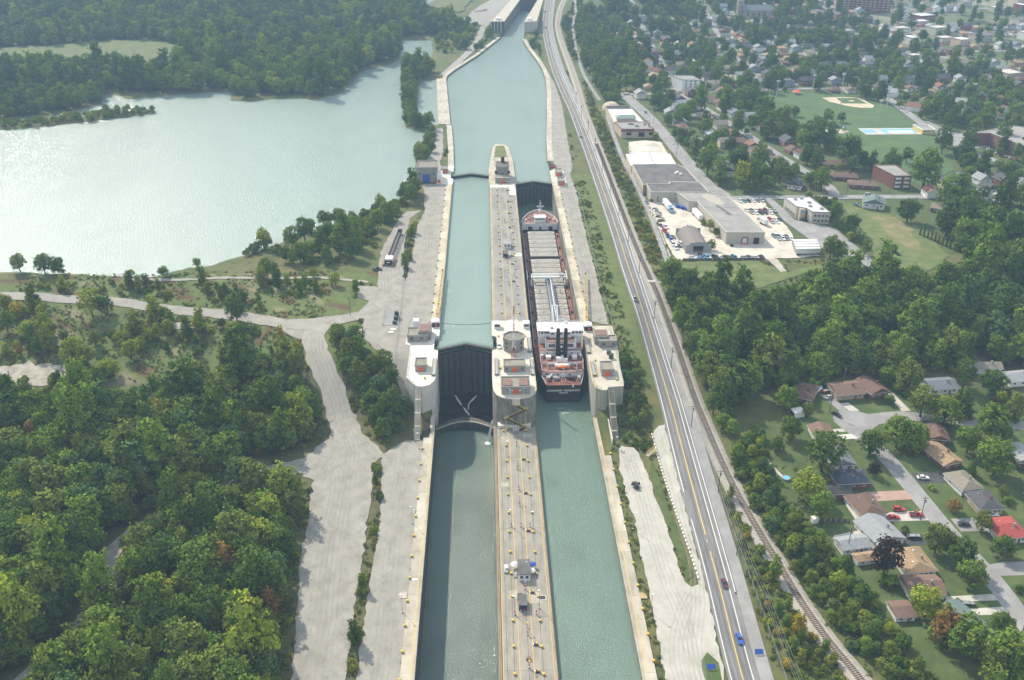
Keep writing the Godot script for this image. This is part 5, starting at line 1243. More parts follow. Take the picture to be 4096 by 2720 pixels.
	for x in [-9.0, 9.4]:
		for z in [-90.0, -85.8]: lg.beam(Vector3(x, D, z), Vector3(x, D + 5, z), 0.55)
		lg.beam(Vector3(x, D + 4.6, -90), Vector3(x, D + 4.6, -85.8), 0.5); lg.box(Vector3(x, D + 0.5, -87.9), Vector3(0.9, 0.8, 6.6))
	part(g, "leg", lg, M.ship_white)
	part(g, "trolley", MB.new().box(Vector3(7.4, D + 5.8, -87.8), Vector3(2.4, 1.0, 3.0)), M.grey)
	railing(g, [Vector3(-9, D + 5.4, -86.2), Vector3(9.4, D + 5.4, -86.2)], M.ship_white, "railing", 0.9, 2.0)
	# self-unloading boom
	var bt := part(s, "unloading_boom", MB.new().box(Vector3(0.2, D + 2.9, -57), Vector3(2.3, 0.35, 54)), M.boom)
	var ch := MB.new(); var lc := MB.new()
	var zf := -83.5; var za := -30.0
	for q in [[-1.75, 2.4], [1.75, 2.4], [-1.25, 5.2], [1.25, 5.2]]: ch.beam(Vector3(0.2 + q[0], D + q[1], zf), Vector3(0.2 + q[0], D + q[1] + 0.6, za), 0.28)
	var n := 17
	for i in n:
		var z0 := lerpf(zf, za, float(i) / n); var z1 := lerpf(zf, za, float(i + 1) / n); var dy := 0.6 * i / n
		for x in [-1.0, 1.0]:
			lc.beam(Vector3(0.2 + x * 1.75, D + 2.4 + dy, z0), Vector3(0.2 + x * 1.25, D + 5.2 + dy, z1), 0.16); lc.beam(Vector3(0.2 + x * 1.25, D + 5.2 + dy, z0), Vector3(0.2 + x * 1.75, D + 2.4 + dy, z0), 0.16)
		lc.beam(Vector3(0.2 - 1.25, D + 5.2 + dy, z0), Vector3(0.2 + 1.25, D + 5.2 + dy, z1), 0.16); lc.beam(Vector3(0.2 - 1.25, D + 5.2 + dy, z0), Vector3(0.2 + 1.25, D + 5.2 + dy, z0), 0.16)
	part(bt, "chord", ch, M.boom); part(bt, "lacing", lc, M.boom)
	part(bt, "belt_cover", MB.new().box(Vector3(0.9, D + 5.5, -57), Vector3(0.35, 0.35, 53)), M.ship_white)
	part(bt, "head", MB.new().box(Vector3(0.2, D + 4.2, -83.2), Vector3(3.8, 3.2, 1.6)), flat(.16, .20, .24, 0.6))
	var af := MB.new()
	for x in [-1.0, 1.0]: af.tube(Vector3(0.2 + x * 1.5, D, -26), Vector3(0.2 + x * 1.3, D + 10.5, -38), 0.34); af.tube(Vector3(0.2 + x * 2.2, D, -38.5), Vector3(0.2 + x * 1.3, D + 10.5, -38), 0.3); af.tube(Vector3(0.2 + x * 0.5, D + 2, -18), Vector3(0.2 + x * 1.2, D + 10.4, -38), 0.22)
	af.tube(Vector3(-1.6, D + 10.4, -38), Vector3(2.0, D + 10.4, -38), 0.45)
	part(s, "boom_frame", af, M.ship_white)
	part(s, "deck_crane", MB.new().tube(Vector3(3.6, D, -20), Vector3(3.6, D + 7.5, -20), 0.5).beam(Vector3(3.6, D + 7.2, -20), Vector3(5.6, D + 9.2, -23), 0.4).box(Vector3(3.4, D + 8.2, -19.4), Vector3(2.0, 1.6, 2.0)), M.ship_white)
	for q in [[-5.4, 1], [5.8, -1]]: part(s, "davit", MB.new().beam(Vector3(q[0], D + 1.5, -73), Vector3(q[0] + q[1] * 0.2, D + 4.0, -73), 0.35), flat(.40, .22, .04, 0.7))
	# forecastle
	var fc := MB.new(); var fd := MB.new(); var fb := MB.new()
	var F := D + 4.3
	var fr := [[-172.0, 11.25], [-176, 10.9], [-181.5, 9.7], [-187.3, 7.2], [-192, 4.2], [-195.2, 0.4]]
	for i in fr.size() - 1:
		for x in [-1.0, 1.0]:
			var a := Vector3(x * fr[i][1], D, fr[i][0]); var b := Vector3(x * fr[i + 1][1], D, fr[i + 1][0])
			fc.quad(a, b, b + Vector3.UP * 4.3, a + Vector3.UP * 4.3)
			fb.beam(a + Vector3.UP * 4.8, b + Vector3.UP * 4.8, 0.16, 1.0)
		fd.quad(Vector3(-fr[i][1], F, fr[i][0]), Vector3(fr[i][1], F, fr[i][0]), Vector3(fr[i + 1][1], F, fr[i + 1][0]), Vector3(-fr[i + 1][1], F, fr[i + 1][0]))
	part(s, "forecastle_side", fc, M.hull)
	part(s, "forecastle_deck", fd, M.ship_deck2)
	part(s, "bulwark", fb, M.ship_white)
	var fw := part(s, "forecastle_front", MB.new().box(Vector3(0, D + 2.15, -171.9), Vector3(22.4, 4.3, 0.3)), M.ship_white)
	for q in [[-6, 2.6, 2.2], [0.2, 1.2, 2.0], [6.6, 2.6, 2.2]]: part(fw, "door", MB.new().box(Vector3(q[0], D + q[2] / 2, -171.72), Vector3(q[1], q[2], 0.1)), M.dark)
	part(fw, "notice_board", MB.new().box(Vector3(-7.6, D + 3.5, -171.6), Vector3(1.7, 1.6, 0.3)), M.white)
	railing(s, [Vector3(-11, F, -172), Vector3(11, F, -172)], M.ship_white, "railing", 1.0, 2.0)
	var ph := part(s, "pilot_house", MB.new().box(Vector3(0.1, F + 1.7, -175.0), Vector3(6.8, 3.4, 4.6)), M.ship_white)
	for i in 5: part(ph, "window", MB.new().box(Vector3(-2.3 + i * 1.2, F + 2.3, -172.66), Vector3(0.85, 0.8, 0.08)), M.glass)
	part(ph, "roof", MB.new().box(Vector3(0.1, F + 3.5, -175.0), Vector3(7.4, 0.25, 5.2)), M.ship_white)
	part(s, "foremast", MB.new().tube(Vector3(0.6, F, -183), Vector3(0.6, F + 11.4, -183), 0.34, 0.16).box(Vector3(0.6, F + 7.4, -183), Vector3(4.4, 0.22, 0.3)).beam(Vector3(-1.4, F + 7.4, -183), Vector3(-0.2, F + 5.8, -183), 0.16).beam(Vector3(2.6, F + 7.4, -183), Vector3(1.4, F + 5.8, -183), 0.16).box(Vector3(0.1, F + 4.6, -182.8), Vector3(1.6, 1.0, 0.8)).box(Vector3(0.9, F + 9.2, -183), Vector3(1.2, 0.2, 0.2)), M.white)
	for x in [-8.8, 8.8]: part(s, "capstan", MB.new().lathe(Vector3(x, F, -176.5), [Vector2(0.6, 0), Vector2(0.45, 0.7), Vector2(0.7, 1.2), Vector2(0.02, 1.4)], 8), M.ship_white)
	for q in [[-4, -181], [4, -181], [-2.6, -186], [2.8, -186], [-6.4, -179], [6.4, -179]]: part(s, "anchor_windlass", MB.new().box(Vector3(q[0], F + 0.5, q[1]), Vector3(1.3, 1.0, 1.4)), M.grey)
	# after superstructure
	var before := s.get_child_count()
	var W: Material = M.ship_white
	var t1 := part(s, "lower_deckhouse", MB.new().box(Vector3(0.3, D + 1.5, -2.0), Vector3(19.2, 3.0, 22.0)), W)
	part(t1, "boat_deck", MB.new().box(Vector3(0.3, D + 3.05, -2.0), Vector3(19.8, 0.12, 22.6)), M.ship_deck2)
	railing(t1, [Vector3(-9.4, D + 3.1, 2), Vector3(-9.4, D + 3.1, 9.2), Vector3(-4, D + 3.1, 9.2), Vector3(4.6, D + 3.1, 9.2), Vector3(10.0, D + 3.1, 9.2), Vector3(10.0, D + 3.1, 2)], W, "railing", 1.0, 1.6)
	var t2 := part(s, "middle_deckhouse", MB.new().box(Vector3(0.3, D + 4.5, -5.7), Vector3(18.8, 2.8, 14.6)), W)
	part(t2, "deck", MB.new().box(Vector3(0.3, D + 5.96, -5.7), Vector3(19.2, 0.12, 15.0)), M.ship_deck2)
	for q in [[-6.2, 0.9], [-1.6, 1.6], [5.4, 0.9], [8.0, 0.6]]: part(t2, "door", MB.new().box(Vector3(q[0], D + 4.2, 1.66), Vector3(q[1], 1.5, 0.1)), M.grey)
	var t3 := part(s, "upper_deckhouse", MB.new().box(Vector3(0.3, D + 7.9, -6.0), Vector3(12.6, 3.8, 13.4)), W)
	part(t3, "deck", MB.new().box(Vector3(0.3, D + 9.86, -6.0), Vector3(13.0, 0.12, 13.8)), M.ship_deck2)
	for sx in [-1.0, 1.0]:
		for i in 6: part(t3, "louvre", MB.new().box(Vector3(0.3 + sx * (2.9 + i * 0.52), D + 8.0, 0.76), Vector3(0.40, 1.5, 0.1)), M.glass)
		part(t3, "bridge_support", MB.new().box(Vector3(0.3 + sx * 8.2, D + 7.9, -9.0), Vector3(3.2, 3.8, 7.0)), W)
		part(t3, "ladder", MB.new().beam(Vector3(0.3 + sx * 6.9, D + 6, -0.6), Vector3(0.3 + sx * 6.9, D + 9.8, -3.4), 0.7, 0.15), W)
	railing(t3, [Vector3(-6.1, D + 9.9, 0.8), Vector3(6.7, D + 9.9, 0.8)], W, "railing", 1.0, 1.4)
	railing(t2, [Vector3(-9.1, D + 6, 1.6), Vector3(-6.2, D + 6, 1.6)], W, "railing", 1.0, 1.4)
	railing(t2, [Vector3(6.8, D + 6, 1.6), Vector3(9.7, D + 6, 1.6)], W, "railing", 1.0, 1.4)
	var br := part(s, "bridge", MB.new().prism(P2([-10.1, -12.6, 10.7, -12.6, 10.7, -4.6, 5.2, -4.6, 5.2, -3.4, -4.6, -3.4, -4.6, -4.6, -10.1, -4.6]), D + 9.9, D + 13.0), W)
	part(br, "roof", MB.new().prism(P2([-10.5, -13.2, 11.1, -13.2, 11.1, -4.2, 5.4, -4.2, 5.4, -3.0, -4.8, -3.0, -4.8, -4.2, -10.5, -4.2]), D + 13.0, D + 13.25, true), M.white_roof)
	for x in [-9.6, -8.2, -6.6, -5.4, 6.2, 7.9, 9.5, 10.5]: part(br, "window", MB.new().box(Vector3(x, D + 12.0, -4.55), Vector3(1.1 if absf(x) < 9.55 else 0.5, 0.75, 0.1)), M.glass)
	for x in [-3.4, 0.3, 4.0]: part(br, "window", MB.new().box(Vector3(x, D + 12.0, -3.35), Vector3(1.3, 0.7, 0.1)), M.glass)
	railing(br, [Vector3(-10.3, D + 13.25, -13), Vector3(10.9, D + 13.25, -13)], W, "railing", 1.0, 1.6)
	part(br, "roof_unit", MB.new().box(Vector3(-3.6, D + 13.6, -6.6), Vector3(1.3, 0.8, 1.0)), M.grey)
	part(br, "radar_mast", MB.new().tube(Vector3(0.3, D + 13.2, -10), Vector3(0.3, D + 19.0, -10), 0.25, 0.12).box(Vector3(0.3, D + 16.4, -10), Vector3(3.6, 0.2, 0.3)).box(Vector3(0.3, D + 18, -10), Vector3(1.6, 0.15, 0.2)), M.white)
	part(br, "radar_dome", MB.new().lathe(Vector3(3.4, D + 13.2, -12), [Vector2(0.5, 0), Vector2(0.7, 0.6), Vector2(0.4, 1.2), Vector2(0.02, 1.4)], 8), M.white)
	for sx in [-1.0, 1.0]:
		var f := part(s, "funnel", MB.new().tube(Vector3(0.4 + sx * 1.75, D + 3.0, 4.2), Vector3(0.4 + sx * 1.75, D + 17.6, 3.0), 0.92, 0.86, 14), M.black)
		part(f, "funnel_top", MB.new().tube(Vector3(0.4 + sx * 1.75, D + 17.4, 3.05), Vector3(0.4 + sx * 1.75, D + 18.0, 2.7), 0.66, 0.6, 12), M.dark)
		part(s, "vent_box", MB.new().box(Vector3(0.3 + sx * 6.0, D + 3.7, 4.2), Vector3(2.1, 1.3, 2.4)).box(Vector3(0.3 + sx * 6.0, D + 4.5, 4.2), Vector3(2.4, 0.3, 2.7)), W)
		part(s, "mushroom_vent", MB.new().lathe(Vector3(0.3 + sx * 8.9, D + 3.0, 3.4), [Vector2(0.35, 0), Vector2(0.35, 1.2), Vector2(0.75, 1.4), Vector2(0.5, 1.9), Vector2(0.02, 2.1)], 8), W)
		part(s, "vent_post", MB.new().tube(Vector3(0.3 + sx * 2.9, D + 3, 4.8), Vector3(0.3 + sx * 2.9, D + 5.2, 4.8), 0.2), W)
	part(s, "engine_casing", MB.new().box(Vector3(0.4, D + 5.4, 1.8), Vector3(1.7, 6.8, 2.6)), M.dark)
	for y in [4.0, 6.2, 8.2]: part(s, "exhaust_dome", MB.new().lathe(Vector3(0.4, D + y, 3.2), [Vector2(0.6, 0), Vector2(0.55, 0.5), Vector2(0.02, 0.8)], 8), M.steel)
	part(s, "machinery", MB.new().box(Vector3(-0.5, D + 4.2, 6.6), Vector3(3.4, 1.8, 1.8)).box(Vector3(1.9, D + 3.9, 7.6), Vector3(1.8, 1.6, 1.8)).tube(Vector3(0.4, D + 3, 7.4), Vector3(0.4, D + 6.6, 7.4), 0.22), W)
	# lifeboat deck and poop
	var t0 := part(s, "after_deckhouse", MB.new().prism(P2([-9.0, 9.0, 9.6, 9.0, 9.6, 14.6, 5.4, 15.8, -4.8, 15.8, -9.0, 14.6]), D, D + 2.2), W)
	part(t0, "lifeboat_deck", MB.new().prism(P2([-9.3, 9.0, 9.9, 9.0, 9.9, 14.8, 5.5, 16.1, -4.9, 16.1, -9.3, 14.8]), D + 2.2, D + 2.32, true), M.ship_deck2)
	railing(t0, [Vector3(-9.1, D + 2.3, 9.4), Vector3(-9.1, D + 2.3, 14.7), Vector3(-4.9, D + 2.3, 15.9), Vector3(5.5, D + 2.3, 15.9), Vector3(9.7, D + 2.3, 14.7), Vector3(9.7, D + 2.3, 9.4)], W, "railing", 1.0, 1.3)
	for q in [[-7.0, 1.0], [-2.0, 0.8], [3.2, 0.8], [6.2, 1.2]]: part(t0, "port", MB.new().box(Vector3(q[0], D + 1.2, 15.83 if absf(q[0]) < 5 else 15.35), Vector3(q[1], 0.8, 0.1)), M.dark)
	var dv := MB.new()
	for x in [-6.4, 6.8]: dv.beam(Vector3(x, D + 2.3, 12.6), Vector3(x, D + 4.4, 11.2), 0.3).beam(Vector3(x, D + 2.3, 9.6), Vector3(x, D + 4.4, 11.2), 0.3).beam(Vector3(x, D + 4.4, 11.2), Vector3(x * 0.35, D + 4.5, 11.2), 0.26)
	part(s, "boat_davit", dv, W)
	part(s, "boat_platform", MB.new().box(Vector3(0.3, D + 3.0, 10.8), Vector3(6.8, 1.4, 1.6)), W)
	var lb := MB.new()
	var lr := []
	for i in 9:
		var u := i / 8.0; var r := 0.15 + 0.95 * sin(u * PI) ** 0.6
		var ring2 := []
		for j in 8: ring2.append(Vector3(lerpf(-2.3, 2.9, u), D + 3.4 + 0.8 * r * sin(TAU * j / 8), 12.8 + r * cos(TAU * j / 8)))
		lr.append(ring2)
	lb.hull(lr); lb.fan(lr[0]); lb.fan(lr[8])
	part(s, "lifeboat", lb, M.lifeboat_orange)
	for sx in [-1.0, 1.0]:
		part(s, "mooring_winch", MB.new().box(Vector3(0.3 + sx * 3.6, D + 0.8, 18.4), Vector3(2.2, 1.4, 1.4)).tube(Vector3(0.3 + sx * 1.6, D + 0.8, 18.4), Vector3(0.3 + sx * 2.6, D + 0.8, 18.4), 0.6), M.steel if sx < 0 else M.dark)
		part(s, "locker", MB.new().box(Vector3(0.3 + sx * 7.0, D + 0.9, 18.6), Vector3(1.5, 1.8, 2.2)), M.steel)
		part(s, "bitts", MB.new().tube(Vector3(sx * 5.4, D, 23.4), Vector3(sx * 5.4, D + 0.9, 23.4), 0.25).tube(Vector3(sx * 5.4, D, 24.4), Vector3(sx * 5.4, D + 0.9, 24.4), 0.25), M.dark)
		part(s, "quarter_railing", MB.new().beam(Vector3(sx * 7.8, D + 0.6, 27.8), Vector3(sx * 9.5, D + 0.6, 20.4), 0.16, 0.9), W)
	part(s, "stern_mast", MB.new().beam(Vector3(-0.8, D, 24.6), Vector3(0.2, D + 4, 23.4), 0.18).beam(Vector3(1.2, D, 24.6), Vector3(0.2, D + 4, 23.4), 0.18).tube(Vector3(0.2, D, 21.6), Vector3(0.2, D + 6.0, 23.4), 0.14).tube(Vector3(5.6, D, 20), Vector3(5.6, D + 3.2, 20.6), 0.2), M.ship_white)
	part(s, "ladder", MB.new().beam(Vector3(-6.6, D + 0.1, 18.2), Vector3(-4.6, D + 2.3, 15.9), 0.8, 0.12), W)
	railing(s, [Vector3(-7.4, D + 0.2, 27.7), Vector3(7.4, D + 0.2, 27.7)], M.ship_deck2, "stern_railing", 1.0, 1.4)
	part(s, "stern_light", MB.new().box(Vector3(4.2, D - 0.4, 28.1), Vector3(0.7, 1.2, 0.2)), W)
	for i in range(before, s.get_child_count()):   # all of it stands on the raised after deck
		var o: Node3D = s.get_child(i)
		var fixed := false
		for w in ["bitts", "quarter_railing", "stern_railing", "stern_light", "stern_mast"]: fixed = fixed or String(o.name).begins_with(w)
		o.position += Vector3(0, R, 0.0 if fixed else 4.6)
	# wash behind the propeller
	var wash := tint(M.foam, .8, .9, .86)
	wash.transparency = BaseMaterial3D.TRANSPARENCY_ALPHA; wash.albedo_color.a = 0.38
	for q in [[-1.2, 33, 1.6, 0.9], [2.2, 34.5, 1.4, 0.8], [0.4, 37, 2.0, 0.7]]:
		var fm := MB.new()
		var blob := PackedVector2Array()
		for i in 16:
			var a := TAU * i / 16; var r: float = q[2] * (0.65 + 0.5 * absf(n2.get_noise_2d(q[0] * 40 + cos(a) * 30, q[1] * 9 + sin(a) * 30)) * 2.2)
			blob.append(Vector2(22.4 + q[0] + cos(a) * r * 1.2, q[1] + sin(a) * r * 0.28))
		fm.prism(blob, LOW_RIGHT, LOW_RIGHT + 0.03)
		solo("propeller_wash", fm, wash, "thin streak of pale foam on the water behind the ship's stern", "foam", "streaks of foam behind the ship")

# ---- vehicles --------------------------------------------------------------------------------------------------
var car_meshes := {}
var paints := {}

func paint(c: String) -> Material:
	if paints.is_empty():
		for q in [["white", .72, .72, .72], ["silver", .42, .43, .45], ["grey", .17, .175, .18], ["black", .014, .015, .018], ["blue", .03, .10, .42], ["navy", .02, .03, .08], ["red", .45, .018, .018], ["maroon", .10, .02, .028], ["green", .04, .12, .10], ["teal", .11, .24, .28], ["beige", .46, .40, .30], ["orange", .55, .14, .02], ["sky", .16, .38, .66]]:
			var m := flat(q[1], q[2], q[3], 0.35)
			m.clearcoat_enabled = true; m.clearcoat = 0.6; m.clearcoat_roughness = 0.1
			paints[q[0]] = m
	return paints[c]

func car_parts(kind: String) -> Dictionary:
	if car_meshes.has(kind): return car_meshes[kind]
	# kind: length, width, sill, belt height, roof height, cabin rear z, cabin front z (from the middle, +z is the nose)
	var K: Array = {"sedan": [4.6, 1.78, 0.28, 0.88, 1.42, -1.75, 0.95], "suv": [4.7, 1.86, 0.38, 1.05, 1.78, -2.15, 0.95], "van": [5.0, 1.95, 0.35, 1.1, 1.95, -2.35, 1.35], "pickup": [5.4, 1.92, 0.42, 1.05, 1.80, -0.55, 1.15]}[kind]
	var L: float = K[0] / 2; var w: float = K[1] / 2
	var b := MB.new()
	var prof := [[-L, 0.45, K[3] - 0.12], [-L + 0.12, K[2], K[3] - 0.04], [-L + 0.7, K[2], K[3]], [K[5], K[2], K[3]], [K[6], K[2], K[3]], [L - 0.9, K[2], K[3] - 0.10], [L - 0.25, K[2], K[3] - 0.20], [L, 0.42, K[3] - 0.34]]
	var rings := []
	for i in prof.size():
		var p: Array = prof[i]
		var ww := w * (0.9 if i == 0 or i == prof.size() - 1 else 1.0)
		rings.append([Vector3(-ww, p[1], p[0]), Vector3(-ww, p[2] - 0.14, p[0]), Vector3(-ww + 0.12, p[2], p[0]), Vector3(ww - 0.12, p[2], p[0]), Vector3(ww, p[2] - 0.14, p[0]), Vector3(ww, p[1], p[0])])
	b.hull(rings); b.fan(rings[0]); b.fan(rings[-1])
	var r0: float = K[5]; var r1: float = K[6]; var top: float = K[4]
	var sl := 0.55 if kind == "sedan" else 0.18
	var sf := 0.75 if kind != "van" else 0.6
	var g := MB.new()
	var lo := [Vector3(-w + 0.1, K[3] - 0.02, r0), Vector3(w - 0.1, K[3] - 0.02, r0), Vector3(w - 0.1, K[3] - 0.02, r1), Vector3(-w + 0.1, K[3] - 0.02, r1)]
	var hi := [Vector3(-w + 0.28, top - 0.05, r0 + sl), Vector3(w - 0.28, top - 0.05, r0 + sl), Vector3(w - 0.28, top - 0.05, r1 - sf), Vector3(-w + 0.28, top - 0.05, r1 - sf)]
	g.hull([lo, hi])
	var rf := MB.new()
	var hi2 := []
	for p in hi: hi2.append(p + Vector3(0, 0.07, 0))
	rf.hull([hi, hi2]); rf.fan(hi2)
	for i in 4: rf.beam(lo[i], hi[i], 0.09)
	if kind in ["suv", "van", "sedan"]:
		for x in [-1.0, 1.0]: rf.beam(Vector3(x * (w - 0.1), K[3], (r0 + r1) / 2 - 0.2), Vector3(x * (w - 0.28), top - 0.04, (r0 + r1) / 2 - 0.2), 0.09)
	var wh := MB.new().tube(Vector3(-0.12, 0, 0), Vector3(0.12, 0, 0), 0.33, 0.33, 10)
	var rim := MB.new().tube(Vector3(-0.125, 0, 0), Vector3(0.125, 0, 0), 0.19, 0.19, 8)
	var lt := MB.new().box(Vector3.ZERO, Vector3(0.36, 0.14, 0.06))
	var bed := MB.new()
	if kind == "pickup": bed.box(Vector3(0, K[3] - 0.02, -1.65), Vector3(1.55, 0.06, 1.9))
	car_meshes[kind] = {"body": b.mesh(), "glass": g.mesh(), "roof": rf.mesh(), "wheel": wh.mesh(), "rim": rim.mesh(), "light": lt.mesh(), "bed": bed.mesh() if kind == "pickup" else null, "L": L, "w": w, "h": K[3]}
	return car_meshes[kind]

func car(kind: String, colour: String, x: float, z: float, yaw: float, label: String, group := "", category := "car", y := -999.0) -> Node3D:
	var K := car_parts(kind)
	var t := thing({"sedan": "car", "suv": "car", "van": "van", "pickup": "pickup_truck"}[kind], label, category if category != "car" else {"sedan": "car", "suv": "car", "van": "van", "pickup": "pickup"}[kind], Vector3(x, (ground0(x, z) + 0.1) if y < -900 else y, z), yaw, group)
	var p := paint(colour)
	piece(t, "body", K.body, p); piece(t, "window_band", K.glass, M.glass); piece(t, "roof", K.roof, p)
	for q in [[-1, 1], [1, 1], [-1, -1], [1, -1]]:
		var o := piece(t, "wheel", K.wheel, M.rubber, Vector3(q[0] * (K.w - 0.1), 0.33, q[1] * (K.L - 0.85)))
		if z > -130: piece(o, "rim", K.rim, M.steel)
	for s in ([-1, 1] if z > -130 else []):
		piece(t, "headlight", K.light, M.white, Vector3(s * (K.w - 0.35), K.h - 0.42, K.L - 0.02)); piece(t, "tail_light", K.light, M.red, Vector3(s * (K.w - 0.35), K.h - 0.25, -K.L + 0.02))
	if K.bed: piece(t, "cargo_bed", K.bed, M.dark)
	return t

func trailer(x: float, z: float, yaw: float, label: String, cab := "", l := 14.0) -> void:
	var y := ground0(x, z) + 0.1
	var t := thing("semi_trailer" if cab == "" else "semi_truck", label, "trailer" if cab == "" else "truck", Vector3(x, y, z), yaw, "white semi-trailers in the works yard" if cab == "" else "")
	var b := part(t, "box", MB.new().box(Vector3(0, 2.55, 0), Vector3(2.6, 2.8, l)), M.white)
	part(b, "roof", MB.new().box(Vector3(0, 3.98, 0), Vector3(2.56, 0.06, l - 0.1)), M.white_roof)
	part(b, "rear_door", MB.new().box(Vector3(0, 2.5, -l / 2 - 0.03), Vector3(2.4, 2.6, 0.05)), M.grey)
	part(t, "chassis", MB.new().box(Vector3(0, 0.95, 0), Vector3(1.2, 0.4, l - 1)), M.dark)
	for zz in [-l / 2 + 1.2, -l / 2 + 2.5]:
		for s in [-1.0, 1.0]: part(t, "wheel", MB.new().tube(Vector3(s * 0.8, 0.5, zz), Vector3(s * 1.25, 0.5, zz), 0.5, 0.5, 10), M.rubber)
	part(t, "landing_leg", MB.new().box(Vector3(-0.8, 0.5, l / 2 - 3), Vector3(0.15, 1.0, 0.15)).box(Vector3(0.8, 0.5, l / 2 - 3), Vector3(0.15, 1.0, 0.15)), M.dark)
	if cab:
		var c := paint(cab)
		var o := part(t, "cab", MB.new().box(Vector3(0, 1.9, l / 2 + 1.9), Vector3(2.4, 2.2, 2.0)).box(Vector3(0, 1.35, l / 2 + 3.7), Vector3(2.1, 1.2, 1.8)), c)
		part(o, "windscreen", MB.new().box(Vector3(0, 2.4, l / 2 + 2.93), Vector3(2.1, 0.8, 0.08)), M.glass)
		part(o, "bumper", MB.new().box(Vector3(0, 0.7, l / 2 + 4.65), Vector3(2.3, 0.5, 0.15)), M.steel)
		for zz in [l / 2 - 0.4, l / 2 + 0.8, l / 2 + 3.8]:
			for s in [-1.0, 1.0]: part(t, "wheel", MB.new().tube(Vector3(s * 0.8, 0.5, zz), Vector3(s * 1.2, 0.5, zz), 0.5, 0.5, 10), M.rubber)

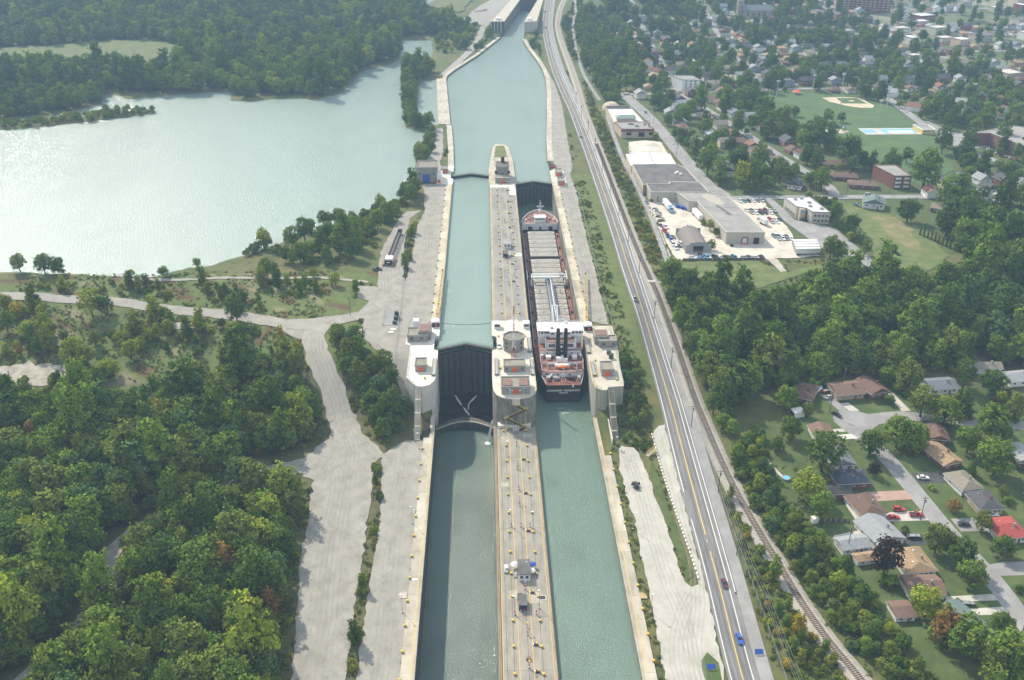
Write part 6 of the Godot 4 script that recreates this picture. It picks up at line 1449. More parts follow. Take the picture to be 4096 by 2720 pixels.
func build_vehicles() -> void:
	car("sedan", "maroon", 67.6, 150.7, 0.0, "dark maroon sedan driving on the highway towards the parking lot", "")
	car("sedan", "blue", 66.6, 176.0, 0.02, "bright blue sedan driving on the highway beside the grass island", "")
	car("pickup", "silver", 64.2, -46.2, PI, "silver pickup driving on the highway near the level crossing", "")
	car("sedan", "teal", 63.8, -348.9, PI, "teal car alone on the highway beside the upper pool", "")
	for q in [["silver", 63.6, -744.0], ["grey", 64.0, -828.0], ["white", 67.0, -906.0]]: car("van" if q[0] == "white" else "sedan", q[0], q[1], q[2], PI, "%s vehicle far up the highway by the single lock" % q[0], "far vehicles on the highway")
	var j := car("suv", "black", 45.6, 94.4, PI + 0.1, "black off-roader with both doors open in the gravel lot beside the lock", "")
	for s in [-1.0, 1.0]: part(j, "open_door", MB.new().box(Vector3(s * 1.35, 0.95, 0.35), Vector3(0.85, 1.1, 0.1), s * 0.4), paint("black"))
	car("sedan", "black", 136.6, 53.6, 0.6, "black car parked at the kerb of the turning circle")
	car("sedan", "white", 157.0, 95.6, 1.5, "white coupe parked on the dark asphalt driveway")
	car("suv", "red", 140.6, 113.9, 1.45, "red station wagon parked on the lawn edge beside the red pickup")
	car("pickup", "red", 146.0, 117.0, 1.5, "red pickup truck parked at the street end of a driveway")
	car("sedan", "red", 137.0, 118.2, 1.6, "small red car parked close to the house on the pickup's driveway")
	car("sedan", "black", 161.2, 122.6, 1.5, "black sedan parked on the driveway of the red-roofed house")
	car("pickup", "white", 173.6, 117.6, 1.5, "white pickup parked beside the red-roofed house")
	car("sedan", "navy", 131.2, 134.6, 1.4, "dark blue car half hidden between the grey and the tan roof")
	car("sedan", "silver", 137.2, 40.8, 2.2, "silver car on the driveway by the brown-roofed house at the turning circle")
	for q in [[140.4, 129.0, 1.5, "grey covered boat on a trailer beside the grey-roofed house", "grey"], [144.6, 162.6, 1.4, "small open boat on a trailer beside a concrete driveway", "silver"], [137.4, 36.6, 1.9, "red boat on a trailer behind the silver car", "red"]]:
		var t := thing("motor_boat", q[3], "boat", Vector3(q[0], ground0(q[0], q[1]) + 0.1, q[1]), q[2])
		var rr := []
		for i in 7:
			var u := i / 6.0; var w := 0.95 * (1 - u ** 3)
			rr.append([Vector3(-w, 1.2, -2.4 + u * 5.2), Vector3(-w * 0.4, 0.6 + 0.3 * u, -2.4 + u * 5.0), Vector3(w * 0.4, 0.6 + 0.3 * u, -2.4 + u * 5.0), Vector3(w, 1.2, -2.4 + u * 5.2)])
		var hm := MB.new().hull(rr, false); hm.fan(rr[0])
		part(t, "hull", hm, paint(q[4]))
		part(t, "deck", MB.new().box(Vector3(0, 1.18, 0.2), Vector3(1.4, 0.1, 3.6)), M.steel)
		part(t, "windscreen", MB.new().box(Vector3(0, 1.5, 0.6), Vector3(1.3, 0.5, 0.08), 0, -0.4), M.glass)
		part(t, "trailer_frame", MB.new().box(Vector3(0, 0.5, 0), Vector3(0.9, 0.12, 5.6)), M.dark)
		for s in [-1.0, 1.0]: part(t, "wheel", MB.new().tube(Vector3(s * 0.85, 0.3, -0.8), Vector3(s * 1.05, 0.3, -0.8), 0.3), M.rubber)
	# lock-side vehicles
	car("pickup", "black", -70.8, -88.0, 1.5, "dark pickup parked on the gravel beside the crawler crane")
	car("sedan", "red", 37.0, -270.4, 1.5, "red car parked by the upper right gatehouses", "", "car", UP1 + 0.1)
	car("sedan", "black", 37.2, -274.2, 1.5, "dark car parked by the upper right gatehouses", "", "car", UP1 + 0.1)
	car("sedan", "white", -5.8, 4.4, 0.1, "white car parked beside the eight-sided control tower", "", "car", UP1 + 0.32)
	for i in 5: car("sedan", ["white", "silver", "white", "grey", "silver"][i], -22 + i * 3.4, -905 - i * 2, 0.8, "parked car on the far gravel by the single lock", "far parked cars by the single lock", "car", ground0(-22 + i * 3.4, -905 - i * 2) + 0.55)
	# works yard
	var cols := ["white", "navy", "red", "grey", "silver", "black", "white", "teal", "silver", "maroon", "white", "blue", "white", "grey", "black", "beige"]
	var k := 0
	for row in [[[153, -193.5], [2.9, -0.15], 6], [[153.4, -176.5], [2.9, 0.2], 7], [[155.0, -171.5], [3.0, 0.1], 5], [[157.2, -159.5], [3.1, 0.2], 5], [[163.6, -154.6], [2.9, 0.1], 2], [[158.6, -131.0], [2.4, 0.1], 4], [[160.0, -127.0], [2.4, 0.1], 4]]:
		for i in row[2]:
			var c: String = cols[(k * 7 + k / 3) % cols.size()]
			car("sedan" if k % 5 else "suv", c, row[0][0] + row[1][0] * i, row[0][1] + row[1][1] * i, 0.25 + 0.06 * sin(k * 3.0), "%s car parked in the rows behind the long beige factory" % c, "cars parked behind the beige factory"); k += 1
	for q in [[104, "white"], [108.5, "sky"], [112, "sky"], [117, "black"], [121, "white"], [124.2, "maroon"], [127.4, "teal"], [133, "silver"], [136, "grey"], [139.4, "white"], [143, "black"]]:
		car("van" if int(q[0]) % 5 == 2 else "sedan", q[1], q[0], -99.4 + sin(q[0]) * 0.4, 0.5 + 0.2 * sin(q[0] * 2), "%s vehicle in the row along the yard's front fence" % q[1], "vehicles along the yard fence"); k += 1
	for q in [[97.0, -148, "white", "pickup"], [95.4, -141, "red", "van"], [95.8, -133.4, "navy", "van"], [98.6, -131.4, "grey", "sedan"], [96.6, -126.8, "blue", "van"], [96.6, -120.0, "white", "van"], [99.4, -117.4, "maroon", "sedan"], [97.4, -114.4, "white", "van"], [101.2, -119.6, "white", "van"], [94.6, -150.6, "maroon", "sedan"], [109, -102.6, "black", "pickup"]]:
		car(q[3], q[2], q[0], q[1], 0.3 + 0.3 * sin(q[1]), "%s %s standing among the scrap beside the arched workshop" % [q[2], {"sedan": "car", "van": "van", "pickup": "pickup"}[q[3]]], "old vehicles beside the arched workshop")
	trailer(104.0, -184.0, 0.12, "blue-cabbed lorry with a white box trailer backed up to the loading dock", "sky", 13.0)
	trailer(119.6, -165.0, 0.12, "white semi-trailer backed into the re-entrant corner of the factory")
	for i in 4: trailer(170.0 + i * 0.6, -103.6 - i * 4.0, PI / 2 + 0.03, "white semi-trailer parked in the row at the yard's end")
	trailer(157.6, -152.0, 0.3, "short white box trailer among the rows of parked cars", "", 6.0)
	for i in 3: solo("waste_skip", MB.new().box(Vector3(0, 0.8, 0), Vector3(2.0, 1.6, 3.0)).box(Vector3(0, 1.7, 0), Vector3(2.2, 0.12, 3.2)), M.blue, "blue steel waste skip against the factory wall", "skip", "blue skips by the factory wall", Vector3(110.6 + i * 2.4, ground0(111, -180), -184.4 + i * 2.6), 0.3)
	for i in 26:   # scrap heap by the trail
		var q := Vector3(93.6 + rng.randf() * 4.2, 0, -158 - rng.randf() * 24)
		var m := MB.new().box(Vector3(0, 0.5, 0), Vector3(1.4 + rng.randf(), 1.0, 0.7 + rng.randf()), rng.randf() * 3.0).tube(Vector3(-0.8, 0.3, 0.9), Vector3(0.9, 0.5, 0.7), 0.4, 0.4, 8).box(Vector3(0.2, 1.1, 0.1), Vector3(0.8, 0.3, 0.9), 0.7)
		solo("scrap_part", m, [M.rust, M.beige_roof, M.steel, M.dark, M.white, M.dirt][i % 6], "scrap machine part dumped along the yard's left edge", "scrap", "scrap heaped along the yard edge", Vector3(q.x, ground0(q.x, q.z), q.z), rng.randf() * 6)
	for q in [[124, -400, "white"], [126.5, -424, "navy"], [125, -412, "white"], [130.5, -236, "silver"], [129, -228, "white"], [124.2, -262, "black"], [124.6, -258, "white"], [140.4, -270, "black"], [97, -306, "white"], [98.4, -286, "silver"], [133.4, -330, "white"], [92.6, -193, "grey"]]: car("sedan", q[2], q[0], q[1], 0.1, "%s car parked along the street beside the flat-roofed works" % q[2], "cars parked along the works street")
	car("pickup", "red", 122.4, -284.0, 0.3, "red truck parked beside the white-roofed works")
	car("sedan", "black", 184.6, -158.0, 1.5, "black car parked before the entrance of the two-storey office block")
	car("sedan", "teal", 226.4, -184.6, 0.6, "teal car parked beside the green-roofed white house")
	car("van", "silver", 240.6, -203.4, 1.55, "silver van driving on the cross street by the low brick houses")
	for i in 10: car("sedan", cols[(i * 3) % 16], 369.5 + i * 1.1, -306 + i * 4.6, 1.5, "%s car parked along the red-brick school" % cols[(i * 3) % 16], "cars parked beside the school")
	for i in 14: car("sedan", cols[(i * 5) % 16], 372 + i * 6.4, -352 + sin(i * 2.0) * 2, 0.2, "%s car parked in the far school lot" % cols[(i * 5) % 16], "cars parked in the school lot")
	# crawler crane
	var c := thing("crawler_crane", "crawler crane with its black lattice boom laid along the gravel", "crane", Vector3(-65.0, UP1 + 0.06, -97.5), -0.06)
	for s in [-2.7, 2.7]:
		var o := part(c, "crawler_track", MB.new().box(Vector3(s, 0.65, 0), Vector3(1.1, 1.1, 8.4)).tube(Vector3(s - 0.55, 0.65, 4.2), Vector3(s + 0.55, 0.65, 4.2), 0.6, 0.6, 10).tube(Vector3(s - 0.55, 0.65, -4.2), Vector3(s + 0.55, 0.65, -4.2), 0.6, 0.6, 10), flat(.26, .17, .08, 0.9))
	part(c, "house", MB.new().box(Vector3(0, 2.3, -0.4), Vector3(3.9, 1.9, 5.4)), M.white)
	part(c, "counterweight", MB.new().box(Vector3(0, 2.1, 3.2), Vector3(4.2, 1.9, 1.8)), M.black)
	part(c, "notice", MB.new().box(Vector3(0, 2.0, 4.14), Vector3(1.8, 0.5, 0.06)), M.white)
	part(c, "cab", MB.new().box(Vector3(-1.5, 2.4, -3.6), Vector3(1.3, 1.8, 1.6)), M.white)
	var bm := MB.new()
	for s in [[-1.1, 1.2], [1.1, 1.2], [-1.1, 3.0], [1.1, 3.0]]: bm.beam(Vector3(s[0], s[1] + 0.4, -3.4), Vector3(s[0] * 0.9, s[1], -44), 0.2)
	for i in 24:
		var z0 := -3.4 - i * 1.69; var z1 := z0 - 1.69
		for s in [-1.05, 1.05]: bm.beam(Vector3(s, 1.3, z0), Vector3(s, 3.1, z1), 0.13); bm.beam(Vector3(s, 3.1, z0), Vector3(s, 1.3, z1), 0.13)
		bm.beam(Vector3(-1.05, 3.1, z0), Vector3(1.05, 3.1, z1), 0.13); bm.beam(Vector3(-1.05, 1.3, z1), Vector3(1.05, 1.3, z0), 0.13)
	part(c, "boom", bm, M.dark)
	part(c, "boom_head", MB.new().box(Vector3(0, 2.2, -44.5), Vector3(2.4, 2.0, 1.2)).box(Vector3(0, 0.6, -43.5), Vector3(0.4, 1.2, 0.4)), M.dark)

# ---- works, houses, town ---------------------------------------------------------------------------------------
var taken := []   # [x, z, radius] discs kept clear of trees

func flat_building(called: String, label: String, poly: Array, h: float, wall: Material, roof: Material, trim: Material, y0 := -999.0, category := "building", group := "") -> Node3D:
	var pl := P2(poly)
	if Geometry2D.is_polygon_clockwise(pl): pl.reverse()
	var c := Vector2.ZERO
	for p in pl: c += p / pl.size()
	var y := ground0(c.x, c.y) if y0 < -900 else y0
	var t := thing(called, label, category, Vector3(c.x, y, c.y), 0, group)
	for i in pl.size(): pl[i] -= c
	part(t, "wall", MB.new().prism(pl, -1.0, h), wall)
	var inner: PackedVector2Array = Geometry2D.offset_polygon(pl, -0.45)[0]
	part(t, "roof", MB.new().prism(inner, h, h + 0.05), roof)
	var tr := MB.new()
	var outer: PackedVector2Array = Geometry2D.offset_polygon(pl, 0.08)[0]
	for i in pl.size():
		var a := pl[i]; var b := pl[(i + 1) % pl.size()]
		tr.beam(Vector3(a.x, h + 0.2, a.y), Vector3(b.x, h + 0.2, b.y), 0.5, 0.5)
	part(t, "roof_edge", tr, trim)
	for p in pl: taken.append([p.x + c.x, p.y + c.y, 6.0])
	taken.append([c.x, c.y, 14.0])
	return t

func house(label: String, x: float, z: float, w: float, d: float, yaw: float, wall: String, roof: String, o := {}) -> Node3D:
	# w along local x, d along local z; the ridge runs along x unless o.across
	var h: float = o.get("h", 2.9); var rh: float = o.get("rh", 1.6)
	var hip: float = o.get("hip", 0.0)
	var called: String = o.get("name", "house")
	var t := thing(called, label, o.get("category", "house"), Vector3(x, ground0(x, z) - 0.1, z), yaw, o.get("group", ""))
	var wm: Material = M["wall_" + wall]; var rm: Material = M["roof_" + roof]
	var W := MB.new().box(Vector3(0, h / 2, 0), Vector3(w, h, d))
	var ax := w / 2; var az := d / 2
	if hip < 0.1:
		for s in [-1.0, 1.0]:
			if o.get("across", false): W.tri(Vector3(-ax, h, s * az), Vector3(ax, h, s * az), Vector3(0, h + rh, s * az))
			else: W.tri(Vector3(s * ax, h, -az), Vector3(s * ax, h, az), Vector3(s * ax, h + rh, 0))
	part(t, "wall", W, wm)
	var R := MB.new()
	var e := 0.55; var k := rh / (ax if o.get("across", false) else az)
	var lo := h - e * k
	var corner := [Vector3(-ax - e, lo, -az - e), Vector3(ax + e, lo, -az - e), Vector3(ax + e, lo, az + e), Vector3(-ax - e, lo, az + e)]
	var r0: Vector3; var r1: Vector3
	if o.get("across", false): r0 = Vector3(0, h + rh, -az - e + hip); r1 = Vector3(0, h + rh, az + e - hip)
	else: r0 = Vector3(-ax - e + hip, h + rh, 0); r1 = Vector3(ax + e - hip, h + rh, 0)
	var th := Vector3(0, 0.14, 0)
	if o.get("across", false):
		R.quad(corner[0] + th, r0 + th, r1 + th, corner[3] + th); R.quad(corner[1] + th, corner[2] + th, r1 + th, r0 + th)
		R.tri(corner[0] + th, corner[1] + th, r0 + th); R.tri(corner[2] + th, corner[3] + th, r1 + th)
	else:
		R.quad(corner[0] + th, corner[1] + th, r1 + th, r0 + th); R.quad(corner[3] + th, r0 + th, r1 + th, corner[2] + th)
		R.tri(corner[0] + th, r0 + th, corner[3] + th); R.tri(corner[1] + th, corner[2] + th, r1 + th)
	for i in 4: R.quad(corner[i], corner[(i + 1) % 4], corner[(i + 1) % 4] + th, corner[i] + th)
	var rf := part(t, "roof", R, rm)
	if o.get("chimney", true):
		part(rf, "chimney", MB.new().box(Vector3(ax * 0.4, h + rh * 0.9 + 0.3, az * 0.2), Vector3(0.7, 1.6, 0.7)), M.red_brick if wall != "white" else M.grey)
		part(rf, "vent", MB.new().tube(Vector3(-ax * 0.3, h + rh * 0.6, -az * 0.4), Vector3(-ax * 0.3, h + rh * 0.6 + 0.6, -az * 0.4), 0.12, 0.12, 6), M.white)
		part(rf, "vent", MB.new().tube(Vector3(ax * 0.1, h + rh * 0.6, az * 0.4), Vector3(ax * 0.1, h + rh * 0.6 + 0.5, az * 0.4), 0.12, 0.12, 6), M.white)
	if o.get("fascia", true):
		var fb := MB.new()
		for i in 4: fb.beam(corner[i] + Vector3(0, -0.02, 0), corner[(i + 1) % 4] + Vector3(0, -0.02, 0), 0.1, 0.16)
		part(t, "gutter", fb, M.white)
	if o.get("wins", true):
		var fr: Material = M.white
		for s in [-1.0, 1.0]:
			var n := 2 if w < 9 else 3
			for i in n: windows(t, Vector3((i - (n - 1) / 2.0) * w / n, h * 0.58, s * az), 0.0 if s > 0 else PI, 1.1, 1.0, fr, 2, 1)
		windows(t, Vector3(ax, h * 0.58, az * 0.3), PI / 2, 1.3, 1.0, fr, 2, 1); windows(t, Vector3(-ax, h * 0.58, -az * 0.3), -PI / 2, 1.1, 1.0, fr, 2, 1)
		if h > 4.2:
			for s in [-1.0, 1.0]:
				for i in 2: windows(t, Vector3((i - 0.5) * w / 2.2, h * 0.86, s * az), 0.0 if s > 0 else PI, 0.9, 0.9, fr, 2, 1)
		part(t, "door", MB.new().box(Vector3(w * 0.18, 1.0, az + 0.05), Vector3(0.95, 2.0, 0.1)), M.brown_trim)
	taken.append([x, z, maxf(w, d) * 0.5 + 2.0])
	return t

func build_works() -> void:
	var y := UP1
	var t := flat_building("brick_works", "tan-brick flat works with a brown roof band and a wide window front", [92.8, -369, 117, -369, 121, -347, 95.6, -347.6], 6.6, M.tan_brick, M.grey_roof, M.brown_trim)
	part(t, "band", MB.new().box(Vector3(1.6, 5.8, 11.2), Vector3(25.8, 1.8, 0.3)), M.brown_trim)
	for q in [[-6.6, 3.2, 3.4, 2.6], [3.4, 2.6, 4.4, 4.0], [11.0, 3.2, 3.4, 2.6]]: windows(t, Vector3(q[0] + 1.4, q[1], 11.2), 0, q[2], q[3] * 0.8, M.dark, 3, 2)
	for q in [[-2, -4, 2.4], [2, 3, 1.6], [9, -2, 1.2]]: part(t, "roof_unit", MB.new().box(Vector3(q[0], 7.4, q[1]), Vector3(q[2] * 1.6, 1.5, q[2])), M.grey)
	part(t, "stack", MB.new().tube(Vector3(11.5, 6.6, 5), Vector3(11.5, 10.4, 5), 0.4), M.rust)
	t = flat_building("brick_works", "long pale-roofed north wing of the tan-brick works", [92.4, -415, 113, -415, 117, -371, 92.8, -371], 5.6, M.tan_brick, M.white_roof, M.drive)
	for i in 7: windows(t, Vector3(-11.2, 2.8, -18 + i * 6.0), -PI / 2, 2.6, 2.2, M.white, 3, 2)
	var ph := part(t, "penthouse", MB.new().box(Vector3(-1.2, 7.2, 16.0), Vector3(15, 3.4, 10)), M.tan_brick)
	var pr := MB.new()
	pr.quad(Vector3(-9.4, 8.9, 10.4), Vector3(7.0, 8.9, 10.4), Vector3(4.0, 10.6, 16), Vector3(-6.4, 10.6, 16)); pr.quad(Vector3(-9.4, 8.9, 21.6), Vector3(-6.4, 10.6, 16), Vector3(4.0, 10.6, 16), Vector3(7.0, 8.9, 21.6)); pr.tri(Vector3(-9.4, 8.9, 10.4), Vector3(-6.4, 10.6, 16), Vector3(-9.4, 8.9, 21.6)); pr.tri(Vector3(7, 8.9, 10.4), Vector3(7, 8.9, 21.6), Vector3(4.0, 10.6, 16))
	part(ph, "roof", pr, M.green_metal)
	t = flat_building("warehouse", "narrow black-roofed shed between the dome and the pale-roofed wing", [92.0, -428, 113, -427, 114, -416, 92.6, -416], 5.0, M.tan_brick, M.black, M.grey)
	var dome := MB.new()
	dome.lathe(Vector3(98, y, -436), [Vector2(8, 0), Vector2(7.6, 2.4), Vector2(6.4, 4.6), Vector2(4.2, 6.2), Vector2(2, 6.9), Vector2(0.02, 7.1)], 18)
	solo("salt_dome", dome, tint(M.beige_roof, .95, .85, .72), "rounded beige storage dome at the north end of the works", "dome"); taken.append([98, -436, 9])
	t = gabled("works_hall", "low-pitched beige and white roofed hall beside the railway path", 97.5, 121.5, -318, -287, 4.6, 1.2, M.white, M.beige_roof)
	t = gabled("works_hall", "bright white metal-roofed hall, the whitest roof of the works", 91.0, 122.6, -284.5, -257, 5.2, 1.4, M.paleblock if M.has("paleblock") else M.tan_brick, M.white_roof)
	for i in 4: part(t, "ridge_vent", MB.new().box(Vector3(0, 6.9, -9 + i * 5.5), Vector3(0.9, 0.6, 0.9)), M.grey)
	t = flat_building("works_hall", "dark flat-roofed hall with a cream parapet south of the white roof", [91.4, -255.6, 123, -255.2, 127.5, -245, 130, -215, 110.5, -216.5, 110, -211, 94.4, -212, 92.2, -210], 6.2, M.tan_brick, M.dark_roof, M.drive)
	for q in [[8, -6], [11, -4], [9.5, -8]]: part(t, "roof_unit", MB.new().box(Vector3(q[0], 6.9, q[1]), Vector3(1.8, 1.3, 1.4)), M.white)
	for i in 8: windows(t, Vector3(-19.0, 3.0, -18 + i * 5.0), -PI / 2, 2.4, 1.8, M.white, 3, 2)
	t = flat_building("works_hall", "darkest flat-roofed block with loading docks facing the yard", [94.6, -211.5, 110, -210.6, 110.6, -214.6, 130.4, -213.4, 132.4, -192, 111, -194, 95, -195], 6.6, M.metal_siding, M.dark_roof, M.drive)
	for x in [-11.0, -5.0, -1.4]: part(t, "dock_door", MB.new().box(Vector3(x, 2.0, 9.6), Vector3(3.2, 4.0, 0.3)), M.black)
	t = flat_building("factory", "long beige metal-clad factory with a big grey roof and pale round stain", [111, -193.8, 132.4, -191.8, 142.5, -186, 149.4, -120, 127.4, -121, 121, -175, 116, -176], 7.0, M.metal_siding, M.grey_roof, M.drive)
	part(t, "stain", MB.new().prism(rough(P2([-3, -20, 2, -24, 7, -16, 9, -4, 5, -1, 0, -8]), 2, 0.9, 6), 7.05, 7.08), M.pale_stain)
	part(t, "seam", MB.new().box(Vector3(3.2, 7.08, 3.0), Vector3(21.6, 0.05, 0.3)), M.dark_roof)
	part(t, "stain", MB.new().prism(rough(P2([2, -2, 4, -2, 9, 16, 7, 17]), 2, 0.7, 7), 7.09, 7.11), M.dark_roof)
	var c := t.position
	part(t, "dock_door", MB.new().box(Vector3(145 - c.x, 2.0, -120.1 - c.z), Vector3(3.2, 4.0, 0.3)), M.black)
	var dd := part(t, "dock_door", MB.new().box(Vector3(138.2 - c.x, 2.2, -120.35 - c.z), Vector3(2.6, 3.2, 0.3)), M.white)
	part(dd, "dock_pad", MB.new().box(Vector3(138.2 - c.x, 0.5, -120.1 - c.z), Vector3(2.6, 0.5, 0.4)), M.orange)
	part(dd, "dock_seal", MB.new().box(Vector3(136.7 - c.x, 2.2, -120.1 - c.z), Vector3(0.3, 3.6, 0.5)).box(Vector3(139.7 - c.x, 2.2, -120.1 - c.z), Vector3(0.3, 3.6, 0.5)).box(Vector3(138.2 - c.x, 4.0, -120.1 - c.z), Vector3(3.2, 0.3, 0.5)), M.dark)
	# arched workshop
	var q := thing("arched_workshop", "rust-brown arched metal workshop with a dark open doorway", "building", Vector3(108.4, y, -121), 0.02)
	var ar := MB.new()
	for i in 12:
		var a := PI * i / 12; var b := PI * (i + 1) / 12
		ar.quad(Vector3(cos(a) * 7.0, sin(a) * 5.6 + 0.8, -14), Vector3(cos(b) * 7.0, sin(b) * 5.6 + 0.8, -14), Vector3(cos(b) * 7.0, sin(b) * 5.6 + 0.8, 13), Vector3(cos(a) * 7.0, sin(a) * 5.6 + 0.8, 13))
	part(q, "roof", ar, M.quonset)
	part(q, "side_wall", MB.new().box(Vector3(-7.0, 0.4, -0.5), Vector3(0.2, 0.9, 27)).box(Vector3(7.0, 0.4, -0.5), Vector3(0.2, 0.9, 27)), M.grey)
	var fwl := MB.new().box(Vector3(-5.1, 2.2, 13.2), Vector3(4.4, 4.4, 0.4)).box(Vector3(5.1, 2.2, 13.2), Vector3(4.4, 4.4, 0.4)).box(Vector3(0, 4.6, 13.2), Vector3(14.6, 0.8, 0.5))
	for i in 8:
		var a := PI * i / 8; var b := PI * (i + 1) / 8
		fwl.tri(Vector3(0, 4.9, 13.0), Vector3(cos(a) * 5.6, 4.9 + sin(a) * 1.5, 13.0), Vector3(cos(b) * 5.6, 4.9 + sin(b) * 1.5, 13.0))
	part(q, "front_wall", fwl, M.steel)
	part(q, "back_wall", MB.new().box(Vector3(0, 2.3, -14.1), Vector3(14.6, 4.6, 0.3)), M.steel)
	part(q, "chimney", MB.new().tube(Vector3(-1, 6, -13), Vector3(-1, 7.6, -13), 0.2), M.grey)
	taken.append([108, -121, 15.0]); taken.append([108, -110, 10.0])
	# office block
	t = flat_building("office_block", "two-storey pale office block with a recessed dark entrance and a blue sign", [177.6, -180.5, 193.6, -181, 197.6, -152, 187, -153.5, 185.6, -160, 180.4, -163], 7.2, M.paleblock if M.has("paleblock") else M["wall_paleblock"], M.white_roof, M.grey)
	c = t.position
	for i in 4:
		for hgt in [2.0, 5.0]: windows(t, Vector3(189.0 + i * 2.3 - c.x, hgt, -152.9 + i * 0.25 - c.z), -0.13, 1.2, 1.0, M.grey, 1, 1)
	for i in 5: windows(t, Vector3(177.9 + i * 0.48 - c.x, 1.8, -178 + i * 3.0 - c.z), -PI / 2 - 0.15, 2.4, 1.3, M.grey, 2, 1)
	part(t, "entrance_tower", MB.new().box(Vector3(183.2 - c.x, 3.5, -160.4 - c.z), Vector3(3.4, 7.0, 2.6)), M.tan_brick)
	part(t, "entrance_glass", MB.new().box(Vector3(186.0 - c.x, 3.0, -158.6 - c.z), Vector3(2.2, 5.6, 0.4)), M.glass)
	part(t, "wall_sign", MB.new().box(Vector3(183.2 - c.x, 5.9, -159.0 - c.z), Vector3(1.6, 1.2, 0.12)), M.sky_blue)
	for p in [[183, -176], [187.5, -178], [190, -170], [194, -158], [188.6, -163]]: part(t, "roof_unit", MB.new().box(Vector3(p[0] - c.x, 7.8, p[1] - c.z), Vector3(2.2, 1.2, 1.8)), M.steel)
	# park furniture
	for p in [[248.7, -460], [261.6, -448.7], [289, -485], [317, -488.6], [340.8, -461.4], [339.2, -434.5], [295.4, -426.4], [314, -387]]:
		t = thing("floodlight", "tall grey floodlight mast beside the ball field", "floodlight", Vector3(p[0], y, p[1]), 0, "floodlight masts round the ball field")
		part(t, "mast", MB.new().tube(Vector3.ZERO, Vector3(0, 19, 0), 0.42, 0.28, 7), M.wall_paleblock)
		var hd := part(t, "crossarm", MB.new().box(Vector3(0, 18.8, 0), Vector3(3.2, 0.2, 0.2)).box(Vector3(0, 17.8, 0), Vector3(3.2, 0.2, 0.2)), M.steel)
		for i in 4: part(hd, "lamp", MB.new().box(Vector3(-1.3 + i * 0.86, 18.9, 0.3), Vector3(0.6, 0.5, 0.4)).box(Vector3(-1.3 + i * 0.86, 17.9, 0.3), Vector3(0.6, 0.5, 0.4)), M.white)
	t = thing("swimming_pool", "outdoor blue swimming pool with a pale concrete deck in the park", "pool", Vector3(315, y + 0.1, -361))
	part(t, "deck", MB.new().box(Vector3(0, 0.1, 1.5), Vector3(48, 0.2, 19)), M.drive)
	part(t, "basin", MB.new().box(Vector3(5.8, 0.22, 1.0), Vector3(27, 0.08, 12)), M.pool_blue)
	part(t, "basin_floor", MB.new().box(Vector3(7.0, 0.27, 3.2), Vector3(20, 0.04, 5.6)), M.white)
	part(t, "wading_pool", MB.new().box(Vector3(-18, 0.22, 0.6), Vector3(10, 0.08, 9.4)), M.pool_blue)
	t = flat_building("pool_house", "low yellow pool house at the end of the swimming pool", [334.5, -366, 347, -366, 346, -350, 336, -350], 3.6, M.wall_yellow, M.grey_roof, M.white)
	for i in 3: windows(t, Vector3(-3 + i * 3.2, 2.3, 8.05), 0, 1.4, 0.7, M.white, 2, 1)
	t = thing("party_tent", "small orange tent at the edge of the ball field", "tent", Vector3(276, y, -490))
	part(t, "canopy", MB.new().lathe(Vector3(0, 2.2, 0), [Vector2(4.2, 0), Vector2(2.0, 1.2), Vector2(0.05, 2.0)], 8), M.orange)
	for i in 4: part(t, "pole", MB.new().tube(Vector3(cos(i * PI / 2) * 3.6, 0, sin(i * PI / 2) * 3.6), Vector3(cos(i * PI / 2) * 3.6, 2.3, sin(i * PI / 2) * 3.6), 0.08), M.white)
	t = thing("play_tower", "small blue-roofed play tower on the sand playground", "play tower", Vector3(276.6, y, -360.5))
	part(t, "roof", MB.new().lathe(Vector3(0, 3.2, 0), [Vector2(1.6, 0), Vector2(0.02, 1.5)], 6), M.blue)
	part(t, "frame", MB.new().box(Vector3(-1, 1.6, -1), Vector3(0.2, 3.2, 0.2)).box(Vector3(1, 1.6, -1), Vector3(0.2, 3.2, 0.2)).box(Vector3(-1, 1.6, 1), Vector3(0.2, 3.2, 0.2)).box(Vector3(1, 1.6, 1), Vector3(0.2, 3.2, 0.2)).box(Vector3(0, 1.4, 0), Vector3(2.4, 0.2, 2.4)), M.rust)
	# school and flats
	t = flat_building("school", "long three-storey red-brick school with rows of pale windows", [362, -318, 374, -318, 388, -258, 420, -250, 424, -266, 394, -274, 388, -300, 412, -330, 400, -338], 9.6, M.red_brick, M.grey_roof, M.drive)
	c = t.position
	for i in 11:
		for hgt in [2.0, 4.9, 7.8]:
			var u := (i + 0.5) / 11.0
			windows(t, Vector3(lerpf(374, 388, u) - c.x + 0.0, hgt, lerpf(-318, -258, u) - c.z), atan2(60, -14) , 3.6, 1.5, M.white, 3, 1)
	t = flat_building("apartment_block", "three-storey brown-brick flats with white balconies and a grey roof", [256.6, -242, 271.6, -242, 273.4, -217.5, 262, -217.8], 8.6, M.red_brick, M.grey_roof, M.brown_trim)
	c = t.position
	for i in 3:
		for x in [264.6, 270.4]:
			part(t, "balcony", MB.new().box(Vector3(x - c.x, 1.6 + i * 2.8, -217.0 - c.z), Vector3(3.6, 1.0, 1.2)), M.white)
			windows(t, Vector3(x - c.x, 2.6 + i * 2.8, -217.65 - c.z), 0, 2.2, 1.6, M.white, 2, 1)
	t = flat_building("apartment_block", "plain white four-storey block with a grid of small windows", [165, -522, 184, -520, 188, -501, 172, -503], 10.6, M.white, M.grey_roof, M.grey)
	c = t.position
	for i in 3:
		for k in 4: windows(t, Vector3(175.5 + i * 4.2 - c.x, 1.8 + k * 2.5, -502.4 + i * 0.5 - c.z), -0.12, 1.1, 1.2, M.grey, 1, 1)
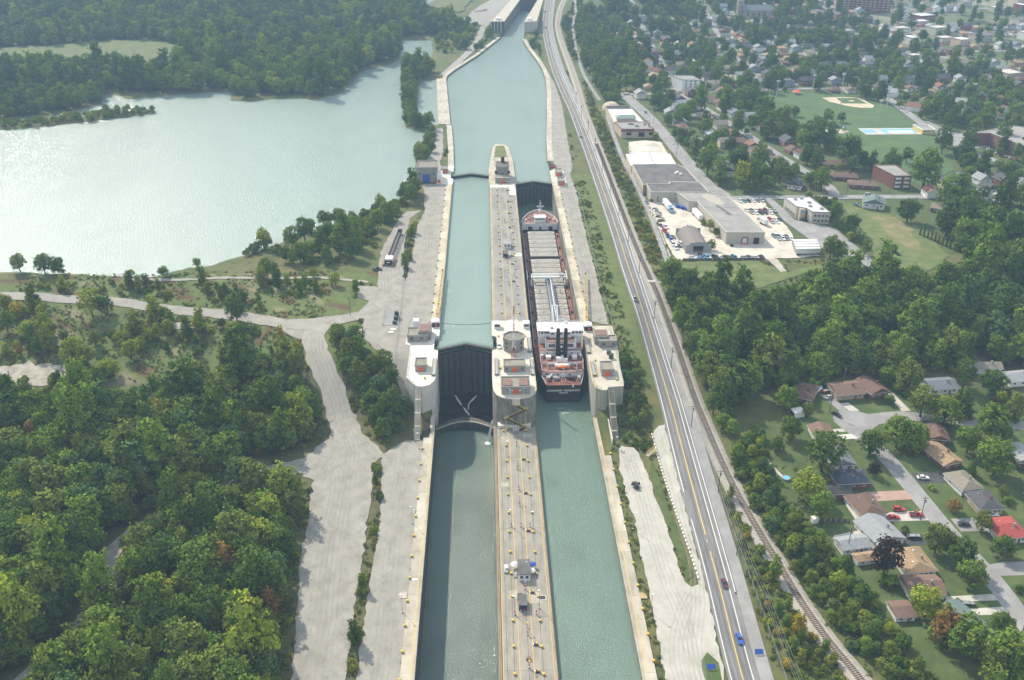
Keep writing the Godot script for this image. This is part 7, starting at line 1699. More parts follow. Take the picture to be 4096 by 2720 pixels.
	t = flat_building("tower_block", "ten-storey dark brick apartment slab on the far skyline of the town", [455, -935, 512, -905, 512, -890, 452, -920], 31.0, M.red_brick, M.grey_roof, M.brown_trim)
	c = t.position
	for k in 10:
		for i in 12:
			var u := (i + 0.5) / 12.0
			part(t, "balcony", MB.new().box(Vector3(lerpf(453, 511, u) - c.x, 2.0 + k * 3.0, lerpf(-919, -890, u) + 0.5 - c.z), Vector3(3.0, 1.2, 1.2), -0.46), M.tan_brick if i % 3 else M.grey)
	# church
	t = thing("church", "grey stone church with a tall slender spire among the town's trees", "church", Vector3(318, 26, -850))
	part(t, "nave", MB.new().box(Vector3(8, 5, 6), Vector3(34, 10, 14)), tint(M.concrete, .7, .66, .6))
	var cr := MB.new()
	for s in [-1.0, 1.0]: cr.quad(Vector3(-10, 9.6, 6 + s * 8), Vector3(26, 9.6, 6 + s * 8), Vector3(26, 15.5, 6), Vector3(-10, 15.5, 6))
	cr.tri(Vector3(-10, 9.6, -2), Vector3(-10, 9.6, 14), Vector3(-10, 15.5, 6)); cr.tri(Vector3(26, 9.6, -2), Vector3(26, 9.6, 14), Vector3(26, 15.5, 6))
	part(t, "nave_roof", cr, M.roof_slate)
	part(t, "tower", MB.new().box(Vector3(-12, 10, 4), Vector3(7, 20, 7)), tint(M.concrete, .66, .62, .56))
	part(t, "spire", MB.new().lathe(Vector3(-12, 20, 4), [Vector2(4.0, 0), Vector2(2.0, 8), Vector2(0.05, 19)], 8), M.steel)
	for i in 4: windows(t, Vector3(-4 + i * 7.0, 5, 13), 0, 1.6, 4.0, M.grey, 1, 2)
	taken.append([318, -850, 20])

func gabled(called: String, label: String, x0: float, x1: float, z0: float, z1: float, h: float, rh: float, wall: Material, roof: Material) -> Node3D:
	var c := Vector3((x0 + x1) / 2, UP1, (z0 + z1) / 2)
	var w := (x1 - x0) / 2; var d := (z1 - z0) / 2
	var t := thing(called, label, "building", c)
	var W := MB.new().box(Vector3(0, h / 2, 0), Vector3(w * 2, h, d * 2))
	for s in [-1.0, 1.0]: W.tri(Vector3(-w, h, s * d), Vector3(w, h, s * d), Vector3(0, h + rh, s * d))
	part(t, "wall", W, wall)
	for s in [-1.0, 1.0]:
		var n := int(d / 1.6)
		for i in n:   # roof sheets laid side by side
			var a := lerpf(-d - 0.3, d + 0.3, float(i) / n); var b := lerpf(-d - 0.3, d + 0.3, float(i + 1) / n) - 0.05
			var m := MB.new().quad_(Vector3(0, h + rh + 0.1, a), Vector3(s * (w + 0.4), h + 0.06, a), Vector3(s * (w + 0.4), h + 0.06, b), Vector3(0, h + rh + 0.1, b))
			part(t, "roof_sheet", m, roof if (i * 7 + int(s)) % 5 else tint(roof, .93, .92, .90))
	for p in [-0.6, 0.0, 0.6]: taken.append([c.x, c.z + d * p, w + 1.0])
	return t

func build_houses() -> void:
	# the street by the turning circle
	house("brown-roofed bungalow with a deep porch at the head of the turning circle", 145.3, 37.4, 12.4, 10.6, 0.12, "tanbrick", "brown2", {"rh": 1.8})
	house("narrow brown-roofed brick bungalow with a white-trimmed gable beside the turning circle", 157.0, 36.0, 9.0, 12.0, 0.32, "brick", "brown", {"across": true, "rh": 1.9})
	house("dark brown hip-roofed house with a pool behind it", 126.4, 39.0, 9.6, 13.0, -0.5, "brick", "brown", {"across": true, "hip": 3.0})
	house("plain brown-roofed house at the inner corner of the turning circle", 125.8, 70.0, 8.4, 13.6, 0.02, "white", "brown2", {"across": true})
	house("pale grey-roofed house half hidden behind a spreading tree", 127.6, 84.6, 8.0, 11.6, 0.1, "white", "slate", {"across": true})
	house("brick house with a low navy hip roof and white eaves", 127.6, 97.0, 12.6, 8.4, 0.05, "brick", "navy", {"hip": 3.4})
	house("small brick annexe with a near-black roof behind the navy-roofed house", 120.6, 104.6, 8.6, 5.0, 0.03, "brick", "black", {"name": "garage", "category": "garage", "rh": 0.9, "chimney": false})
	house("brown hip-roofed house beside the pink brick driveway", 128.0, 113.2, 9.6, 12.6, 0.22, "white", "brown", {"across": true, "hip": 3.6})
	var g := house("white house with a big pale grey L-shaped roof", 128.2, 127.2, 11.0, 13.2, 0.28, "white", "grey", {"across": true, "rh": 1.9})
	house("white double garage with a pale grey roof behind the grey L-shaped house", 116.4, 133.6, 10.2, 6.4, 0.18, "white", "grey", {"name": "garage", "category": "garage", "rh": 1.2, "chimney": false})
	house("long narrow garage with a tan roof and white walls", 120.4, 140.2, 10.8, 3.6, 0.16, "white", "tan", {"name": "garage", "category": "garage", "rh": 0.7, "chimney": false, "h": 2.4})
	g = house("tan shingle-roofed house with four skylights", 134.0, 143.2, 10.6, 12.0, 0.1, "white", "tan", {"across": true, "hip": 3.0, "rh": 1.8})
	for q in [[-2.6, -2.2], [-3.6, 0.6], [-1.6, 2.6], [1.2, -3.0]]: part(g, "skylight", MB.new().box(Vector3(q[0], 2.9 + 1.8 * (1 - absf(q[0]) / 5.9) + 0.12, q[1]), Vector3(0.9, 0.12, 0.5), 0, 0), M.white)
	house("brown-roofed house next to the skylit tan roof", 132.4, 155.4, 11.4, 9.0, -0.02, "white", "brown2", {"rh": 1.7})
	house("white garden shed with two stepped brown roofs", 121.4, 166.0, 6.2, 6.8, 0.05, "white", "brown2", {"name": "garden_shed", "category": "shed", "h": 2.4, "rh": 1.0, "chimney": false})
	house("long dark green roofed house under the biggest garden trees", 140.0, 172.6, 8.6, 16.4, 0.36, "white", "green", {"across": true})
	house("grey-brown roofed house at the bottom of the street", 143.8, 185.0, 9.6, 8.0, 0.1, "brick", "fade")
	house("house with a bright red hip roof across the street", 174.0, 127.4, 10.4, 11.0, 0.1, "white", "red", {"hip": 3.2})
	house("brick bungalow with a charcoal hip roof next to the red roof", 173.0, 112.0, 9.0, 10.8, 0.08, "tanbrick", "dark", {"across": true, "hip": 3.4})
	house("brick house with a tan roof and white gable above the asphalt driveway", 168.6, 84.0, 8.6, 13.4, 0.28, "brick", "tan", {"across": true})
	house("weathered taupe-roofed house beside the asphalt driveway", 170.2, 100.4, 8.4, 11.0, 0.2, "white", "fade", {"across": true, "hip": 3.0})
	house("pale slate-roofed house with a dark carport near the wood", 188.0, 35.0, 12.6, 9.4, 0.1, "white", "slate")
	house("white house with a light grey roof at the far end of the curving street", 225.0, 30.0, 12.0, 8.6, 0.15, "white", "grey")
	house("white long-roofed house with a lean-to at the far end of the curving street", 214.0, 21.0, 14.0, 6.0, 0.0, "white", "fade")
	house("dark brown roof showing between two big street trees", 172.4, 70.0, 7.4, 10.0, -0.2, "brick", "brown", {"across": true})
	house("pale roofed house at the edge of the built-up street", 199.8, 85.0, 8.0, 12.0, -0.2, "brick", "grey", {"across": true})
	house("brown-roofed house behind the red-roofed one", 190.0, 140.0, 11.0, 9.0, 0.1, "brick", "brown2")
	house("small brown-roofed house deep among the gardens", 196.0, 112.0, 10.0, 9.0, 0.1, "white", "brown", {"hip": 3.0})
	var t := thing("party_tent", "white marquee awning beside the dark brown house", "awning", Vector3(119.8, ground0(119.8, 53), 53), 0.2)
	part(t, "roof", MB.new().box(Vector3(0, 2.6, 0), Vector3(5, 0.2, 4)), M.white); part(t, "side", MB.new().box(Vector3(0, 1.3, 1.9), Vector3(4.8, 2.5, 0.1)), M.white)
	for p in [[-2.3, -1.8], [2.3, -1.8]]: part(t, "post", MB.new().tube(Vector3(p[0], 0, p[1]), Vector3(p[0], 2.6, p[1]), 0.06), M.steel)
	t = thing("garden_pool", "round blue above-ground pool behind the dark brown house", "pool", Vector3(133.4, ground0(133, 33), 33.6))
	part(t, "rim", MB.new().lathe(Vector3.ZERO, [Vector2(2.9, 0), Vector2(2.9, 1.2), Vector2(2.7, 1.25), Vector2(2.7, 1.0)], 18), M.white)
	part(t, "water", MB.new().lathe(Vector3.ZERO, [Vector2(2.7, 1.02), Vector2(0.01, 1.03)], 18), M.pool_blue)
	t = thing("hot_tub", "small blue round tub at the end of the garden path", "pool", Vector3(103.8, ground0(104, 94.6), 94.6))
	part(t, "rim", MB.new().lathe(Vector3.ZERO, [Vector2(1.7, 0), Vector2(1.7, 0.9), Vector2(1.4, 0.95), Vector2(1.4, 0.8)], 14), M.grey)
	part(t, "water", MB.new().lathe(Vector3.ZERO, [Vector2(1.4, 0.84), Vector2(0.01, 0.85)], 14), M.pool_blue)
	solo("garden_path", ribbon(spline([99.4, 82.0, 100.4, 87.0, 102.4, 92.0, 103.2, 94]), -0.6, 0.6, 0.12), M.drive, "narrow pale plank path winding down the back garden", "path")
	t = thing("garden_shed", "tiny white garden shed at the end of a wooden fence", "shed", Vector3(107.4, ground0(107, 119), 119.6), 0.2)
	part(t, "wall", MB.new().box(Vector3(0, 1.0, 0), Vector3(2.2, 2.0, 1.8)), M.white); part(t, "roof", MB.new().box(Vector3(0, 2.1, 0), Vector3(2.5, 0.2, 2.1)), M.white_roof)
	t = thing("board_fence", "weathered grey board fence across the back gardens", "fence", Vector3(108.8, ground0(112, 119), 119.4), -0.03)
	for i in 22: part(t, "board", MB.new().box(Vector3(0.4 + i * 0.52, 0.9 - 0.02 * i, 0.02 * sin(i * 9.0)), Vector3(0.46, 1.7 + 0.08 * sin(i * 5.0), 0.05)), M.timber if i % 4 else M.grey)
	for i in 5: part(t, "post", MB.new().box(Vector3(0.2 + i * 2.8, 0.9, -0.1), Vector3(0.14, 2.0, 0.14)), M.timber)
	# named houses round the park and the works street
	house("white house with a green gabled roof beside the dry meadow", 236.4, -183.0, 13.0, 11.0, -0.35, "white", "green", {"h": 3.8, "rh": 2.8, "across": true})
	house("long low brick bungalow with a brown roof on the cross street", 243.0, -222.0, 18.0, 9.0, -0.25, "brick", "brown2", {"hip": 3.0})
	house("second low brown-roofed brick bungalow behind the first", 236.0, -240.0, 18.0, 9.0, -0.25, "brick", "brown", {"hip": 3.0})
	house("low brick house with a rust-brown hip roof beside the big lawn", 240.0, -268.0, 18.0, 9.0, -0.15, "brick", "brown", {"hip": 3.0})
	house("white gabled cottage with shuttered windows behind the office block", 197.0, -221.0, 9.0, 8.0, -0.5, "white", "dark", {"rh": 2.6, "across": true, "h": 3.4})
	house("grey-roofed low house hidden by pines east of the green roof", 277.0, -172.0, 14.0, 8.0, -0.6, "brick", "fade")
	house("white steep-gabled house with a dark roof east of the willow", 320.0, -206.0, 8.0, 9.0, 0.3, "white", "dark", {"h": 4.6, "rh": 3.0, "across": true})
	for q in [[300.0, -222, "navy"], [312.0, -226, "slate"], [326.0, -227, "grey"]]: house("white gabled house with a %s roof in the row beyond the big willow" % q[2], q[0], q[1], 8.0, 9.0, 0.2, "white", q[2], {"h": 4.4, "rh": 2.8, "across": true, "group": "white gabled houses beyond the willow"})
	house("red-brick gabled house at the end of the white row", 340.0, -226, 9.0, 9.0, 0.2, "brick", "dark", {"h": 4.6, "rh": 2.8, "across": true})
	house("white-sided house at the far right of the meadow gardens", 318.0, -150.0, 11.0, 9.0, -0.4, "white", "fade", {"across": true, "rh": 2.4})
	# the rest of the town, along its streets
	var kinds := [["white", "grey", 5.0, 2.6, "white two-storey house with a grey roof"], ["white", "dark", 4.8, 2.8, "white gabled house with a dark roof"], ["brick", "brown", 3.2, 2.0, "low brick house with a brown roof"], ["cream", "fade", 4.6, 2.4, "cream house with a weathered roof"], ["greysiding", "slate", 4.8, 2.4, "grey-sided house with a slate roof"], ["brick", "dark", 5.0, 2.8, "tall brick house with a dark roof"], ["white", "brown2", 3.2, 1.8, "white bungalow with a brown roof"], ["blue", "grey", 4.6, 2.2, "pale blue house with a grey roof"], ["tanbrick", "tan", 3.2, 1.8, "tan bungalow with a tan roof"], ["white", "rust", 4.4, 2.2, "white house with a rust-red roof"]]
	var streets := [[[127, -412, 132, -342, 135, -288, 139, -234], 15.0, 1.0], [[219, -230, 206, -300, 196, -360, 182, -430, 170, -490], 13.0, 0.0], [[130, -494, 180, -499, 250, -508, 360, -516, 520, -520], 14.0, 0.0], [[160, -560, 330, -580, 620, -600], 14.0, 0.0], [[150, -660, 340, -680, 700, -690], 14.0, 0.0], [[150, -770, 340, -790, 800, -800], 14.0, 0.0], [[258, -600, 270, -800], 14.0, 0.0], [[520, -300, 505, -480], 14.0, 0.0], [[168, -530, 176, -660, 184, -860], 13.0, 0.0], [[360, -500, 420, -450, 480, -420], 13.0, 0.0], [[300, -900, 620, -915], 14.0, 0.0], [[190, -620, 420, -640], 8.0, 0.0], [[190, -725, 440, -738], 8.0, 0.0], [[190, -845, 480, -855], 8.0, 0.0], [[150, -440, 215, -450], 10.0, 0.0], [[150, -330, 190, -336], 8.0, 0.0], [[300, -200, 300, -140], 14.0, 0.0], [[370, -440, 470, -380], 12.0, 0.0], [[355, -230, 410, -215], 10.0, 0.0]]
	var placed := 0
	var far_w := []; var far_wc := []; var far_rc := []
	for s in streets:
		var sp := spline(s[0], 14.5)
		for i in sp.size() - 1:
			for side in [-1.0, 1.0]:
				if s[2] != 0.0 and side > 0: continue
				if rng.randf() < 0.12: continue
				var a: Vector2 = sp[i]; var d: Vector2 = (sp[i + 1] - a).normalized(); var o: Vector2 = Vector2(-d.y, d.x) * side
				var p: Vector2 = a + o * (s[1] + rng.randf() * 5.0) + d * rng.randf_range(-3, 3)
				var bad := false
				for k in taken: if p.distance_to(Vector2(k[0], k[1])) < k[2] + 6.5: bad = true; break
				if bad or p.x < 128 or Geometry2D.is_point_in_polygon(p, PARK): continue
				var q: Array = kinds[(placed * 7 + rng.randi() % 3) % kinds.size()]
				if placed >= 236:   # the farthest ones are too small to tell apart
					var tf := Transform3D(Basis(Vector3.UP, atan2(-d.y, d.x) + (0.0 if rng.randf() < 0.5 else PI / 2)), Vector3(p.x, ground0(p.x, p.y) - 0.1, p.y)).scaled_local(Vector3(rng.randf_range(0.8, 1.1), q[2] / 4.0, rng.randf_range(0.85, 1.1)))
					far_w.append(tf)
					var wc: Color = M["wall_" + q[0]].albedo_color.srgb_to_linear(); var rc: Color = M["roof_" + q[1]].albedo_color.srgb_to_linear()
					far_wc.append(wc); far_rc.append(rc)
					taken.append([p.x, p.y, 7.0]); placed += 1
					continue
				house(q[4] + " among the trees of the town", p.x, p.y, rng.randf_range(8, 11), rng.randf_range(8, 10), atan2(-d.y, d.x) + (0.0 if rng.randf() < 0.7 else PI / 2), q[0], q[1], {"h": q[2], "rh": q[3], "across": rng.randf() < 0.5, "group": "houses among the trees of the town", "hip": 0.0 if q[2] > 4 else 2.4, "wins": p.y > -600, "fascia": p.y > -520, "chimney": p.y > -620})
				placed += 1
	var fw := MB.new().box(Vector3(0, 2, 0), Vector3(10, 4, 9))
	for sx in [-5.0, 5.0]: fw.tri(Vector3(sx, 4, -4.5), Vector3(sx, 4, 4.5), Vector3(sx, 6.2, 0))
	var fr := MB.new().quad_(Vector3(-5.5, 3.8, -5.1), Vector3(5.5, 3.8, -5.1), Vector3(5.5, 6.35, 0), Vector3(-5.5, 6.35, 0)).quad_(Vector3(-5.5, 3.8, 5.1), Vector3(-5.5, 6.35, 0), Vector3(5.5, 6.35, 0), Vector3(5.5, 3.8, 5.1))
	var fm := flat(1, 1, 1, 0.9); fm.vertex_color_use_as_albedo = true
	var fh := thing("distant_houses", "smallest, most distant houses of the town merging behind the trees", "houses")
	fh.set_meta("kind", "stuff")
	multi("wall", fw.mesh(), fm, far_w, far_wc, fh); multi("roof", fr.mesh(), fm, far_w, far_rc, fh)
	# flat-roofed blocks of the town centre
	var walls := [M.red_brick, M.tan_brick, M.concrete, M.wall_white, M.wall_cream, M.wall_paleblock]
	var roofs := [M.grey_roof, M.white_roof, M.dark_roof, M.beige_roof]
	for i in 120:
		var x := rng.randf_range(400, 860); var z := rng.randf_range(-960, -420)
		if x < 480 and z > -560: continue
		if (x - 400) * 0.5 + (z + 420) * -0.2 < 20: continue
		var w := rng.randf_range(9, 24); var d := rng.randf_range(10, 20)
		var bad := false
		for k in taken: if Vector2(x, z).distance_to(Vector2(k[0], k[1])) < k[2] + w * 0.5: bad = true; break
		if bad: continue
		var r := 0.25 + rng.randf() * 0.1
		var pl := []
		for q in [[-w, -d], [w, -d], [w, d], [-w, d]]:
			var v := Vector2(q[0], q[1]).rotated(-r) * 0.5
			pl.append(x + v.x); pl.append(z + v.y)
		var hh := rng.randf_range(5, 9.5)
		var wi := rng.randi() % 6
		var t2 := flat_building("shop_block", "%s flat-roofed block in the town centre" % ["red-brick", "tan-brick", "grey", "white", "cream", "pale"][wi], pl, hh, walls[wi], roofs[rng.randi() % 4], M.grey, -999.0, "building", "flat-roofed blocks of the town centre")
		for k in int(w / 4):
			for fl in (2 if hh > 6.5 else 1): windows(t2, Vector3((k - (int(w / 4) - 1) / 2.0) * 4.0, 1.9 + fl * 3.2, d / 2).rotated(Vector3.UP, r), r, 2.0, 1.5, M.white, 2, 1)

var PARK := PackedVector2Array()

func build_roadside() -> void:
	# guard rail
	var t := thing("guard_rail", "long white guard rail between the highway and the footpath", "guard rail")
	var hp := spline(highway, 5.0)
	var rail := MB.new()
	var first := true
	var posts := MB.new().box(Vector3(0, 0.35, 0), Vector3(0.16, 0.9, 0.16)).mesh()
	for i in hp.size() - 1:
		var a: Vector2 = hp[i]; var b: Vector2 = hp[i + 1]
		if a.y > 158 or a.y < -900: continue
		var d := (b - a).normalized(); var o := Vector2(-d.y, d.x) * 4.75
		var pa := Vector3(a.x + o.x, ground0(a.x + o.x, a.y + o.y) + 0.1, a.y + o.y); var pb := Vector3(b.x + o.x, ground0(b.x + o.x, b.y + o.y) + 0.1, b.y + o.y)
		rail.beam(pa + Vector3.UP * 0.55, pb + Vector3.UP * 0.55, 0.22, 0.5)
		if a.y > -400: piece(t, "post", posts, M.timber, pa)
	part(t, "rail", rail, M.white)
	# chain-link fence
	t = thing("chain_link_fence", "tall chain-link fence between the footpath and the railway", "fence")
	var net := flat(.30, .31, .30, 0.8)
	net.transparency = BaseMaterial3D.TRANSPARENCY_ALPHA; net.albedo_color.a = 0.28
	var mesh := MB.new(); var top := MB.new()
	var fp := MB.new().tube(Vector3.ZERO, Vector3(0, 2.2, 0), 0.06, 0.06, 6).mesh()
	for i in hp.size() - 1:
		var a: Vector2 = hp[i]; var b: Vector2 = hp[i + 1]
		if a.y > 215 or a.y < -64: continue
		var d := (b - a).normalized(); var off := 9.6 + 3.0 * sm(110, 200, a.y)
		var o := Vector2(-d.y, d.x) * off
		var pa := Vector3(a.x + o.x, ground0(a.x + o.x, a.y + o.y), a.y + o.y); var pb := Vector3(b.x + o.x, ground0(b.x + o.x, b.y + o.y), b.y + o.y)
		mesh.quad(pa, pb, pb + Vector3.UP * 2.1, pa + Vector3.UP * 2.1); top.beam(pa + Vector3.UP * 2.1, pb + Vector3.UP * 2.1, 0.07)
		piece(t, "post", fp, M.steel, pa)
	part(t, "netting", mesh, net); part(t, "top_rail", top, M.steel)
	# white kerb blocks beside the upper edge of the lot
	var blk := [57.0, 61, 57.2, 73, 57.6, 96, 58.5, 121, 59.1, 135, 59.3, 147]
	var bp := spline(blk, 2.1)
	var bm := MB.new().box(Vector3(0, 0.3, 0), Vector3(0.5, 0.6, 1.3))
	var b0 := solo("kerb_block", bm, M.bright_concrete, "short white concrete block edging the upper gravel strip", "kerb block", "white blocks edging the gravel strip", Vector3(bp[0].x, ground0(bp[0].x, bp[0].y), bp[0].y))
	for i in range(1, bp.size()): dup(b0, "kerb_block", Vector3(bp[i].x, ground0(bp[i].x, bp[i].y), bp[i].y), 0.05 * sin(i * 4.0))
	# barrier by the path
	var wl := spline([91.8, -180, 93.0, -160, 92.6, -140, 91.6, -100], 6.0)
	for i in wl.size() - 1:
		if i % 6 == 4: continue
		var a: Vector2 = wl[i]
		solo("barrier_block", MB.new().box(Vector3(0, 0.5, 0), Vector3(0.5, 1.0, 5.4)), M.drive, "long pale concrete barrier block beside the cycle path", "barrier", "barrier blocks along the cycle path", Vector3(a.x, ground0(a.x, a.y), a.y + 3))
	# utility poles
	var pole := MB.new().tube(Vector3.ZERO, Vector3(0, 10.4, 0), 0.17, 0.12, 7); var arm := MB.new().box(Vector3(0, 9.9, 0), Vector3(2.4, 0.16, 0.16)).box(Vector3(0, 9.0, 0), Vector3(1.6, 0.14, 0.14)); var can := MB.new().tube(Vector3(0.3, 8.0, 0.2), Vector3(0.3, 8.9, 0.2), 0.24, 0.24, 8)
	var ps := [[76.8, 205], [76.2, 166], [75.0, 136.3], [75.8, 102], [73.4, 60], [72.4, 15.4], [71.2, -28], [71.0, -79], [71.4, -125], [71.4, -170], [71.3, -215], [71.2, -262], [71.0, -310], [70.6, -360], [70.0, -410], [69.6, -460]]
	var others := [[134.2, 51.5], [146.6, 119.4], [114.3, 135.4], [156.4, 175.6], [225.8, -203], [256, -207.6], [276, -206], [153, -208], [163, -209], [128, -390], [131, -300], [-78.6, -31], [146, 32]]
	var wires := []
	for i in ps.size() + others.size():
		var q: Array = ps[i] if i < ps.size() else others[i - ps.size()]
		var y := ground0(q[0], q[1])
		var near: bool = i < ps.size()
		var u := thing("utility_pole", "wooden utility pole in the line beside the railway" if near else "wooden utility pole standing alone by a street or track", "utility pole", Vector3(q[0], y, q[1]), 0, "utility poles beside the railway" if near else "utility poles by the streets")
		part(u, "pole", pole, M.timber); part(u, "crossarm", arm, M.timber); part(u, "transformer", can, M.grey)
		if near: wires.append(Vector3(q[0], y, q[1]))
	for w in [[-1.1, 10.0], [0.0, 10.5], [1.1, 10.0], [0.2, 8.2]]:
		var m := MB.new()
		for i in 8:
			var a: Vector3 = wires[i] + Vector3(w[0], w[1], 0); var b: Vector3 = wires[i + 1] + Vector3(w[0], w[1], 0)
			var pts := []
			for k in 7: pts.append(a.lerp(b, k / 6.0) - Vector3(0, 0.9 * sin(k / 6.0 * PI), 0))
			m.path(pts, 0.035, 4)
		solo("power_line", m, M.grey, "overhead wire strung between the railway-side utility poles", "wire", "overhead wires beside the railway")
	# blue information panels on the verges
	for q in [[55.2, 187.6, "dark blue tilted information panel on the grass island in the gravel lot"], [71.2, 182.0, "bright blue tilted information panel on the verge by the footpath"]]:
		t = thing("information_panel", q[2], "sign", Vector3(q[0], ground0(q[0], q[1]), q[1]))
		part(t, "panel", MB.new().box(Vector3(0, 1.1, 0), Vector3(2.6, 0.1, 1.6), 0, 0.7), M.blue); part(t, "leg", MB.new().box(Vector3(-1.0, 0.5, -0.3), Vector3(0.12, 1.1, 0.12)).box(Vector3(1.0, 0.5, -0.3), Vector3(0.12, 1.1, 0.12)), M.steel)
	t = thing("footbridge_rail", "yellow-railed steps leading from the lot up to the highway", "steps", Vector3(53.4, 0.2, 74.0), 0.5)
	for i in 6: part(t, "step", MB.new().box(Vector3(i * 0.7, 0.2 + i * 0.35, 0), Vector3(0.72, 0.4, 1.6)), M.coping)
	railing(t, [Vector3(0, 0.4, 0.9), Vector3(4, 2.4, 0.9)], M.yellow, "railing", 1.0, 1.0); railing(t, [Vector3(0, 0.4, -0.9), Vector3(4, 2.4, -0.9)], M.yellow, "railing", 1.0, 1.0)
	# fence along the left service road and along the right bank
	for f in [[[-53.6, 22, -54.2, -20, -55.4, -60, -56.6, -100, -57.6, -150], "thin wire fence along the left service road"], [[49.4, -10, 48.6, -60, 49.0, -120, 49.6, -180, 49.8, -226], "thin wire fence along the right bank service road"]]:
		t = thing("wire_fence", f[1], "fence")
		var sp := spline(f[0], 5.0)
		var tr := MB.new()
		for i in sp.size() - 1:
			var a := Vector3(sp[i].x, ground0(sp[i].x, sp[i].y), sp[i].y); var b := Vector3(sp[i + 1].x, ground0(sp[i + 1].x, sp[i + 1].y), sp[i + 1].y)
			tr.beam(a + Vector3.UP * 1.6, b + Vector3.UP * 1.6, 0.08); tr.beam(a + Vector3.UP * 0.8, b + Vector3.UP * 0.8, 0.05)
			piece(t, "post", fp, M.steel, a)
		part(t, "wire", tr, M.steel)
	t = thing("yard_fence", "dark fence along the front of the works yard", "fence")
	for i in 19:
		var x := 99.0 + i * 2.4
		part(t, "panel", MB.new().box(Vector3(x, ground0(x, -96.6) + 0.7, -96.6), Vector3(2.3, 1.4, 0.08)), M.timber)



	build_people()

func body_mesh(arms: float, stride: float) -> ArrayMesh:   # one skin lofted from feet to crown
	var bones := [[Vector3(-0.1, 0.05, 0.0), Vector3(-0.1, 0.48, stride), 0.06, 0.07], [Vector3(-0.1, 0.48, stride), Vector3(-0.08, 0.92, 0), 0.07, 0.10], [Vector3(0.1, 0.05, 0.0), Vector3(0.1, 0.48, -stride), 0.06, 0.07], [Vector3(0.1, 0.48, -stride), Vector3(0.08, 0.92, 0), 0.07, 0.10], [Vector3(0, 0.92, 0), Vector3(0, 1.40, 0), 0.15, 0.17], [Vector3(-0.2, 1.40, 0), Vector3(0.2, 1.40, 0), 0.08, 0.08], [Vector3(-0.24, 1.40, 0), Vector3(-0.30, 1.10, 0.04), 0.055, 0.045], [Vector3(-0.30, 1.10, 0.04), Vector3(-0.28, 0.84, arms), 0.045, 0.04], [Vector3(0.24, 1.40, 0), Vector3(0.30, 1.10, 0.04), 0.055, 0.045], [Vector3(0.30, 1.10, 0.04), Vector3(0.28, 0.84, arms), 0.045, 0.04], [Vector3(0, 1.42, 0), Vector3(0, 1.55, 0), 0.06, 0.06], [Vector3(0, 1.62, 0.0), Vector3(0, 1.70, 0.01), 0.095, 0.09], [Vector3(-0.1, 0.05, 0), Vector3(-0.1, 0.05, 0.15), 0.05, 0.04], [Vector3(0.1, 0.05, 0), Vector3(0.1, 0.05, 0.15), 0.05, 0.04]]
	var cs := 0.05
	var nx := 18; var ny := 38; var nz := 14
	var org := Vector3(-0.45, -0.05, -0.32)
	var f := PackedFloat32Array(); f.resize((nx + 1) * (ny + 1) * (nz + 1))
	for k in nz + 1:
		for j in ny + 1:
			for i in nx + 1:
				var p := org + Vector3(i, j, k) * cs
				var s := 0.0
				for b in bones:
					var ab: Vector3 = b[1] - b[0]
					var u := clampf((p - b[0]).dot(ab) / maxf(ab.length_squared(), 1e-6), 0, 1)
					s += exp(-28.0 * ((p - (b[0] + ab * u)).length() - lerpf(b[2], b[3], u)))
				f[(k * (ny + 1) + j) * (nx + 1) + i] = -log(maxf(s, 1e-12)) / 28.0
	var at := func(i: int, j: int, k: int) -> float: return f[(k * (ny + 1) + j) * (nx + 1) + i]
	var vert := {}
	for k in nz:
		for j in ny:
			for i in nx:
				var sum := Vector3.ZERO; var n := 0
				for e in [[0, 0, 0, 1, 0, 0], [0, 1, 0, 1, 1, 0], [0, 0, 1, 1, 0, 1], [0, 1, 1, 1, 1, 1], [0, 0, 0, 0, 1, 0], [1, 0, 0, 1, 1, 0], [0, 0, 1, 0, 1, 1], [1, 0, 1, 1, 1, 1], [0, 0, 0, 0, 0, 1], [1, 0, 0, 1, 0, 1], [0, 1, 0, 0, 1, 1], [1, 1, 0, 1, 1, 1]]:
					var a: float = at.call(i + e[0], j + e[1], k + e[2]); var b: float = at.call(i + e[3], j + e[4], k + e[5])
					if (a < 0) != (b < 0):
						sum += Vector3(i + e[0], j + e[1], k + e[2]).lerp(Vector3(i + e[3], j + e[4], k + e[5]), a / (a - b)); n += 1
				if n: vert[Vector3i(i, j, k)] = org + sum / n * cs
	var m := MB.new()
	m.colored = true
	for k in range(1, nz):
		for j in range(1, ny):
			for i in range(1, nx):
				var a: float = at.call(i, j, k)
				for ax in 3:
					var d := Vector3i(1 if ax == 0 else 0, 1 if ax == 1 else 0, 1 if ax == 2 else 0)
					var b: float = at.call(i + d.x, j + d.y, k + d.z)
					if (a < 0) == (b < 0): continue
					var u := Vector3i(0, 1, 0) if ax == 0 else (Vector3i(0, 0, 1) if ax == 1 else Vector3i(1, 0, 0)); var w := Vector3i(0, 0, 1) if ax == 0 else (Vector3i(1, 0, 0) if ax == 1 else Vector3i(0, 1, 0))
					var c := Vector3i(i, j, k)
					var q := [c - u - w, c - w, c, c - u]
					var ok := true
					for x in q: ok = ok and vert.has(x)
					if not ok: continue
					var y: float = vert[q[0]].y
					var side: float = absf(vert[q[0]].x)
					m.col = Color(.05, .05, .07) if y < 0.1 else (Color(.06, .07, .12) if y < 0.93 and side < 0.22 else (Color(.45, .28, .20) if y > 1.47 and y < 1.66 or (side > 0.2 and y < 1.0) else (Color(.05, .035, .025) if y > 1.66 else Color(.55, .55, .56))))
					m.quad(vert[q[0]], vert[q[1]], vert[q[2]], vert[q[3]])
	return m.mesh()

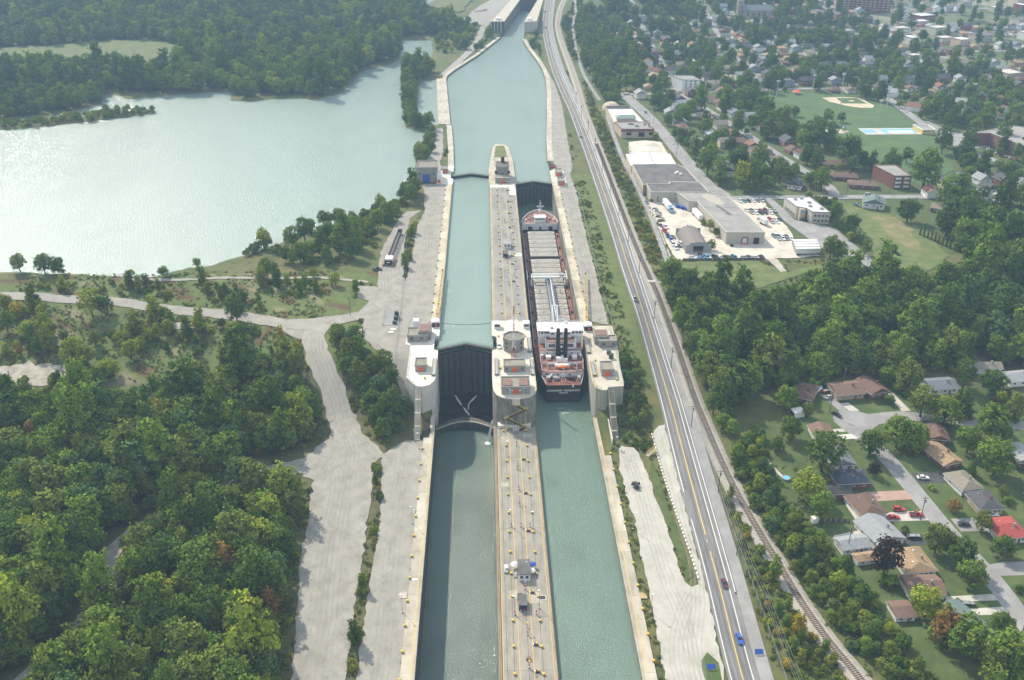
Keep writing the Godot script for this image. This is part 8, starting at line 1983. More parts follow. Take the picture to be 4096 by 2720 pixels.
func build_people() -> void:
	var mm := flat(1, 1, 1, 0.9); mm.vertex_color_use_as_albedo = true
	var a := body_mesh(0.06, 0.04); var b := body_mesh(0.14, -0.06)
	for q in [[42.9, 0.1, 71.6, 0.3, "person in a pale top and dark trousers standing at the corner of the gravel lot", a], [43.9, 0.1, 72.2, -0.6, "person in a pale top beside another at the corner of the gravel lot", b], [5.6, UP1 + 0.31, -196.0, 0.4, "person in work clothes standing by a bollard on the upper dividing wall", a], [3.4, UP1 + 0.31, -197.4, 2.0, "person beside a winch on the upper dividing wall", b], [7.4, UP1 + 0.31, -163.0, 1.5, "person walking along the edge of the upper dividing wall near the ship's bow", a]]:
		var o := piece(self, nm("person"), q[5], mm, Vector3(q[0], q[1], q[2]), q[3])
		tag(o, q[4], "person")

# ---- trees -----------------------------------------------------------------------------------------------------
# trees that stand alone: x, z, crown width, tint
var lone := [[121.0, -152, 4.2, 3], [122.6, -143, 4.6, 2], [124.6, -133, 4.6, 3], [117.2, -112, 5.4, 1], [130, -117, 2.6, 0], [116, 47.1, 11, 1], [112.1, 69.6, 10, 0], [140.8, 81.3, 10, 0], [153.7, 76, 13, 1], [159.2, 78.5, 11, 1], [118.9, 90.2, 15, 0], [108.5, 106.2, 11, 2], [110.2, 117.8, 9, 1], [138.3, 93.4, 5, 7], [162.1, 45, 5, 1], [171.7, 55.3, 11, 3], [121.9, 30.5, 10, 0], [167.1, 30.7, 10, 1], [172, 38.3, 11, 3], [198.4, 35.2, 9, 0], [210, 38.1, 11, 0], [179.2, 61.4, 14, 1], [202.9, 56, 9, 7], [194, 71.4, 13, 1], [185.2, 94.1, 15, 1], [210.7, 57.6, 9, 3], [180.9, 80, 10, 1], [144.7, 136.9, 9, 3], [149.7, 145.2, 9, 0], [149.5, 153.9, 10, 1], [122.5, 147.7, 10, 7], [128.6, 167.3, 11, 2], [133.7, 184.9, 14, 1], [129.5, 179.6, 9, 6], [149.4, 175.2, 8, 0], [167.2, 138.8, 9, 0], [166.3, 125.7, 6, 3], [138.4, 125.9, 4, 0], [138.6, 198, 16, 1], [109, 146.9, 6, 0], [107.6, 137.4, 4, 1], [141.2, 162.3, 4, 0], [160.8, 114.9, 5, 6], [-264.7, -91.7, 8, 1], [-249.5, -87.5, 9, 0], [-243.6, -89.7, 9, 0], [-202.7, -86.3, 4, 2], [-184.8, -83.2, 6, 1], [-170.1, -94.8, 5, 1], [-128.5, -79, 9, 1], [-104.2, -80.5, 5, 2], [-85.6, -104.5, 10, 0], [-90.9, -68, 6, 2], [-209.5, -43.4, 11, 2], [-204.2, -45.9, 10, 0], [-134.4, -31.5, 10, 0], [-130, -18.3, 9, 0], [-167.7, -30.7, 4, 5], [-155.9, -22.9, 5, 0], [-240.1, -51.8, 5, 1], [-172.7, -22.9, 3, 6], [-180, -8.8, 9, 2], [-185.7, 4.7, 10, 2], [-204.7, -3.7, 12, 2], [-234.9, -27.4, 9, 2], [-246.5, -30.6, 9, 1], [-116.8, -130.4, 10, 0], [-105.7, -133, 10, 0], [-121.9, -117.9, 9, 3], [-76.8, -152.2, 8, 1], [-69.8, -161, 6, 1], [-59.6, -197.7, 8, 1], [-57.3, -217.4, 8, 1], [-55, -297.1, 7, 1], [-51.7, -311.1, 7, 0], [48.7, -55.9, 4, 0], [-40.4, -311.5, 4, 0], [-41.3, -302.3, 3, 0], [270.5, -383.7, 9, 1], [283.6, -388.2, 7, 0], [280.9, -214.1, 22, 1], [247.7, -265.1, 18, 0], [241, -310.5, 15, 0], [250.6, -408.8, 9, 0], [329.3, -297.5, 12, 0], [351.7, -303.3, 13, 0], [293.5, -274.3, 8, 0], [278.7, -273.1, 5, 0], [350.9, -436, 6, 3], [354.3, -398.1, 5, 0], [361.7, -364.5, 9, 0], [246.8, -154.3, 14, 0], [212.7, -214.9, 12, 1], [281.4, -171.8, 18, 1], [277.1, -145.9, 14, 1], [293, -154.8, 13, 1], [284.4, -124.4, 18, 0], [259.5, -102.9, 15, 1], [278.3, -173.1, 5, 4], [203.8, -158.4, 9, 0], [205.4, -134.5, 9, 0], [184.5, -94.5, 10, 1], [180.9, -97.7, 9, 1], [201.8, -124.8, 6, 2], [202.3, -101.7, 6, 3], [143.8, -251, 14, 1], [167.7, -262.4, 16, 0], [160.3, -218.3, 13, 2], [147.3, -228.1, 10, 1], [180.3, -252, 13, 1], [96, -195.9, 4, 0], [137.8, -341.4, 8, 0], [140.8, -308.2, 7, 0], [138.9, -329, 6, 0], [162.9, -351.1, 10, 1], [199.6, -391.9, 8, 3], [146, -379.7, 8, 1], [182.8, -337.9, 9, 0], [207.1, -344.3, 7, 0], [196.3, -354.1, 5, 0], [121.9, -341.5, 6, 2]]
const TINTS := [Color(0.112, 0.177, 0.032), Color(0.166, 0.244, 0.038), Color(0.309, 0.362, 0.043), Color(0.198, 0.246, 0.050), Color(0.121, 0.196, 0.070), Color(0.437, 0.340, 0.040), Color(0.332, 0.196, 0.058), Color(0.052, 0.030, 0.030), Color(0.208, 0.297, 0.041), Color(0.275, 0.300, 0.052)]
const TINT_WORDS := ["dark green", "mid green", "yellow-green", "olive green", "blue-green", "bright yellow", "russet", "dark purple", "fresh green", "golden olive"]
var tree_kinds := []      # {crown, trunk}
var leaf_mats := []
var bare := []            # outlines kept clear of trees
var lanes := []
var leaf_mm: StandardMaterial3D

func leaf(m: MB, p: Vector3, nrm_: Vector3, out: Vector3, s: float, tone: Color) -> void:
	var a := nrm_.cross(Vector3(rng.randf() - 0.5, rng.randf() - 0.5, rng.randf() - 0.5)).normalized()
	var b := nrm_.cross(a)
	a *= s; b *= s * 0.75
	var n := (nrm_ + out * 0.9).normalized()
	m.v.append_array([p - a, p + b, p + a, p - a, p + a, p - b])
	for i in 6: m.n.append(n); m.c.append(tone)

func make_tree(lobes: Array, leaves: int, size: float, trunk_h: float, limbs := true, conifer := false) -> Dictionary:
	var m := MB.new()
	var total := 0.0
	for l in lobes: total += l[1] * l[1]
	for l in lobes:
		var c: Vector3 = l[0]; var r: float = l[1]
		var lob := rng.randf_range(0.78, 1.25); var warm := rng.randf_range(-0.14, 0.16)
		# every lobe is a cluster of sprays
		var sprays := maxi(5, int(26.0 * r * r / 3.0))
		for s in sprays:
			var d := Vector3(rng.randfn(), rng.randfn() * 0.9 + 0.25, rng.randfn()).normalized()
			var q := c + d * r * rng.randf_range(0.72, 1.08)
			var inside := false
			for o in lobes:
				if o != l and q.distance_to(o[0]) < o[1] * 0.72: inside = true
			if inside: continue
			var tone := lob * rng.randf_range(0.80, 1.22)
			var k := maxi(3, int(leaves * r * r / total / sprays))
			var sr := size * rng.randf_range(1.3, 2.3)
			for i in k:
				var e := Vector3(rng.randfn(), rng.randfn() * 0.7, rng.randfn()) * 0.55
				var p := q + e * sr
				var nn := (d * 0.8 + Vector3(rng.randfn(), rng.randfn() + 0.5, rng.randfn()) * 0.6).normalized()
				var t := tone * rng.randf_range(0.82, 1.2)
				leaf(m, p, nn, d, size * rng.randf_range(0.55, 1.1), Color(t * (1 + warm), t, t * (1 - warm)))
	var tr := MB.new()
	if trunk_h > 0:
		tr.tube(Vector3.ZERO, Vector3(0.1, trunk_h * 0.55, 0.05), 0.30, 0.22, 7, false); tr.tube(Vector3(0.1, trunk_h * 0.55, 0.05), Vector3(0, trunk_h, 0), 0.22, 0.12, 7, false)
		if limbs:
			for l in lobes:
				if rng.randf() < 0.7: tr.tube(Vector3(0.06, trunk_h * rng.randf_range(0.45, 0.8), 0.03), (l[0] as Vector3) * 0.92, 0.12, 0.03, 5, false)
	else: tr.tube(Vector3.ZERO, Vector3(0, 0.7, 0), 0.1, 0.04, 5, false); 
	return {"crown": m.mesh(), "trunk": tr.mesh()}

func blob_lobes(n: int, w: float, y0: float, y1: float, r0: float, r1: float, taper := 0.5) -> Array:
	var a := []
	for i in n:
		var u := (i + 0.5) / n
		var y := lerpf(y0, y1, u)
		var ww := w * (sin(PI * lerpf(0.22, 0.92, u)) * (1 - taper) + taper * (1 - absf(u - 0.4)))
		var an := i * 2.4 + rng.randf() * 0.9
		var rad := ww * sqrt(rng.randf_range(0.15, 1.0))
		a.append([Vector3(cos(an) * rad, y + rng.randf_range(-0.4, 0.4), sin(an) * rad), rng.randf_range(r0, r1)])
	return a

func make_tree_kinds() -> void:
	# all about 10 m tall; crown width near 8 m
	tree_kinds.append(make_tree(blob_lobes(17, 3.0, 3.2, 8.6, 1.2, 2.0), 3600, 0.34, 7.5))
	tree_kinds.append(make_tree(blob_lobes(20, 3.3, 2.8, 8.4, 1.0, 1.8), 3800, 0.34, 7.0))
	tree_kinds.append(make_tree(blob_lobes(15, 2.7, 3.4, 9.0, 1.2, 1.9), 3400, 0.34, 8.0))
	tree_kinds.append(make_tree(blob_lobes(24, 3.6, 2.6, 7.8, 0.9, 1.6, 0.7), 3800, 0.32, 6.6))
	tree_kinds.append(make_tree(blob_lobes(15, 1.7, 1.8, 9.4, 1.0, 1.5, 0.3), 3200, 0.32, 8.6))     # 4 narrow
	tree_kinds.append(make_tree(blob_lobes(26, 3.9, 3.0, 7.6, 0.9, 1.5, 0.8), 4000, 0.32, 6.4))     # 5 spreading
	tree_kinds.append(make_tree(blob_lobes(9, 2.4, 0.9, 3.0, 0.8, 1.3, 0.8), 1700, 0.28, 0.0))      # 6 shrub
	tree_kinds.append(make_tree(blob_lobes(12, 3.2, 0.7, 2.2, 0.7, 1.1, 0.9), 1800, 0.26, 0.0))     # 7 low scrub
	var cone := []
	for i in 16:
		var u := i / 15.0; var an := i * 2.4
		cone.append([Vector3(cos(an) * 2.2 * (1 - u) * 0.8, 0.9 + u * 8.6, sin(an) * 2.2 * (1 - u) * 0.8), lerpf(1.5, 0.35, u)])
	tree_kinds.append(make_tree(cone, 2800, 0.28, 9.2, false))                                       # 8 conifer
	var col := []
	for i in 10: col.append([Vector3(rng.randf_range(-0.2, 0.2), 0.8 + i * 0.9, rng.randf_range(-0.2, 0.2)), lerpf(1.1, 0.5, i / 9.0)])
	tree_kinds.append(make_tree(col, 1800, 0.2, 8.6, false))                                         # 9 cypress
	tree_kinds.append(make_tree(blob_lobes(7, 0.9, 0.25, 0.8, 0.28, 0.5, 0.9), 420, 0.12, 0.0))      # 10 weed tuft, 1 m tall
	# bare tree
	var b := MB.new()
	b.tube(Vector3.ZERO, Vector3(0.2, 5, 0), 0.26, 0.16, 6, false); b.tube(Vector3(0.2, 5, 0), Vector3(0, 9.6, 0.2), 0.16, 0.03, 6, false)
	for i in 26:
		var y := rng.randf_range(2.4, 8.4); var an := rng.randf() * TAU; var l := (9.6 - y) * rng.randf_range(0.3, 0.5) + 0.6
		var p := Vector3(0.15, y, 0); var q := p + Vector3(cos(an) * l, l * 0.9, sin(an) * l)
		b.tube(p, q, 0.07, 0.025, 4, false)
		for k in 4:
			var s := p.lerp(q, rng.randf_range(0.3, 0.95))
			b.tube(s, s + Vector3(rng.randfn() * 0.5, rng.randf() * 0.9, rng.randfn() * 0.5), 0.03, 0.012, 4, false)
	tree_kinds.append({"crown": b.mesh(), "trunk": null})                                            # 11 bare
	for c in TINTS:
		var m := flat(c.r, c.g, c.b, 0.75)
		m.vertex_color_use_as_albedo = true
		m.backlight_enabled = true; m.backlight = Color(.55, .62, .25)
		m.metallic_specular = 0.12
		leaf_mats.append(m)
	leaf_mm = leaf_mats[0].duplicate()
	leaf_mm.albedo_color = Color.WHITE
	M.bark = grain(70, 0.05, [[0.2, .05, .04, .032], [0.8, .12, .10, .08]], Vector3(2, 6, 2), 0.95, 256)
	M.dead_wood = flat(.26, .24, .21, 0.9)

var near_lanes := {}
var near_taken := {}
var open_land := []

func index_obstacles() -> void:
	for q in lanes:
		var w: float = q[1]
		for i in q[0].size() - 1:
			var r := Rect2(q[0][i], Vector2.ZERO).expand(q[0][i + 1]).grow(w + 4)
			for x in range(floori(r.position.x / 16), floori(r.end.x / 16) + 1):
				for z in range(floori(r.position.y / 16), floori(r.end.y / 16) + 1):
					var k := Vector2i(x, z)
					if not near_lanes.has(k): near_lanes[k] = []
					near_lanes[k].append([q[0][i], q[0][i + 1], w])
	for q in taken:
		var g: float = q[2] + 4
		for x in range(floori((q[0] - g) / 16), floori((q[0] + g) / 16) + 1):
			for z in range(floori((q[1] - g) / 16), floori((q[1] + g) / 16) + 1):
				var k := Vector2i(x, z)
				if not near_taken.has(k): near_taken[k] = []
				near_taken[k].append(q)

func clear_of(x: float, z: float, r: float) -> bool:
	if in_canal(x, z, 5.0): return false
	var p := Vector2(x, z)
	var k := Vector2i(floori(x / 16), floori(z / 16))
	for q in near_taken.get(k, []): if p.distance_squared_to(Vector2(q[0], q[1])) < (q[2] + r * 0.35) ** 2: return false
	for q in near_lanes.get(k, []):
		var w: float = q[2] + r * 0.4
		if Geometry2D.get_closest_point_to_segment(p, q[0], q[1]).distance_squared_to(p) < w * w: return false
	for q in bare: if (q[1] as Rect2).has_point(p) and Geometry2D.is_point_in_polygon(p, q[0]): return false
	if x < -45 and x > -640 and z < -70 and z > -800:
		if sdist(p, LAKE) < 2.5 or sdist(p, POND) < 2.0: return false
	return true

func hides_meadow(p: Vector2, d: float) -> bool:   # open ground keeps a low edge on its near side
	if d < 4.0: return false
	for q in open_land:
		if q[2].has_point(p + Vector2(0, -q[1])) and Geometry2D.is_point_in_polygon(p + Vector2(0, -q[1]), q[0]): return true
	return false

func scatter(a: Array, gap: float, out: Array, zone: String, sizes: Array, kinds: Array, tints: Array, keep := 1.0, thin := 0.0) -> void:
	var poly := P2(a)
	var r := Rect2(poly[0], Vector2.ZERO)
	for p in poly: r = r.expand(p)
	var z := r.position.y
	var row := 0
	while z < r.end.y:
		var x := r.position.x + (gap * 0.5 if row % 2 else 0.0)
		while x < r.end.x:
			var p := Vector2(x + rng.randf_range(-0.6, 0.6) * gap, z + rng.randf_range(-0.6, 0.6) * gap)
			var d := lerpf(sizes[0], sizes[1], rng.randf() ** 1.4)
			var kk: int = kinds[rng.randi() % kinds.size()]; var tt: int = tints[rng.randi() % tints.size()]
			x += gap
			if rng.randf() > keep: continue
			if thin > 0 and n1.get_noise_2d(p.x * 2.2, p.y * 2.2) < thin - 0.35: continue
			if not Geometry2D.is_point_in_polygon(p, poly) or not clear_of(p.x, p.y, d * 0.5) or hides_meadow(p, d): continue
			out.append([p.x, p.y, d, tt, kk, zone])
		z += gap * 0.87; row += 1

func build_trees() -> void:
	make_tree_kinds()
	index_obstacles()
	var all := []
	for t in lone:
		var k := [0, 1, 2, 3, 5][(int(absf(t[0]) * 7) + int(t[2])) % 5] as int
		if t[3] == 4: k = 8
		if t[2] < 4.5: k = 6
		all.append([t[0], t[1], t[2], t[3], k, "lone"])
	var broad := [0, 1, 2, 3, 5, 4, 1, 3, 2]
	# near woods
	scatter([-290, 50, -221, 42, -196, 30, -164, 40, -153, 26, -127, 9, -104, 8, -93, 24, -87, 38, -86, 58, -93, 67, -110, 74, -116, 84, -100, 91, -86, 96, -84, 108, -82, 136, -78, 167, -75, 210, -200, 210, -290, 110], 6.0, all, "left wood", [5.5, 13.0], broad, [0, 0, 1, 1, 1, 8, 3, 2, 0, 4, 8, 1, 0, 3])
	scatter([-290, 50, -221, 42, -196, 30, -164, 40, -153, 26, -127, 9, -104, 8, -93, 24, -87, 38, -86, 58, -93, 67, -110, 74, -116, 84, -100, 91, -86, 96, -82, 136, -78, 167, -75, 210, -200, 210, -290, 110], 9.5, all, "left wood", [4.0, 6.5], [4, 6, 2, 4], [0, 1, 2, 8, 2, 1, 9, 0, 1, 8, 2, 0, 1, 5, 6, 3])
	scatter([-85, -6, -70, -2, -60, 14, -51, 24, -48, 35, -46, 42, -46, 56, -53, 62, -62, 50, -70, 33, -79, 17, -86, 5], 5.2, all, "pier copse", [5.5, 9.5], broad, [0, 0, 1, 4, 3, 2, 1])
	scatter([80, -56, 97, -54, 113, -36, 128, -40, 165, -58, 190, -64, 212, -48, 234, -62, 252, -78, 256, -104, 290, -120, 345, -108, 345, 18, 215, 18, 160, 24, 130, 26, 112, 34, 98, 46, 90, 70, 85, 80, 82, 40, 81, 0], 6.2, all, "right wood", [5.5, 13.5], broad, [0, 0, 0, 1, 1, 0, 4, 8, 3, 1])
	scatter([80, -56, 97, -60, 113, -42, 128, -46, 165, -64, 190, -70, 212, -54, 234, -68, 252, -84, 256, -110, 345, -108, 345, 18, 160, 24, 98, 46, 85, 80, 82, 40, 81, 0], 12, all, "right wood", [4.0, 6.5], [4, 6, 2], [1, 2, 8, 3])
	scatter([84, 84, 98, 60, 101, 68, 100, 100, 103, 122, 109, 138, 115, 167, 121, 194, 124, 215, 110, 205, 101, 181, 93, 150, 88, 117], 3.6, all, "railway thicket", [3.4, 6.2], [6, 7, 6, 1, 3, 6], [0, 0, 1, 4, 3, 1, 2, 8])
	scatter([77, 215, 77.6, 100, 81, 104, 85, 128, 90, 162, 97, 192, 103, 215], 3.2, all, "railway verge", [2.4, 4.8], [6, 7, 7, 6, 4], [0, 1, 2, 3, 9, 5, 1, 8], 0.85)
	# scrub
	scatter([-86, 94, -79, 92, -77.6, 136, -73.6, 167, -71.6, 212, -76, 212, -80, 165, -84, 130], 2.4, all, "wood edge", [0.9, 3.2], [7, 6, 7], [2, 9, 8, 1, 3, 2], 0.7)
	scatter([-92, 4, -86, 12, -79, 30, -80, 56, -88, 66, -100, 74, -98, 68, -88, 58, -87, 36, -92, 20, -98, 8], 2.6, all, "wood edge", [0.9, 3.2], [7, 6, 7], [2, 9, 8, 1, 3, 2], 0.6)
	scatter([-84, -8, -72, -26, -66, -20, -58, 8, -50, 24, -48, 62, -54, 68, -64, 52, -72, 32, -84, 6], 2.8, all, "wood edge", [0.9, 3.0], [7, 6, 7], [2, 9, 8, 1, 3], 0.5)
	scatter([-300, -80, -70, -72, -72, -50, -110, -32, -130, -36, -170, -52, -235, -64, -300, -70], 4.6, all, "lakeside scrub", [1.8, 4.6], [6, 7, 7, 4, 6], [0, 1, 2, 3, 1, 9, 2, 8], 0.95, 0.36)
	scatter([-290, -58, -240, -56, -170, -42, -125, -24, -98, -2, -92, 18, -104, 8, -127, 9, -153, 26, -164, 40, -196, 30, -290, 50], 4.6, all, "meadow scrub", [2.0, 7.5], [6, 7, 0, 4, 6, 3, 1], [2, 1, 2, 8, 9, 0, 2, 8, 2, 3, 2, 5], 0.9, 0.34)
	scatter([-160, -130, -130, -150, -90, -180, -72, -200, -66, -235, -62, -262, -56, -262, -56, -185, -70, -165, -76, -120, -80, -95, -120, -95, -150, -108], 5.0, all, "lake shore", [3.5, 8.0], [0, 1, 6, 3, 6, 4], [0, 1, 1, 3, 8, 2], 0.8, 0.3)
	scatter([-300, -97, -200, -92, -180, -100, -150, -118, -150, -108, -180, -88, -300, -84], 6.0, all, "lake shore", [2.0, 5.0], [6, 7, 0, 6], [0, 1, 3, 2], 0.6, 0.4)
	scatter([-57.8, -56, -54.6, -56, -52.6, -118, -53, -160, -58, -168, -59.5, -140], 2.4, all, "road verge", [0.9, 3.8], [6, 7, 7, 4], [0, 1, 2, 3, 9], 0.6)
	scatter([-56, 72, -52, 72, -52, 130, -52, 215, -54.6, 215, -55.6, 140], 2.2, all, "road verge", [0.9, 5.0], [7, 6, 6, 4], [1, 2, 0, 9, 8], 0.5, 0.3)
	scatter([48.5, 58, 48.6, 10, 48.6, -20, 48.4, -180, 49.4, -240, 53, -300, 58, -455, 57, -540, 58.5, -560, 60.5, -455, 62, -300, 62, -100, 62, 30, 61.5, 55, 56, 60, 52, 64], 4.2, all, "canal bank", [1.6, 4.4], [6, 7, 7, 6, 7], [0, 1, 3, 1, 9, 8], 0.5, 0.5)
	scatter([48.5, 58, 48.6, 12, 58, 10, 60, 40, 57, 58], 3.8, all, "pier thicket", [3.0, 7.0], [6, 1, 3, 6], [0, 0, 1, 3])
	scatter([44, 66, 46, 60, 55, 60, 56, 68, 52, 72, 48, 68], 3.4, all, "pier thicket", [2.0, 4.0], [6, 7], [0, 1, 3])
	scatter([53.4, 78, 56.4, 78, 58, 120, 58.4, 144, 55.6, 146, 54.6, 120], 3.0, all, "lot verge", [1.0, 2.4], [7, 6], [0, 1, 3, 2], 0.55)
	scatter([80, -62, 88, -70, 87, -84, 88, -160, 88, -250, 86.6, -330, 87, -420, 86, -540, 83, -540, 79, -430, 79, -300, 79, -180, 80, -100], 3.4, all, "trail verge", [1.6, 4.2], [6, 7, 7, 6], [0, 1, 2, 3, 9, 5, 9, 8], 0.85)
	scatter([69.8, -70, 71.8, -70, 71.6, -250, 71.6, -440, 72.4, -600, 68, -600, 68.8, -440, 70.2, -300], 3.6, all, "highway verge", [1.6, 3.6], [6, 7, 6], [0, 0, 1, 3, 8], 0.85)
	scatter([92, -540, 96, -440, 110, -460, 116, -510, 140, -640, 150, -900, 110, -960, 84, -830, 82, -640], 8.0, all, "trail verge", [4, 9], broad, [0, 1, 3, 1])
	scatter([92, -100, 94, -190, 91.6, -240, 90.8, -300, 93, -340, 92.6, -420, 90.4, -420], 4.0, all, "trail verge", [1.6, 3.6], [6, 7], [0, 1, 2, 3], 0.6)
	scatter([200, -150, 212, -176, 216, -196, 204, -200, 196, -190, 196, -160], 4.4, all, "office hedge", [3, 6], [6, 0, 3], [0, 0, 1, 3])
	scatter([97, -78, 140, -94, 178, -92, 196, -90, 196, -78, 150, -66, 128, -58, 112, -53, 101, -62], 5.0, all, "works meadow", [1.6, 5.0], [6, 7, 7, 4], [0, 1, 2, 8, 3], 0.6, 0.45)
	for i in 16: all.append([200.5 - i * 0.1 + i * 0.42, -148.0 + i * 2.4 , 1.9, 0, 9, "cypress"])
	for i in 9: all.append([246.0 + i * 1.1, -132.0 + i * 2.6, 1.6, 0, 9, "cypress"])
	# peninsula, islands, far woods
	scatter([-93, -640, -62, -596, -70, -570, -78, -540, -76, -480, -73, -430, -62, -394, -52, -392, -56, -376, -78, -388, -86, -450, -92, -530], 5.6, all, "peninsula", [6, 10], broad, [0, 1, 1, 3, 4], 0.85)
	scatter([-50, -385, -46, -330, -48, -290, -58, -270, -64, -300, -60, -350], 5.0, all, "peninsula", [3, 7], [0, 6, 1], [0, 1, 3, 2], 0.7)
	scatter([-470, -376, -405, -388, -332, -419, -296, -440, -297, -449, -334, -440, -372, -420, -470, -392], 4.6, all, "lake spit", [3, 6.5], [6, 0, 6, 3], [3, 1, 9, 2])
	scatter([-520, -380, -382, -438, -366, -456, -354, -476, -366, -508, -520, -470], 7.0, all, "far wood", [7, 11], broad, [0, 1, 3, 4, 2])
	scatter([-720, -470, -380, -515, -345, -510, -305, -508, -250, -524, -244, -488, -188, -500, -166, -490, -146, -512, -140, -540, -138, -606, -118, -634, -104, -664, -104, -700, -114, -784, -60, -800, -30, -830, -100, -900, -60, -1000, -200, -1500, -1100, -1500, -1000, -700], 9.0, all, "far wood", [8, 14], broad, [0, 0, 1, 1, 4, 8, 3, 2])
	scatter([-64, -690, -20, -690, 0, -790, -4, -850, -40, -870, -66, -780], 7.0, all, "far wood", [4, 9], [0, 6, 1], [0, 1, 3, 2], 0.6)
	scatter([41, -735, 50, -650, 56, -560, 60, -620, 60, -780, 64, -860, 54, -830], 5.0, all, "canal bank", [3, 6], [6, 0, 3], [0, 1, 3], 0.7)
	# town
	scatter([140, -206, 220, -206, 290, -206, 360, -200, 480, -180, 500, -420, 620, -560, 470, -600, 130, -500, 124, -420, 136, -340, 140, -260], 9.5, all, "town", [6, 12], broad, [0, 0, 1, 1, 3, 4, 8], 0.58)
	scatter([255, -100, 262, -150, 290, -190, 360, -196, 520, -180, 520, 20, 345, 18, 345, -118, 290, -132], 8.0, all, "town", [7, 13], broad, [0, 0, 1, 1, 3], 0.62)
	scatter([120, -500, 360, -520, 430, -560, 470, -640, 470, -960, 560, -1000, 700, -1500, 130, -1500, 150, -900], 10.0, all, "town", [7, 13], broad, [0, 0, 1, 1, 4, 3], 0.70)
	scatter([400, -520, 1000, -420, 1300, -1500, 700, -1500, 560, -1000, 470, -960, 470, -640], 15.0, all, "town", [6, 12], broad, [0, 1, 1, 4, 3], 0.5)
	scatter([128, 30, 235, 28, 240, 215, 126, 215, 112, 160, 104, 120, 104, 70], 13.0, all, "gardens", [3.5, 8], [0, 1, 3, 6, 6, 8], [0, 0, 1, 3, 1, 2], 0.55)
	# sort by apparent size; the biggest are things, the rest one mass
	var eye := Vector3(-10.6, 222, 400)
	var list := []
	for t in all:
		var y := ground0(t[0], t[1])
		list.append([t[2] / eye.distance_to(Vector3(t[0], y, t[1])), t, y])
	list.sort_custom(func(a, b): return a[0] > b[0])
	var words := {"lone": "standing on its own", "left wood": "in the wood left of the gravel road", "pier copse": "in the copse beside the left gate pier", "wood edge": "along the edge of the wood by the gravel", "right wood": "in the dense wood behind the railway", "railway thicket": "in the thicket between railway and gardens", "railway verge": "on the verge between highway and railway", "lakeside scrub": "in the scrub below the lake dyke", "meadow scrub": "in the rough meadow below the dyke road", "lake shore": "on the lake shore", "road verge": "on the strip beside the service road", "canal bank": "on the bank between canal and highway", "pier thicket": "in the thicket beside the right stairway", "lot verge": "on the grass strip of the gravel lot", "trail verge": "between railway and cycle path", "highway verge": "between highway and railway", "office hedge": "behind the office block", "works meadow": "in the rough grass before the works yard", "cypress": "in a clipped row", "peninsula": "on the narrow peninsula", "lake spit": "on the lake spit", "far wood": "in the wood beyond the lake", "town": "among the houses of the town", "gardens": "in the gardens of the near street"}
	var n_tree := 0; var n_shrub := 0
	var rest := {}
	for e in list:
		var t: Array = e[1]
		var k: int = t[4]
		var shrub := k in [6, 7]
		var s: float = t[2] / ([7.4, 7.8, 6.8, 8.2, 4.8, 8.6, 5.8, 7.0, 4.6, 2.2, 2, 4][k] as float)
		var hs := s * rng.randf_range(0.82, 1.28)
		var pos := Vector3(t[0], e[2] - 0.35, t[1])
		var yaw := rng.randf() * TAU
		var seen: bool = (n_shrub < 260 if shrub else n_tree < 300) or t[5] in ["lone", "cypress"]
		if seen:
			if shrub: n_shrub += 1
			else: n_tree += 1
			var o := thing("shrub" if shrub else ("conifer" if k == 8 else ("cypress" if k == 9 else "tree")), "%s %s %s" % [TINT_WORDS[t[3]], {6: "rounded shrub", 7: "low spreading shrub", 4: "slender tall tree", 8: "pointed conifer", 9: "slim columnar cypress", 5: "wide spreading tree", 3: "broad many-lobed tree"}.get(k, "round-crowned tree"), words[t[5]]], "shrub" if shrub else "tree", pos, yaw, ("shrubs " if shrub else "trees ") + words[t[5]])
			piece(o, "crown", tree_kinds[k].crown, leaf_mats[t[3]], Vector3.ZERO, 0, Vector3(s, hs, s))
			piece(o, "trunk", tree_kinds[k].trunk, M.bark, Vector3.ZERO, 0, Vector3(s, hs, s))
		else:
			var key := [k, "shrub" if shrub else ("far" if t[5] in ["far wood", "peninsula", "lake spit"] else ("town" if t[5] == "town" else "near"))]
			if not rest.has(key): rest[key] = [[], []]
			rest[key][0].append(Transform3D(Basis(Vector3.UP, yaw).scaled_local(Vector3(s, hs, s)), pos))
			rest[key][1].append(TINTS[t[3]] * rng.randf_range(0.82, 1.15))
	var hold := {}
	for key in rest:
		if not hold.has(key[1]):
			var info: Array = {"shrub": ["scrub", "mass of smaller shrubs spread over the banks, verges and meadows", "shrubs"], "far": ["far_woodland", "distant woods round the lake merging into one canopy", "woodland"], "town": ["town_canopy", "far tree canopy between the houses of the town", "tree canopy"], "near": ["wood_interior", "farther trees of the near woods seen as one canopy", "woodland"]}[key[1]]
			hold[key[1]] = thing(info[0], info[1], info[2])
			hold[key[1]].set_meta("kind", "stuff")
		multi("crown", tree_kinds[key[0]].crown, leaf_mm, rest[key][0], rest[key][1], hold[key[1]])
		if key[0] < 6: multi("trunk", tree_kinds[key[0]].trunk, M.bark, rest[key][0], [], hold[key[1]])
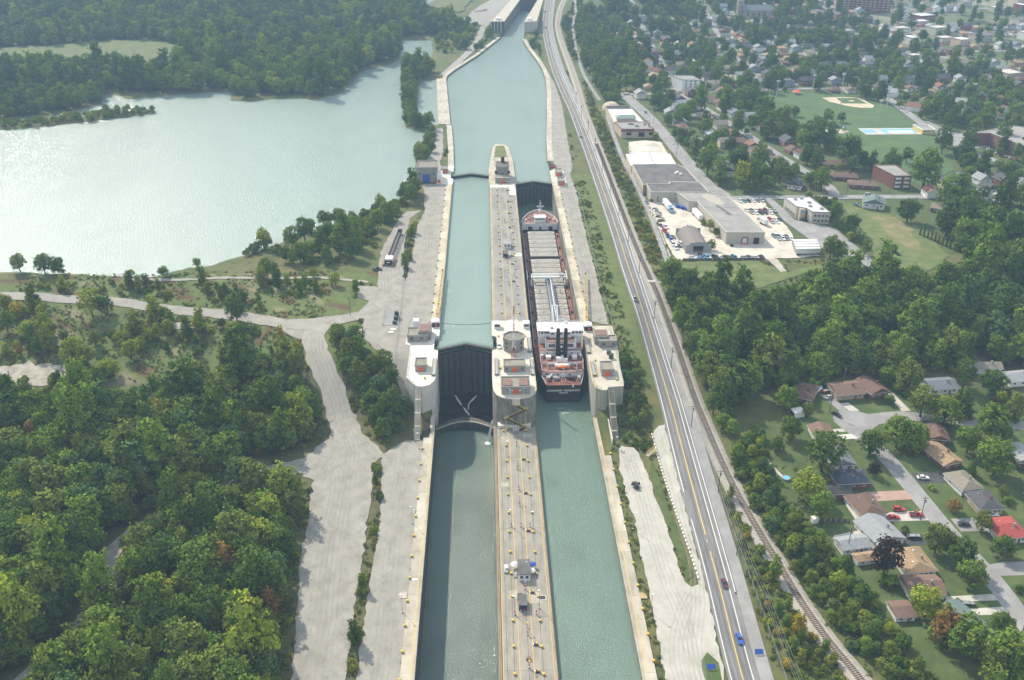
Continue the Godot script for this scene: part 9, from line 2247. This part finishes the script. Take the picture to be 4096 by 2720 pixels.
	# bare dead trees in the left wood
	for q in [[-160, 66, 12], [-154, 70, 14], [-150, 66, 13], [-168, 60, 12], [-146, 84, 13], [-134, 150, 11], [-112, 20, 12], [-104, 28, 12], [-116, 44, 11], [-118, 186, 12], [-176, 40, 12]]:
		var o := solo("dead_tree", MB.new(), M.dead_wood, "bare grey dead tree among the green crowns of the left wood", "tree", "bare dead trees in the left wood", Vector3(q[0], ground0(q[0], q[1]), q[1])) if false else piece(self, nm("dead_tree"), tree_kinds[11].crown, M.dead_wood, Vector3(q[0], ground0(q[0], q[1]), q[1]), q[0], Vector3.ONE * q[2] / 8.0)
		tag(o, "bare grey dead tree among the green crowns of the left wood", "tree", "bare dead trees in the left wood")
	# weeds
	var wx := []; var wc := []
	for z in [[-80, 40, -56, 25, 900], [-58, 70, -50, 215, 700], [38.6, 46, 41.6, 215, 260], [70.5, -60, 77, 215, 1500], [78, -70, 88, -420, 2600], [48, -240, 62, 60, 2400], [-260, -88, -92, 10, 7000], [54, 76, 58, 148, 300], [80, 80, 110, 215, 1400], [94, -96, 200, -62, 1400], [-60, -180, -52, -50, 500], [-86, 90, -70, 215, 1200], [-100, 0, -76, 76, 900], [42, 20, 60, 70, 500]]:
		for i in z[4]:
			var x := rng.randf_range(z[0], z[2]); var zz := rng.randf_range(minf(z[1], z[3]), maxf(z[1], z[3]))
			if n2.get_noise_2d(x * 1.5, zz * 1.5) < -0.1 or not clear_of(x, zz, 0.2): continue
			var s := rng.randf_range(0.25, 0.85)
			wx.append(Transform3D(Basis(Vector3.UP, rng.randf() * TAU).scaled_local(Vector3(s, s * rng.randf_range(0.6, 1.2), s)), Vector3(x, ground0(x, zz) - 0.25, zz)))
			var r := rng.randf()
			wc.append((Color(.38, .27, .03) if r < 0.10 else (Color(.21, .215, .06) if r < 0.45 else Color(.125, .175, .04))) * rng.randf_range(0.7, 1.2))
	var wd := multi("weeds", tree_kinds[10].crown, leaf_mm, wx, wc)
	tag(wd, "rough weeds and goldenrod covering the verges and banks", "weeds"); wd.set_meta("kind", "stuff")

func _ready() -> void:
	rng.seed = 7
	build_environment()
	make_materials()
	build_ground()
	build_roads()
	build_locks()
	build_ship()
	PARK = P2([229, -500, 298, -500, 345, -470, 350, -440, 349, -376, 343, -332, 322, -257, 288, -200, 274, -230, 280, -272, 252, -284, 254, -353, 238, -379, 233, -432])
	build_works()
	build_houses()
	build_roadside()
	build_vehicles()
	build_trees()
